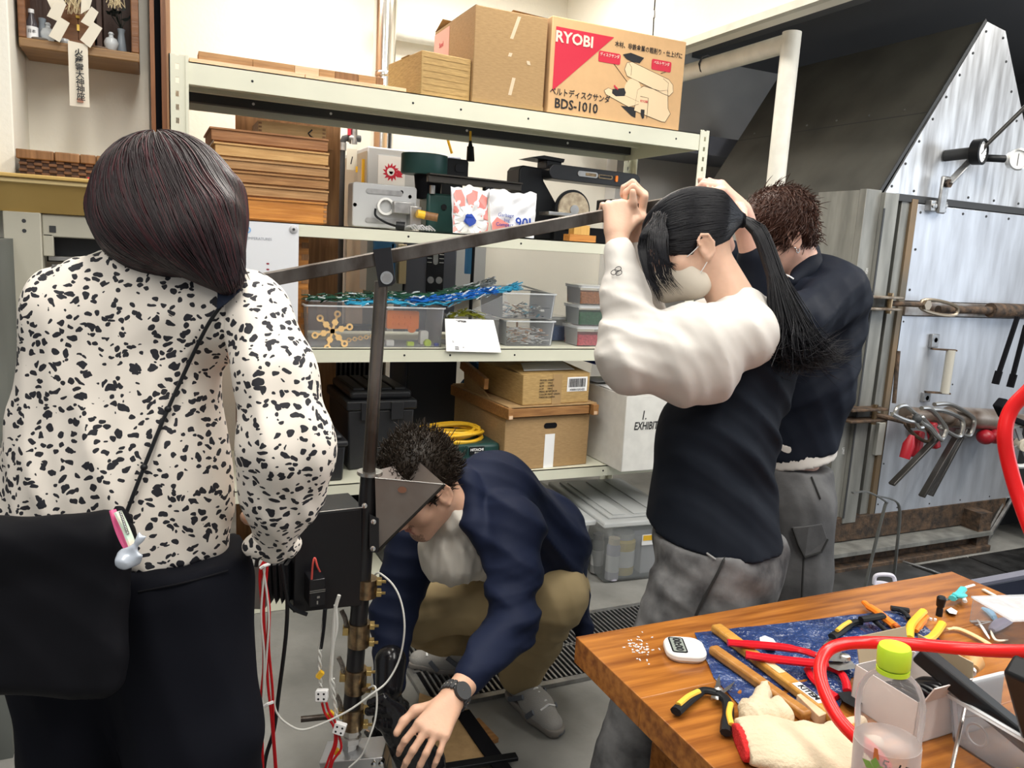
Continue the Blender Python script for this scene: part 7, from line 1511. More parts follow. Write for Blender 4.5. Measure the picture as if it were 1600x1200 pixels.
# white sleeves and yoke
WS = cloth('white_jersey', (.66, .63, .59), .85, bump=.5, bs=8, var=.03)
S = SDF(.0055, .95)
S.chain([wr+(el-wr)*.16, wr+(el-wr)*.5, el+V(-.0, 0, .02), (el*.5+shl*.5), shl+V(-.01, 0, .0)], [.040, .060, .082, .108, .082], .04); S.rc(wr+(el-wr)*.10, wr+(el-wr)*.20, .036, .038, .008)
S.rc(q(985, 560, 1.80), q(1095, 585, 1.80), .075, .08, .05); S.rc(q(1090, 590, 1.80), q(1105, 600, 1.80), .045, .04, .03)
S.chain([wrr+(elr-wrr)*.22, elr, shr], [.045, .075, .085], .04)
S.rc(q(1158, 512, 1.84), q(1150, 500, 2.08), .072, .072, .05); S.rc(gn+V(.0, 0, -.01), gn+V(.03, 0, -.05), .062, .09, .03); S.rc(q(1160, 470, 1.86), q(1180, 490, 1.90), .035, .05, .03)
S.disp = folds([(.010, V(.75, 0, .55), 62, V(1, 0, -1), 8, 1.2, q(1070, 560, 1.75), .17), (.007, V(.5, 0, 1), 90, V(1, 0, 0), 12, 1.3, q(965, 500, 1.75), .13), (.004, V(1, 0, .5), 60, V(0, 0, 1), 10, 1.2, None, 1)]); S.amp = .018
slv = sdfobj(S, 'white_sleeves', WS, GL, label='white raglan sleeves and yoke')
slS = S
ec = raydrape(slS, [(964, 424)], .0012)[0]; nn = slS.grad(np.array([ec]))[0]; uu = unit(np.cross(UP, nn)); vv = np.cross(nn, uu); g = G()
for a, b in ((-.006, -.003), (.006, -.004), (0, .007)): g.tube([ec+uu*(a+.0075*math.cos(t_))+vv*(b+.0075*math.sin(t_)) for t_ in np.linspace(0, 6.283, 20)[:-1]], .0009, 5, closed=True)
build(g, 'printed_emblem', M_['ink'], GL, label='black three-ring emblem on the sleeve')
# navy body of the top
NT = cloth('navy_black_top', (.010, .013, .020), .75, bump=.6, bs=6)
S = SDF(.0065); fl_ = (gr_, 1.25)
S.rc(q(1192, 560, 1.96), q(1120, 680, 1.96), .088, .135, .05, flat=fl_); S.rc(q(1120, 680, 1.96), q(1108, 870, 1.96), .130, .172, .05, flat=fl_); S.rc(q(1200, 530, 1.92), q(1170, 600, 1.96), .045, .10, .04); S.rc(q(1165, 565, 1.88), q(1130, 610, 1.90), .075, .085, .04)
S.cut(q(1110, 842, 1.9), -unit(UP+.03*CR)); S.rc(q(1108, 765, 1.70), q(1112, 800, 1.70), .008, .014, .004, 's')
S.disp = folds([(.012, V(.75, 0, 1), 62, V(1, 0, 0), 7, 1.2, q(1195, 705, 1.8), .17), (.005, V(1, 0, .2), 36, V(0, 0, 1), 6, 1.2, None, 1)]); S.amp = .016
sdfobj(S, 'navy_top', NT, GL)
DEN = mat('washed_black_denim', (.22, .22, .222), .85, col2=(.028, .028, .031), vs=9, bump=.4, bs=14, lo=.36, hi=.68, detail=9)
S = SDF(.007)
S.rc(q(1115, 850, 1.96), q(1122, 880, 1.96), .150, .150, .04, flat=(gr_, 1.15)); S.rc(q(1165, 860, 1.95), q(1150, 890, 1.95), .10, .10, .04)
S.chain([q(1115, 880, 1.88), kL, fL+UP*.05], [.135, .108, .085], .03); S.chain([q(1125, 880, 2.05), kR, fR+UP*.05], [.135, .105, .085], .03)
S.cut(q(1110, 835, 1.9), UP)
S.disp = folds([(.008, V(.4, 0, 1), 80, V(1, 0, 0), 9, 1.4, q(1040, 900, 1.8), .16), (.004, V(1, 0, 1), 45, V(0, 0, 1), 9, 1.2, None, 1)]); S.amp = .014
jeans = S; sdfobj(S, 'jeans', DEN, GL)
P = raydrape(jeans, [(1142, 848), (1122, 895), (1095, 945), (1072, 1000)], .001, 6); build(G().tube(list(P), .0035, 5), 'side_seam', mat('dark_seam', (.02, .02, .02), .8), GL)
P = raydrape(jeans, [(1095, 850), (1102, 862), (1118, 874)], .001, 5); build(G().tube(list(P), .003, 5), 'pocket_seam', mat('light_seam', (.25, .25, .25), .8), GL)
P = raydrape(jeans, [(1180, 842), (1200, 838), (1216, 832)], .001, 5); build(G().tube(list(P), .0025, 5), 'pocket_seam', bpy.data.materials['light_seam'], GL)
for p_ in (fL, fR):
    S = SDF(.005); d_ = V(-.9, .3, 0); S.rc(p_-UP*.02, p_+d_*.15-UP*.02, .04, .034, .03); S.cut(V(0, 0, .002), -UP); sdfobj(S, 'shoe', M_['black'], GL)
# mask
MK = mat('mask_beige', (.62, .56, .47), .85)
S = SDF(.003); Ag = np.array([gr_, gf, gu])
S.ell(gp(0, .046, -.066), V(.068, .068, .066)*gs, Ag, .01); S.rc(gp(0, .112, -.032), gp(0, .104, -.095), .013*gs, .022*gs, .03); S.rc(gp(-.04, .03, -.10), gp(.04, .03, -.10), .030, .030, .03)
S.ell(gp(0, -.032, -.055), V(.10, .050, .12)*gs, Ag, .004, 's'); S.cut(gp(0, 0, -.020), gu*1.0+gf*.10)
mo = sdfobj(S, 'face_mask', MK, GL)
for a, b in ((gp(-.058, .048, -.026), gp(-.083, .006, -.006)), (gp(-.055, .040, -.085), gp(-.080, -.006, -.045))): build(G().tube(smooth_path([a, (a+b)/2-gr_*.006, b], 4), .0012, 6), 'ear_loop', M_['white'], mo)
# hair
HK = hairmat('black_hair', (.010, .010, .013), .38)
H = SDF(.0045)
H.ell(gp(0, -.018, .034), V(.087, .104, .094)*gs, Ag, .02); H.ell(gp(0, .022, .034), V(.078, .088, .082)*gs, Ag, .02); H.ell(gp(0, .108, -.055), V(.10, .056, .082)*gs, Ag, .01, 's')
H.ell(gp(-.090, .004, -.036), V(.030, .026, .040)*gs, Ag, .008, 's'); H.ell(gp(0, -.02, -.12), V(.09, .09, .05)*gs, Ag, .01, 's')

tie = q(1156, 343, 1.87); H.rc(gp(-.01, -.085, .03), tie, .055, .017, .03)
hg = sdfobj(H, 'hair', HK, GL)
def gfield(P):
    b = tie-P; return b/(np.linalg.norm(b, axis=1)[:, None]+1e-6)
n = 2600; R0 = roots(hg, n, lambda v: (np.linalg.norm(v-tie, axis=1) > .05)); m_ = 13; C1 = flow(H, R0, gfield, m_, .010, .0006, .05)
dd_ = np.linalg.norm(C1-tie, axis=2); fst = np.argmax(dd_ < .018, axis=1); fst[(dd_ >= .018).all(1)] = m_-1
for i in range(n): C1[i, fst[i]:] = C1[i, fst[i]]
strands(C1, .0009, 'hair_strands', HK, hg)
build(G().tube([tie+(gu*math.cos(a)+gr_*math.sin(a))*.016 for a in np.linspace(0, 6.283, 16)[:-1]], .006, 8, closed=True), 'hair_tie', M_['blackm'], GL)
# ponytail
pt = [tie, q(1185, 360, 1.86), q(1212, 430, 1.84), q(1232, 500, 1.83), q(1245, 560, 1.83)]
S = SDF(.0045); S.chain(smooth_path(pt, 3), list(np.interp(np.linspace(0, 1, 13), [0, .2, .5, .8, 1], [.009, .011, .012, .008, .003])), .012); pS = S; pony = sdfobj(S, 'ponytail', HK, GL)
C_ = []
for k in range(1200):
    off = RNG.normal(0, 1, 3)*V(1, 1, .3); off /= max(1, np.linalg.norm(off)); e = RNG.random()
    w_ = (.013, .030, .034, .036+.01*e, .036+.03*e); pp = [p+off*w_[i]*(.6+.5*(i > 2)*e) for i, p in enumerate(pt)]
    if e > .55: pp[-1] = pp[-1]+V(.02*RNG.normal(), 0, -.03*RNG.random()+.03); pp.append(pp[-1]+V(.03+.05*RNG.random(), -.01, .02*RNG.normal()))
    else: pp.append(pp[-1]+V(.01*RNG.normal(), 0, -.02))
    P_ = smooth_path(pp, 4); C_.append([P_[int(i*(len(P_)-1)/15)] for i in range(16)])
strands(np.array(C_), .0010, 'ponytail_strands', HK, pony)
# fringe and face-framing locks
C_ = []
for k in range(260):
    e = RNG.random(); j = RNG.normal(0, 2.2); s0 = H.project(np.array([gp(RNG.normal(-.032, .018), .035+.055*RNG.random(), .105-.05*RNG.random())]), -.001, 3)[0]; s1_ = H.project(np.array([s0*.45+q(1008+30*e, 335, 1.79)*.55]), .002, 3)[0]
    if k < 110: P_ = [s0, s1_, q(1006+8*e+j*.5, 358, 1.785), q(999+8*e+j, 385, 1.78), q(1008+9*e+j, 425, 1.77), q(1026+10*e+j*1.2, 455+20*RNG.random(), 1.77)]
    elif k < 200: P_ = [s0, s1_, q(1026+14*e+j, 360, 1.77), q(1024+16*e+j, 378, 1.76), q(1030+14*e+j, 400+8*e, 1.76), q(1044+14*e+j, 412+14*RNG.random(), 1.765)]
    else: P_ = [s0, s1_, q(1013+30*e+j, 360, 1.77), q(1010+34*e+2*j, 390, 1.76), q(1018+30*e+3*j, 425+8*RNG.random(), 1.765), q(1040+26*e+3*j, 448+14*RNG.random(), 1.77)]
    P_ = smooth_path(P_, 4); C_.append([P_[int(i*(len(P_)-1)/15)] for i in range(16)])
strands(np.array(C_), .0009, 'fringe_strands', HK, hg)

# ---------------------------------------------------------------- 4. young man behind
BY = thing('person', 'young man with tousled brown hair and navy shirt gripping the lever end behind her', 'person', (1.78, 1.75, 0), 'people working the lever press')
bf = unit(V(-.80, .25, -.55)); bu = unit(V(-.50, .05, .86)-bf*np.dot(V(-.50, .05, .86), bf)); br = np.cross(bf, bu); bs_ = .98
bc = q(1240, 376, 2.32)+br*.079+bu*.02+bf*.004
B = SDF(.0048); bp = head(B, bc, bf, bu, bs_)
bn = q(1262, 440, 2.42); B.rc(bp(0, -.03, -.05), bn, .055, .062, .03)
shl, shr = q(1310, 462, 2.32), q(1265, 460, 2.66); hipb = q(1240, 775, 2.46)
el, wr = q(1198, 495, 2.12), q(1158, 330, 2.04); elr, wrr = q(1160, 470, 2.50), q(1120, 345, 2.25)
B.rc(shl-UP*.03, shr-UP*.03, .03, .03, .04); B.rc(bn-UP*.05, hipb, .07, .07, .05); B.chain([shl, q(1255, 502, 2.23), el, wr], [.035, .036, .036, .027], .02); B.chain([shr, elr, wrr], [.035, .035, .026], .02)
hand(B, wr, unit(V(-.78, .0, .62)), unit(V(.45, -.62, .68)), -1, 1.05, (38, 60, 40), ((.35, .75, -.35), (.15, 1.0, -.1), (.05, 1.0, .1)), (6, 2, 0, -3), .06)
hand(B, wrr, unit(V(-.3, -.4, .9)), unit(V(.2, -.5, .8)), 1, 1.0, (70, 70, 45))
fL, fR = V(1.74, 1.74, .06), V(1.76, 2.0, .06)
kL, kR = q(1238, 960, 2.40), q(1215, 950, 2.6); B.chain([hipb+V(0, -.05, 0), kL, fL], [.06, .05, .04]); B.chain([hipb+V(0, .07, 0), kR, fR], [.06, .05, .04])
sdfobj(B, 'body', SKIN3, BY)
build(G().tube([bp(-.083, -.004, -.050)+V(.006*math.cos(a), -.002, .006*math.sin(a)-.004) for a in np.linspace(0, 6.283, 12)[:-1]], .0016, 6, closed=True), 'earring', M_['chrome'], BY); build(G().ball(bp(-.088, .004, -.040), .003), 'ear_stud', M_['chrome'], BY)
NS = cloth('navy_shirt', (.010, .013, .022), .6, bump=.5, bs=8)
S = SDF(.0062, .95)
S.rc(q(1292, 470, 2.42), q(1262, 600, 2.44), .125, .130, .05, flat=(V(0, 1, 0), 1.2)); S.rc(q(1262, 600, 2.44), q(1240, 740, 2.46), .130, .125, .05); S.rc(q(1305, 445, 2.36), q(1270, 425, 2.44), .075, .06, .05); S.rc(q(1255, 462, 2.36), q(1300, 470, 2.36), .062, .06, .03)
S.chain([q(1312, 460, 2.31), q(1255, 500, 2.22), el, wr+(el-wr)*.45], [.090, .078, .066, .048], .03); S.chain([shr, elr, wrr+(elr-wrr)*.4], [.08, .06, .048], .03)
S.cut(q(1240, 715, 2.4), -unit(UP-.22*CR)); S.disp = folds([(.009, V(-.6, 0, 1), 75, V(1, 0, 0), 9, 1.3, q(1290, 520, 2.3), .2), (.004, V(1, 0, .3), 46, V(0, 0, 1), 8, 1.2, None, 1)]); S.amp = .014
sdfobj(S, 'navy_shirt', NS, BY)
S = SDF(.004); S.chain([q(1262, 392, 2.46), q(1262, 425, 2.40), q(1285, 450, 2.40)], [.036, .052, .065], .03); S.rc(q(1240, 440, 2.34), q(1262, 425, 2.38), .02, .04, .02); sdfobj(S, 'collar', NS, BY)
build(G().tube(smooth_path([q(1222, 428, 2.29), q(1232, 431, 2.285), q(1240, 436, 2.28)], 4), .0022, 6), 'white_piping', M_['white'], BY)
S = SDF(.006); S.rc(q(1244, 690, 2.46), q(1240, 735, 2.46), .122, .118, .03); S.cut(q(1240, 728, 2.4), -unit(UP-.22*CR)); S.cut(q(1240, 690, 2.4), unit(UP)); sdfobj(S, 'white_undershirt', WS, BY)
DG2 = mat('charcoal_denim', (.13, .13, .133), .85, col2=(.028, .028, .032), vs=6, bump=.4, bs=14, lo=.3, hi=.75, detail=9)
S = SDF(.0075); S.rc(q(1238, 745, 2.46), q(1232, 790, 2.46), .122, .135, .04); S.chain([q(1245, 790, 2.40), q(1240, 890, 2.40), kL, fL+UP*.04], [.115, .110, .105, .10], .03); S.chain([q(1215, 790, 2.54), q(1195, 900, 2.6), kR, fR+UP*.04], [.115, .11, .105, .10], .03)
S.cut(q(1238, 725, 2.45), UP); S.disp = folds([(.004, V(1, 0, .3), 55, V(0, 0, 1), 9, 1.2, None, 1)]); S.amp = .008; cargo = S; sdfobj(S, 'cargo_trousers', DG2, BY)
pc_ = raydrape(cargo, [(1237, 824), (1262, 822), (1284, 818), (1292, 842), (1282, 862), (1256, 870), (1246, 850)], .004); cen = pc_.mean(0); nn = unit(-CFV); g = G(); g.add([tuple(p+nn*.006) for p in pc_]+[tuple(p-nn*.01) for p in pc_], [tuple(range(7)), tuple(range(13, 6, -1))]+[(i, i+7, (i+1) % 7+7, (i+1) % 7) for i in range(7)]); build(g, 'pocket_flap', DG2, BY, smooth=0, bevel=.003)
build(G().tube([p+nn*.007 for p in pc_[[0, 6, 5, 4, 3]]], .003, 5), 'pocket_seam', bpy.data.materials['dark_seam'], BY); P = raydrape(cargo, [(1256, 872), (1254, 910), (1252, 955)], .001, 5); build(G().tube(list(P), .003, 5), 'side_seam', bpy.data.materials['dark_seam'], BY)
P = raydrape(cargo, [(1268, 745), (1276, 765), (1282, 780)], .001, 5); build(G().tube(list(P), .003, 5), 'pocket_seam', bpy.data.materials['dark_seam'], BY)
for p_ in (fL, fR):
    S = SDF(.006); S.rc(p_-UP*.02, p_+V(-.16, .02, -.02), .04, .034, .03); S.cut(V(0, 0, .002), -UP); sdfobj(S, 'shoe', M_['black'], BY)
HBN = hairmat('brown_hair', (.055, .022, .014), .42)
H = SDF(.005); Ab_ = np.array([br, bf, bu]); H.ell(bp(0, -.018, .036), V(.092, .108, .098)*bs_, Ab_, .02); H.rc(bp(-.055, -.055, -.01), bp(-.05, -.06, -.05), .035, .022, .02); H.rc(bp(.055, -.055, -.01), bp(.05, -.06, -.05), .035, .022, .02); H.rc(bp(0, -.07, 0), bp(0, -.065, -.06), .045, .03, .02)
H.ell(bp(0, .118, -.06), V(.10, .055, .085)*bs_, Ab_, .008, 's'); H.ell(bp(-.098, .004, -.038), V(.030, .026, .040)*bs_, Ab_, .008, 's')
hb = sdfobj(H, 'hair', HBN, BY)
n = 5200; base = H.project(roots(hb, n), -.002, 2); lc = base-bc; keep = (lc@bf < .085) & (lc@bu > -.07); base = base[keep]; n = len(base)
gr2 = H.grad(base); tang = -bu[None]*.2+(-bf)[None]*.2+RNG.normal(0, .55, (n, 3)); wh = np.cross(gr2, unit(bu+bf*.3)[None]); L_ = (.018+.024*RNG.random(n))[:, None]
strands(bez(base, base+gr2*L_*.28+(tang+wh)*L_*.3, base+gr2*L_*.02+(tang*.9+wh*1.3)*L_*.75, 8), .0012, 'hair_strands', HBN, hb)

# ---------------------------------------------------------------- cotton glove and cloth on the table
GT = thing('cotton_glove', 'white knitted cotton work glove with red cuff lying on the table', 'glove', T(1220, 1150)); GC = mat('knit_cotton', (.70, .58, .41), .9, bump=.35, bs=220, var=.12, vs=10)
S = SDF(.003); c0, c1 = T(1160, 1160, .016), T(1290, 1165, .020); d_ = unit(c1-c0); s2_ = np.cross(UP, d_)
S.rc(c0, T(1215, 1160, .02), .040, .044, .02, flat=(UP, .34)); S.rc(T(1215, 1160, .017), T(1300, 1170, .018), .046, .052, .03, flat=(UP, .32))
for i, (a, b) in enumerate((((1300, 1140), (1345, 1128)), ((1310, 1160), (1370, 1160)), ((1310, 1180), (1370, 1195)), ((1300, 1200), (1350, 1225)))): S.rc(T(*a, .014), T(*b, .012), .014, .011, .012)
S.cut(c0+d_*.0, -d_); S.cut(V(0, 0, TZ+.001), -UP)
S.disp = folds([(.0013, s2_, 520, d_, 30, .4, c0, .05), (.0030, s2_+d_*.3, 120, d_, 40, 1.0, T(1265, 1165), .07)]); S.amp = .006; sdfobj(S, 'glove_body', GC, GT)
S = SDF(.003); S.rc(c0-d_*.004, c0+d_*.002, .0425, .042, .01, flat=(UP, .44)); S.cut(c0+d_*.006, d_); S.cut(c0-d_*.007, -d_); S.cut(V(0, 0, TZ+.001), -UP); sdfobj(S, 'red_cuff', mat('knit_red', (.62, .02, .02), .9, bump=.5, bs=200), GT)
GT2 = thing('cotton_glove', 'second cotton glove folded up behind the red-cuffed one, fingers bunched', 'glove', T(1190, 1110))
S = SDF(.003); S.rc(T(1178, 1120, .016), T(1192, 1085, .02), .022, .014, .015); S.rc(T(1192, 1085, .018), T(1196, 1070, .014), .013, .009, .01); S.rc(T(1180, 1120, .016), T(1222, 1118, .02), .020, .018, .015); S.rc(T(1222, 1118, .02), T(1216, 1098, .03), .016, .012, .012); S.rc(T(1165, 1105, .014), T(1180, 1125, .014), .014, .018, .01); S.cut(V(0, 0, TZ+.001), -UP)
S.disp = folds([(.0015, V(1, 0, 0), 420, V(0, 1, 0), 40, .6, None, 1)]); S.amp = .004; sdfobj(S, 'glove_body', GC, GT2)
# ================================================================ lever press in the foreground
RH = 1.733
PP = lambda px, py, dH=0: at(px, py, H=RH+dH)
PR = thing('lever_press', 'dark steel lever press post with long square lever, sheet hopper and bronze heater bands', 'press', (.42, 1.67, 0))
DS = M_['dsteel']; BK_ = mat('black_paint', (.014, .014, .016), .28)
top, mid1, bot = PP(596, 440), PP(576, 745), PP(548, 1130)
build(G().tube([top, mid1], .0145, 24), 'upper_rod', DS, PR)
build(G().tube([PP(578, 738), bot], .0205, 28), 'barrel_tube', BK_, PR)
build(G().tube([PP(578, 736), PP(577.7, 741)], .0285, 28), 'flange_ring', M_['steel'], PR)
dwn = unit(bot-mid1)
# lever along the line between the two grips
LA, LB = at(386, 443, y=1.678), at(1128, 301.5, y=1.678)
build(G().bar(LA, LB, .029, .0285), 'lever_bar', DS, PR, bevel=.0018); ld_ = unit(LB-LA)
build(G().bar(LA-ld_*.001, LA+ld_*.0005, .023, .0225), 'bar_end_cap', M_['blackm'], PR)
build(G().bar(LA-ld_*.030, LA+ld_*.012, .036, .034), 'end_bracket', BK_, PR, bevel=.003); build(G(axes(LA-ld_*.012+V(0, -.02, 0), X, -Z)).lathe([(.012, -.002), (.012, .006), (.007, .008), (.007, .014), (0, .015)], 6), 'end_bolt', M_['steel'], PR)
# pivot bracket
pc_ = at(599, 408, y=1.678); tp = PP(597, 430)
g = G()
for s_ in (-1, 1): g.bar(pc_+V(-.004, s_*.020, .028), at(604, 437, y=1.678)+V(0, s_*.020, -.012), .042, .004, (0, 1, 0)) if False else g.add([tuple(at(px, py, y=1.678+s_*.019+dy)) for dy in (-.002, .002) for px, py in ((583, 392), (611, 388), (618, 440), (612, 447), (592, 449))], [(0, 1, 2, 3, 4), (9, 8, 7, 6, 5)]+[(i, i+5, (i+1) % 5+5, (i+1) % 5) for i in range(5)])
build(g, 'pivot_plate', BK_, PR, smooth=0, bevel=.001); build(G().add([tuple(at(px, py, y=y)) for y in (1.657, 1.699) for px, py in ((583, 390), (611, 386), (611, 389), (583, 393))], [(0, 1, 2, 3), (7, 6, 5, 4), (0, 4, 5, 1), (2, 6, 7, 3), (0, 3, 7, 4), (1, 5, 6, 2)]), 'bracket_top', BK_, PR)
b_ = at(604, 434, y=1.655); build(G(axes(b_, X, -Z)).lathe([(.0105, -.002), (.0105, .004), (.006, .005), (.006, .010), (0, .011)], 6), 'pivot_bolt', M_['steel'], PR); build(G(axes(b_, X, -Z)).lathe([(.014, -.001), (.014, .001), (0, .001)], 20), 'washer', M_['chrome'], PR)
# hopper: folded sheet, thin walls
HS = mat('raw_sheet', (.34, .31, .285), .4, .6, col2=(.17, .12, .10), vs=4, lo=.25, hi=.6, bump=.05, bs=20)
h1, h2, h3, h4, h5, h6 = PP(586, 747, -.035), PP(695, 757, -.06), PP(652, 719, .09), PP(588, 735, .07), PP(594, 855, -.02), PP(589, 862, -.02)
def wall(pts, nm):
    c = sum(pts)/len(pts); n_ = unit(np.cross(pts[1]-pts[0], pts[2]-pts[0])); m_ = len(pts)
    build(G().add([tuple(p) for p in pts]+[tuple(p+n_*.0015) for p in pts], [tuple(range(m_)), tuple(range(2*m_-1, m_-1, -1))]+[(i, i+m_, (i+1) % m_+m_, (i+1) % m_) for i in range(m_)]), nm, HS, PR, smooth=0)
wall([h1, h2, h6], 'hopper_front'); wall([h2, h3, h6], 'hopper_side'); wall([h3, h4, h6], 'hopper_back'); wall([h4, h1, h6], 'hopper_side')
build(G().tube([h2, h6], .0032, 6), 'weld_seam', mat('weld', (.02, .018, .016), .5), PR); build(G().tube([h3, h3+(h6-h3)*.55], .003, 6), 'weld_seam', bpy.data.materials['weld'], PR); build(G().tube([h1, h2], .0012, 6), 'bright_rim', M_['steel'], PR)
st_ = (h1+(h2-h1)*.45+(h6-(h1+h2)/2)*.12)-CFV*.003; build(G(axes(st_, CR, CU)).lathe([(.009, 0), (.009, .0005), (0, .0006)], 14, sx=1.1, sy=.8), 'rust_stain', mat('rust_stain', (.16, .07, .04), .6), PR)
# black mounting plate with bolts
g = G(); pts = [(577, 803), (592, 810), (592, 858), (588, 864), (577, 862)]; g.add([tuple(PP(px, py, -.03)) for px, py in pts]+[tuple(PP(px, py, -.024)) for px, py in pts], [(0, 1, 2, 3, 4), (9, 8, 7, 6, 5)]+[(i, i+5, (i+1) % 5+5, (i+1) % 5) for i in range(5)]); build(g, 'mount_plate', BK_, PR, smooth=0, bevel=.001)
for px, py in ((584, 815), (583, 857), (570, 790)): b = PP(px, py, -.032); build(G(axes(b, CR, CU)).lathe([(.006, 0), (.006, .003), (.003, .0045), (0, .005)], 14), 'bolt', M_['chrome'], PR)
# heater bands
BR = M_['brass']
for i, (px, py, hh) in enumerate(((572, 917, 28), (561, 990, 36), (556, 1062, 36), (552, 1120, 32))):
    a, b = PP(px+.5, py-hh/2), PP(px-1.0, py+hh/2); bd_ = build(G().tube([a, b], .0255, 30), 'heater_band', BR, PR)
    sd_ = unit(CR); e = (a+b)/2+sd_*.033
    build(G().bar(a+sd_*.030+dwn*.002, a+sd_*.030+dwn*.014, .022, .012).bar(b+sd_*.030-dwn*.002, b+sd_*.030-dwn*.014, .022, .012), 'band_lug', mat('brass_bright', (.55, .40, .16), .28, .9) if 'brass_bright' not in bpy.data.materials else bpy.data.materials['brass_bright'], bd_, bevel=.001)
    for kk in (a+dwn*.008, b-dwn*.008): build(G().tube([kk+sd_*.024-CFV*.004, kk+sd_*.046-CFV*.004], .0035, 8), 'band_screw', bpy.data.materials['brass_bright'], bd_)
    if i: 
        l_ = (a+b)/2-sd_*.030-dwn*.012; build(G().bar(l_-dwn*.006, l_+dwn*.012, .022, .016), 'terminal', bpy.data.materials['brass_bright'], bd_, bevel=.001)
        build(G().tube(smooth_path([l_-dwn*.004, l_-dwn*.025-sd_*.004, l_-dwn*.045-sd_*.014], 4), .0055, 10), 'conduit', mat('braided_steel', (.30, .27, .24), .4, .8, bump=.8, bs=400) if 'braided_steel' not in bpy.data.materials else bpy.data.materials['braided_steel'], bd_)
# nozzle
a, b = PP(550, 1133), PP(548, 1172); build(G(axes(a, unit(np.cross(dwn, Y_)), np.cross(dwn, unit(np.cross(dwn, Y_))))).lathe([(.020, 0), (.024, .002), (.024, .016), (.020, .018), (.020, .024), (.025, .026), (.025, .040), (.019, .044), (.019, .060)], 6), 'nozzle_nut', M_['steel'], PR)
build(G().tube([PP(470, 1124), PP(520, 1119)], .007, 12), 'side_rod', M_['dsteel'], PR)
# post foot down to the floor: frame leg behind the mould
t = thing('mould_block', 'silver aluminium mould block with studs under the press nozzle', 'mould', PP(550, 1185)); ALB = mat('aluminium_block', (.62, .63, .65), .28, .9, bump=.05, bs=60)
c = PP(556, 1188, -.01); A = axes(c, unit(CR*.97+UP*.10), unit(CFV+V(0, 0, .17))); 
build(G(A).rprism(.150, .085, .004, -.012, .030), 'upper_plate', ALB, t, bevel=.002); build(G(A).rprism(.150, .085, .004, -.150, -.016), 'lower_block', ALB, t, bevel=.002)
for x_ in (.055, .072):
    b = (A@np.array([x_, -.046, .022, 1]))[:3]; build(G(axes(b, CR, CU)).lathe([(.006, -.01), (.006, .012), (0, .014)], 8), 'stud', M_['chrome'], t)
text('MEN', .03, (A@np.array([.0, -.0435, -.035, 1]))[:3], A[:3, 0], unit(np.cross(A[:3, 0], -(-A[:3, 1]))) if False else A[:3, 2], mat('etched', (.30, .30, .31), .5, .5), t)
t = thing('press_stand', 'dark steel stand under the mould block', 'stand', (c[0], c[1], 0)); build(G().box(c[0]-.05, c[0]+.05, c[1]-.02, c[1]+.10, 0, c[2]-.15), 'column', BK_, t, bevel=.003); build(G().box(c[0]-.16, c[0]+.25, c[1]-.12, c[1]+.28, 0, .02), 'base_plate', BK_, t, bevel=.003)
# control box
t = thing('control_box', 'glossy black electrical control box fixed to the left of the press tube', 'control box', PP(515, 870, -.02))
f0, f1, f2, f3 = PP(462, 806, -.06), PP(566, 795, -.02), PP(566, 946, -.02), PP(458, 958, -.06); dd = unit(V(CF[0], CF[1], 0))*.12; dd = np.cross(unit(f1-f0), UP)*-.12
if dd@CF < 0: dd = -dd
vs = [f0, f1, f2, f3]; build(G().add([tuple(p) for p in vs]+[tuple(p+dd) for p in vs], [(0, 1, 2, 3), (7, 6, 5, 4), (0, 4, 5, 1), (1, 5, 6, 2), (2, 6, 7, 3), (3, 7, 4, 0)]), 'box_body', mat('box_black', (.006, .006, .008), .35), t, bevel=.002, smooth=0)
lidp = [p-UP*0 for p in (f0+V(-.002, -.001, .0), f1+V(.002, 0, 0), f1+dd*.9, f0+dd*.9)]; build(G().add([tuple(p) for p in lidp]+[tuple(p+UP*.004) for p in lidp], [(0, 3, 2, 1), (4, 5, 6, 7), (0, 1, 5, 4), (1, 2, 6, 5), (2, 3, 7, 6), (3, 0, 4, 7)]), 'box_lid', mat('box_top', (.03, .032, .035), .22), t, smooth=0)
build(G().tube([f0+UP*.003, f1+UP*.003], .0012, 6), 'lid_edge', M_['steel'], t)
bx = PP(492, 920, -.075); A = axes(bx, unit(f1-f0), UP); brk = build(G(A).rprism(.034, .062, .003, -.03, 0.022), 'breaker', M_['blackg'], t, bevel=.0015)
build(G(A).rprism(.034, .0015, .0005, .0222, .023, 0, .006).rprism(.034, .0015, .0005, .0222, .023, 0, .002).rprism(.006, .005, .001, .0222, .023, .002, -.010).rprism(.003, .008, .001, .0222, .023, .0, -.022), 'breaker_marks', M_['steel'], brk)
build(G().tube(smooth_path([PP(487, 905, -.1), PP(489, 880, -.11), PP(492, 872, -.11), PP(496, 885, -.11), PP(500, 893, -.1)], 5), .0022, 6), 'red_wire', mat('wire_red_pink', (.75, .10, .08), .4), t)
# relay with heat sink
t = thing('heat_sink_relay', 'grey relay with black cooling fins below the blouse sleeve', 'relay', PP(420, 900, -.05))
c = PP(402, 912, -.05); build(G(axes(c, CR, UP)).rprism(.040, .100, .003, -.03, .02), 'relay_body', mat('relay_grey', (.22, .22, .21), .45, .4), t, bevel=.002)
for k in range(5): p = PP(418+k*9, 905, -.03); build(G(axes(p, CR, UP)).prism([(-.004, .045), (.004, .045), (.003, -.03), (0, -.045), (-.003, -.03)], -.03, .03), 'fin', M_['black'], t)
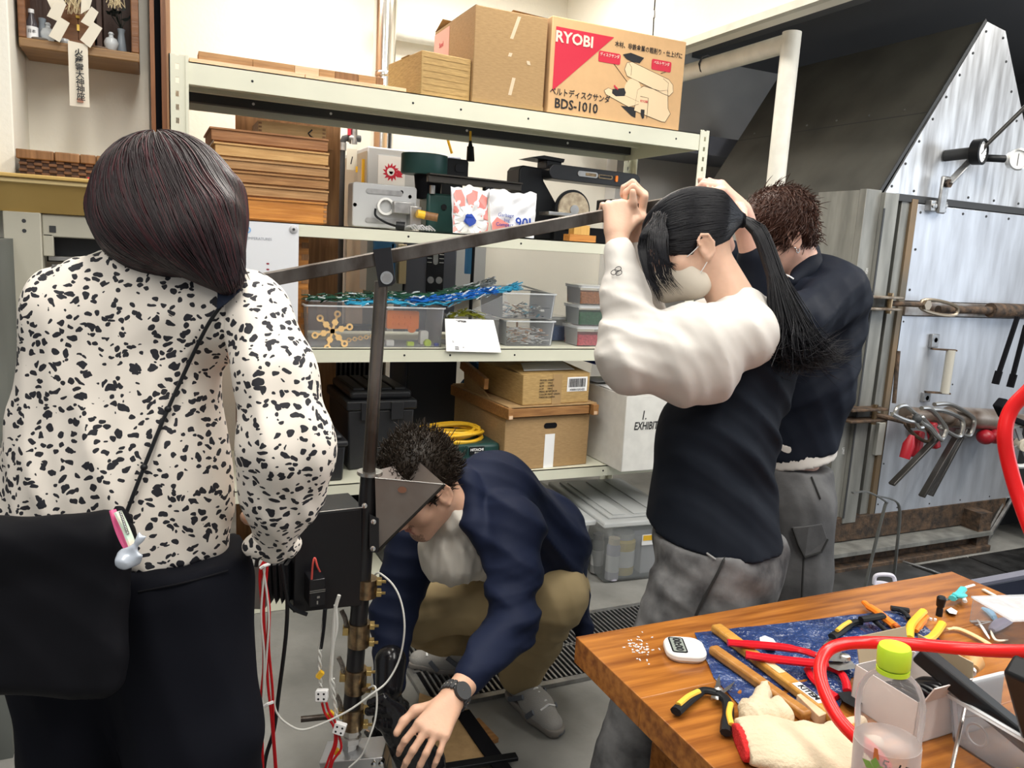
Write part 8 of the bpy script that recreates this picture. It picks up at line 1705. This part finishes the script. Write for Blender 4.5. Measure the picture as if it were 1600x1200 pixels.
# wires
def wires(nm, lb, paths, r, m, H0=-.1, grp=None, cat='wire'):
    t = thing(nm, lb, cat, PP(*paths[0][0], H0), grp)
    for p in paths: build(G().tube(smooth_path([PP(px, py, H0) for px, py in p], 6), r, 7), 'wire', m, t)
    return t
RW = mat('wire_red', (.55, .01, .015), .35); WW = mat('wire_white', (.70, .70, .66), .4)
t = wires('red_wire_bundle', 'bundle of red wires hanging down between the woman and the press', [[(450, 868), (425, 868), (412, 878), (410, 900), (420, 940), (418, 1000), (418, 1060), (424, 1120), (430, 1200), (432, 1260)], [(440, 866), (414, 876), (406, 900), (410, 960), (412, 1040), (407, 1100), (410, 1160), (412, 1250)], [(445, 864), (417, 872), (414, 900), (421, 950), (420, 1010), (426, 1080), (428, 1150), (436, 1250)], [(418, 878), (416, 905), (412, 950), (414, 1010), (411, 1080), (405, 1150), (408, 1250)]], .0030, RW)
for p in ([(412, 890), (420, 960), (417, 1020), (412, 1080), (410, 1100)], [(414, 885), (408, 960), (413, 1030), (409, 1140)]): build(G().tube(smooth_path([PP(px, py, -.105) for px, py in p], 6), .0022, 6), 'white_wire', WW, t)
for px, py in ((413, 884), (418, 1100)): build(G().tube([PP(px-6, py+4, -.11), PP(px, py, -.113), PP(px+9, py-3, -.11)], .0035, 6), 'cable_tie', M_['white'], t)
wires('black_cable', 'black cable hanging from the relay beside the red wires', [[(400, 885), (404, 868), (412, 872)], [(440, 880), (446, 920), (449, 945), (446, 1000), (436, 1080), (428, 1140), (414, 1190), (408, 1260)], [(448, 940), (460, 952), (480, 960)]], .0045, M_['black'], -.08)
t = wires('braided_leads', 'white braided heater leads ending in ceramic terminal blocks', [[(508, 955), (504, 990), (500, 1015)], [(524, 945), (526, 980), (520, 1010), (517, 1060), (520, 1090)], [(530, 930), (523, 960), (518, 1040)]], .0042, WW, -.09)
build(G().tube(smooth_path([PP(508, 952, -.09), PP(505, 985, -.09), PP(501, 1013, -.09)], 4), .0046, 8), 'black_sleeve', M_['black'], t)
for i in range(2): 
    for sgn in (-1, 1):
        base_ = [(500, 1015), (500, 1050), (502, 1078)] if i == 0 else [(520, 1060), (523, 1095), (528, 1128)]
        P_ = smooth_path([PP(px, py, -.092) for px, py in base_], 8); build(G().tube([p+CR*sgn*.0025*math.cos(k*1.1)+CFV*.0025*sgn*math.sin(k*1.1) for k, p in enumerate(P_)], .0022, 6), 'braid', WW, t)
build(G().bar(PP(497, 1052, -.10), PP(503, 1056, -.10), .010, .016), 'yellow_tag', M_['yellow'], t); build(G().bar(PP(514, 1113, -.10), PP(519, 1118, -.10), .010, .012), 'yellow_tag', M_['yellow'], t); build(G().bar(PP(524, 1172, -.10), PP(529, 1178, -.10), .010, .012), 'yellow_tag', M_['yellow'], t)
for px, py, an in ((503, 1086, 0), (531, 1138, .3)):
    A = axes(PP(px, py, -.11), CR*math.cos(an)-CU*math.sin(an), CU*math.cos(an)+CR*math.sin(an)); tb = build(G(A).rprism(.026, .024, .003, -.008, .008), 'ceramic_block', M_['white'], t, bevel=.001); g = G(A)
    for a_, b_ in ((-.006, .005), (.006, .005), (-.006, -.006), (.006, -.006)): g.lathe([(.0025, .0082), (0, .0083)], 8, (a_, b_, 0))
    build(g, 'terminal_hole', M_['black'], tb)
wires('red_heater_leads', 'pair of red wires running from the ceramic blocks down over the mould', [[(503, 1098), (508, 1115), (521, 1135), (523, 1160), (514, 1185), (505, 1210)], [(510, 1098), (514, 1112), (524, 1130), (526, 1160), (518, 1185), (512, 1210)], [(530, 1150), (533, 1170), (520, 1190), (515, 1215)]], .0028, RW, -.11)
t = thing('thermocouple_lead', 'thin white sensor cable looping from the top band round the press', 'cable', PP(592, 897, -.05))
build(G().tube(smooth_path([PP(586, 898, -.04), PP(594, 896, -.06), PP(615, 915, -.08), PP(628, 945, -.09), PP(632, 985, -.1), PP(624, 1030, -.1), PP(605, 1065, -.11), PP(580, 1085, -.12), PP(545, 1110, -.12), PP(500, 1132, -.12), PP(470, 1140, -.12), PP(445, 1128, -.11), PP(432, 1112, -.1), PP(428, 1095, -.1)], 8), .0022, 7), 'cable', WW, t)
build(G().tube(smooth_path([PP(576, 1075, -.04), PP(586, 1073, -.06), PP(589, 1095, -.07), PP(586, 1125, -.08), PP(578, 1150, -.09), PP(565, 1180, -.09), PP(545, 1200, -.09)], 8), .0022, 7), 'cable', WW, t)
build(G().tube([PP(580, 1076, -.04), PP(566, 1078, -.035)], .0045, 8), 'sensor_plug', M_['brass'], t)
# black glove / gloved fingers holding the mould and loose board on the floor
t = thing('rubber_glove', 'glossy black rubber work glove lying beside the mould under the man\'s hand', 'glove', PP(620, 1120, .02)); RB = mat('glossy_rubber', (.010, .010, .012), .16, bump=.3, bs=30)
S = SDF(.0035)
for a, b, c in (((578, 1098), (600, 1092), (625, 1110)), ((575, 1112), (605, 1108), (640, 1128)), ((590, 1125), (615, 1128), (645, 1142))): S.chain([PP(*a, -.045), PP(*b, -.055), PP(*c, -.05)], [.010, .0125, .013], .006)
S.rc(PP(612, 1125, -.03), PP(660, 1195, -.02), .035, .055, .03); S.disp = folds([(.0025, V(1, 0, .4), 160, V(0, 0, 1), 40, 1.2, None, 1)]); S.amp = .004; sdfobj(S, 'rubber_glove_shape', RB, t)
t = thing('wooden_board_scrap', 'tan board with a black strap lying on the floor beneath the man\'s hand', 'board', (.7, 1.9, 0))
q4 = [at(655, 1090, z=0), at(735, 1118, z=0), at(775, 1190, z=0), at(640, 1230, z=0)]; build(G().add([tuple(p+V(0, 0, .018)) for p in q4]+[tuple(p+V(0, 0, .002)) for p in q4], [(0, 3, 2, 1), (4, 5, 6, 7)]+[(i, (i+1) % 4, (i+1) % 4+4, i+4) for i in range(4)]), 'board', M_['card'], t, smooth=0, bevel=.001)
build(G().bar(at(722, 1112, z=.022), at(795, 1215, z=.022), .05, .006), 'black_strap', M_['blackm'], t); build(G().bar(at(690, 1200, z=.025), at(808, 1182, z=.025), .03, .012), 'black_bar', M_['black'], t, bevel=.003); build(G().bar(at(738, 1128, z=.01), at(768, 1160, z=.01), .05, .015), 'corner_piece', OAK, t)
# ================================================================ left side: house altar, basket, cream cabinet
AW = wood('altar_wood', (.24, .105, .042), (.15, .06, .022), 0, 6, .4); AWD = wood('altar_dark', (.07, .028, .014), (.045, .018, .01), 2, 6, .5); AWL = wood('altar_sill', (.32, .19, .085), (.22, .12, .05), 0, 6, .45)
t = thing('wall_altar', 'open-fronted brown wooden wall altar box at the top left', 'altar', (-.19, 3.1, 2.05))
x0, x1, zb, zt2 = -.366, -.016, 2.068, 2.55
build(G().box(x0, x1, 3.10, 3.345, zb-.012, zb+.018), 'bottom_board', AWL, t, bevel=.004); build(G().box(x0, x1, 3.10, 3.345, zt2, zt2+.03), 'top_board', AW, t, bevel=.002)
build(G().box(x0, x0+.022, 3.10, 3.12, zb+.018, zt2), 'frame_stile', AW, t, bevel=.003); build(G().box(x1-.024, x1, 3.10, 3.12, zb+.018, zt2), 'frame_stile', AW, t, bevel=.003)
build(G().box(x0, x0+.012, 3.12, 3.345, zb+.018, zt2), 'side_board', AW, t); build(G().box(x1-.012, x1, 3.12, 3.345, zb+.018, zt2), 'side_board', AW, t); build(G().box(x0+.012, x1-.012, 3.33, 3.345, zb+.018, zt2), 'back_board', AWD, t)
build(G().box(-.145, -.13, 3.18, 3.33, zb+.018, zt2), 'divider', AWD, t)
s = thing('miniature_shrine', 'small brown wooden shrine with gilt fittings in the middle of the altar', 'shrine', (-.20, 3.2, zb+.018)); build(G().box(-.25, -.155, 3.2, 3.30, zb+.018, zb+.16), 'shrine_body', AW, s, bevel=.002)
build(G().box(-.252, -.203, 3.195, 3.2, zb+.03, zb+.15), 'shrine_door', AW, s, bevel=.001); build(G().box(-.201, -.153, 3.195, 3.2, zb+.03, zb+.15), 'shrine_door', AW, s, bevel=.001); build(G().box(-.206, -.198, 3.190, 3.195, zb+.08, zb+.10).box(-.208, -.196, 3.190, 3.195, zb+.12, zb+.128), 'gilt_fitting', mat('gilt', (.75, .5, .12), .3, .9), s)
build(G().box(-.24, -.165, 3.17, 3.2, zb+.018, zb+.045), 'step', AW, s, bevel=.001)
CER = mat('white_ceramic', (.55, .58, .60), .15); CERG = mat('grey_ceramic', (.28, .32, .36), .2)
def pot(nm, lb, px, py, y, prof, m, cat, s_=1):
    p = at(px, py, y=y); o = (p[0], y, zb+.0185); tt = thing(nm, lb, cat, o); build(G(frame(o)).lathe([(r*s_, z*s_) for r, z in prof], 24), nm+'_shape', m, tt); return tt, o
JUG = [(.010, 0), (.013, .004), (.022, .022), (.023, .032), (.017, .045), (.008, .050), (.007, .056), (.010, .060), (.006, .066), (0, .067)]
pot('sake_jug', 'round-bellied pale porcelain jug at the right of the altar', 174, 70, 3.16, JUG, CER, 'jug'); pot('sake_jug', 'round-bellied porcelain jug at the left of the altar behind the paper streamer', 75, 50, 3.16, JUG, CER, 'jug')
VS = [(.016, 0), (.018, .005), (.013, .05), (.010, .075), (.013, .088), (.010, .09)]
tt, o = pot('sprig_vase', 'slim grey porcelain vase with dark sprig at the right back of the altar', 190, 70, 3.20, VS, CERG, 'vase'); LEAF = mat('dark_leaf', (.012, .018, .012), .5); r = random.Random(5)
for k in range(12):
    a = V(o[0], o[1], o[2]+.088); b = a+V(r.uniform(-.03, .02), r.uniform(-.02, .02), r.uniform(.03, .07)); d = unit(V(r.uniform(-1, 1), r.uniform(-.4, .4), r.uniform(-.3, 1))); s2_ = unit(np.cross(d, V(.2, 1, 0)))
    build(G().add([tuple(b), tuple(b+d*.012+s2_*.006), tuple(b+d*.026), tuple(b+d*.012-s2_*.006)], [(0, 1, 2, 3), (3, 2, 1, 0)]).tube([a, b], .001, 5), 'sprig_leaf', LEAF, tt, smooth=0)
pot('sprig_vase', 'slim grey porcelain vase at the left back of the altar', 66, 40, 3.22, VS, CERG, 'vase')
DSH = [(.012, 0), (.020, .004), (.024, .007), (.022, .007), (0, .004)]
pot('offering_dish', 'small white offering dish left of the shrine, at the front of the altar', 62, 57, 3.13, DSH, CER, 'dish'); pot('offering_dish', 'white rounded water cup near the left streamer on the altar', 100, 58, 3.13, [(.014, 0), (.018, .008), (.015, .016), (0, .02)], CER, 'cup'); pot('offering_dish', 'wide pale offering dish right of the shrine on the altar', 155, 68, 3.14, DSH, mat('dish_cream', (.66, .58, .5), .3), 'dish', 1.1)
p = at(50, 55, y=3.15); o = (p[0], 3.15, zb+.0185); tt = thing('liquor_bottle', 'small clear bottle with white cap and label at the left of the altar', 'bottle', o)
build(G(frame(o)).lathe([(.017, 0), (.018, .004), (.018, .045), (.016, .055), (.008, .078), (.0075, .088)], 24), 'bottle_glass', mat('dark_glass', (.10, .09, .10), .08, alpha=.85), tt); build(G(frame(o)).lathe([(.0185, .005), (.0185, .043)], 24), 'paper_label', M_['white'], tt); build(G(frame(o)).lathe([(.009, .086), (.009, .098), (0, .100)], 16), 'cap', M_['white'], tt); text('日本', .012, V(o[0]+.002, 3.1305, o[2]+.027), X, Z, M_['ink'], tt)
# zigzag paper streamers
PPR = mat('washi_paper', (.78, .72, .60), .8)
def shide(lb, segs):
    c = at(*segs[0][0], y=3.08); t = thing('paper_streamer', lb, 'paper streamer', c, 'zigzag paper streamers on the altar')
    for k, s_ in enumerate(segs):
        P = [at(px, py, y=3.085-.006*k+(.006 if j in (2, 3) else 0)) for j, (px, py) in enumerate(s_)]; build(G().add([tuple(p) for p in P]+[tuple(p+V(0, .0012, 0)) for p in P], [(0, 3, 2, 1), (4, 5, 6, 7)]+[(i, (i+1) % 4, (i+1) % 4+4, i+4) for i in range(4)]), 'paper_fold', PPR, t, smooth=0)
    return t
shide('left zigzag folded white paper streamer hanging before the altar', [[(68, -12), (92, -12), (104, 8), (82, 18)], [(86, 2), (103, 8), (92, 34), (73, 25)], [(93, 26), (109, 36), (93, 66), (76, 56)]])
shide('right zigzag folded white paper streamer hanging before the altar', [[(128, -14), (146, -8), (140, 14), (126, 22)], [(143, 10), (154, 19), (142, 43), (126, 34)], [(145, 34), (160, 44), (141, 75), (125, 62)]])
for px, py, lb in ((115, 0, 'straw tassel hanging in front of the shrine at the top'), (180, -8, 'straw tassel hanging at the right of the altar')):
    c = at(px, py, y=3.12); g = G(); r = random.Random(px)
    for k in range(34): a = c+V(r.gauss(0, .010), r.gauss(0, .006), .05); g.tube([a, a+V(r.gauss(0, .006), r.gauss(0, .004), -.045), a+V(r.gauss(0, .012), r.gauss(0, .005), -.075-.02*r.random())], .0012, 4)
    tag(build(g, 'straw_tassel', mat('straw', (.70, .58, .36), .8) if 'straw' not in bpy.data.materials else bpy.data.materials['straw'], None, c), lb, 'tassel')
t = thing('paper_talisman', 'white paper talisman strip with a column of brushed characters under the altar', 'talisman', at(124, 110, y=3.08))
P = [at(106, 63, y=3.085), at(137, 70, y=3.085), at(140, 168, y=3.10), at(109, 165, y=3.10)]; build(G().add([tuple(p) for p in P]+[tuple(p+V(0, .0015, 0)) for p in P], [(0, 3, 2, 1), (4, 5, 6, 7)]+[(i, (i+1) % 4, (i+1) % 4+4, i+4) for i in range(4)]), 'paper_strip', mat('talisman_paper', (.80, .74, .62), .7), t, smooth=0)
for k, ch in enumerate('火産霊大神神座'): text(ch, .026, at(123+.6*k, 83+11.5*k, y=3.083), X, Z, M_['ink'], t, bold=.0004)
build(G().box(*(lambda p: (p[0]-.008, p[0]+.010, 3.094, 3.096, p[2]-.006, p[2]+.006))(at(125, 157, y=3.095))), 'red_seal', mat('seal_red', (.62, .32, .22), .7), t)
# woven basket
t = thing('woven_basket', 'flat brown woven basket with bamboo rim on top of the yellow shelf', 'basket', (-.2, 2.95, 1.65)); bz = 1.643; BW = mat('bamboo_brown', (.17, .075, .03), .5, var=.4, vs=20); BW2 = mat('bamboo_dark', (.06, .025, .012), .5)
bx0, bx1 = -.362, -.02
build(G().box(bx0+.008, bx1, 2.90, 3.10, bz, bz+.05), 'basket_core', BW2, t)
r = random.Random(6)
for row in range(5):
    for k in range(17):
        if (row+k) % 2: x = bx0+.006+k*.02; build(G().box(x, x+.022, 2.894+.001*row % .003, 2.90, bz+.003+row*.0098, bz+.0112+row*.0098), 'weave_strip', BW, t, bevel=.001)
for a, b in ((bx0, -.26), (-.259, -.19), (-.189, -.145), (-.144, -.10), (-.099, bx1)): build(G().box(a, b-.001, 2.888, 2.905, bz+.05, bz+.078), 'rim_segment', WBRN, t, bevel=.003)
build(G().box(bx0, bx1, 2.905, 3.1, bz+.05, bz+.076), 'rim_top', WBRN, t, bevel=.003)
solo(G().box(-.17, -.14, 2.87, 2.89, 1.643, 1.651), 'red_scrap', M_['inkr'], 'small red scrap lying in front of the basket', 'scrap', (-.15, 2.88, 1.643), bevel=.001)
# yellow top and cream frame of the cabinet
YT = mat('yellow_lacquer', (.62, .42, .14), .4, col2=(.48, .31, .09), vs=2.5); CRM = mat('cream_steel', (.48, .46, .38), .42, var=.06, vs=4)
t = thing('cream_cabinet', 'cream steel plan cabinet with ochre wooden top behind the woman at left', 'cabinet', (-.3, 2.9, 0))
ZT_ = 1.642
build(G().box(-.72, .03, 2.78, 3.3, ZT_-.012, ZT_), 'top_lip', YT, t, bevel=.003); build(G().box(-.71, .025, 2.79, 3.3, ZT_-.026, ZT_-.012), 'top_lip', mat('yellow_light', (.70, .54, .26), .4), t, bevel=.003)
build(G().prism([(0, 0)]*0 or [(2.80, ZT_-.026), (3.25, ZT_-.026), (3.25, ZT_-.11), (2.87, ZT_-.11)], -.70, .02) if False else G(axes((0, 0, 0), Y_, Z)).prism([(2.80, ZT_-.026), (3.25, ZT_-.026), (3.25, ZT_-.11), (2.87, ZT_-.11)], -.70, .02), 'ochre_fascia', YT, t)
build(G().box(-.40, -.30, 2.86, 2.95, 0, ZT_-.11), 'corner_post', CRM, t, bevel=.003)
g = G()
for z in (1.505, 1.475): g.fr = axes((-.345, 2.859, z), X, -Z); g.lathe([(.006, 0), (.006, .003), (0, .004)], 10)
build(g, 'bolt', M_['steelcol'], t)
build(G().box(-.30, .03, 2.88, 2.92, 1.46, 1.53), 'rail', CRM, t, bevel=.004); build(G().box(-.30, -.27, 2.88, 2.90, 1.40, 1.47), 'rail_bracket', CRM, t, bevel=.003); build(G().box(-.28, -.262, 2.877, 2.88, 1.475, 1.495), 'latch_hole', M_['steelcol'], t)
build(G().box(-.30, .03, 2.98, 3.0, 1.38, 1.46), 'inner_panel', M_['steelcol'], t); build(G().box(-.29, .03, 2.92, 2.98, 1.385, 1.40).box(-.28, .03, 2.90, 2.93, 1.36, 1.375), 'chrome_tray', M_['steel'], t, bevel=.002); build(G().box(-.30, .03, 2.87, 2.98, .2, 1.345), 'drawer_front', CRM, t, bevel=.003)
build(G().box(-.6, -.40, 3.0, 3.02, .0, 1.5), 'side_panel', M_['steelcol'], t)
t = thing('side_bench', 'brown bench end with small metal vice at the left edge behind the woman', 'bench', (-.55, 2.4, 0)); build(G().box(-.8, -.38, 2.3, 2.7, .74, .80), 'bench_top', WBRN, t, bevel=.003); build(G().box(-.75, -.45, 2.35, 2.65, 0, .74), 'bench_body', M_['steelcol'], t); build(G().box(-.46, -.39, 2.3, 2.36, .80, .83).cyl((-.5, 2.31, .835), (-.38, 2.31, .83), .006), 'metal_vice', M_['steel'], t, bevel=.002)
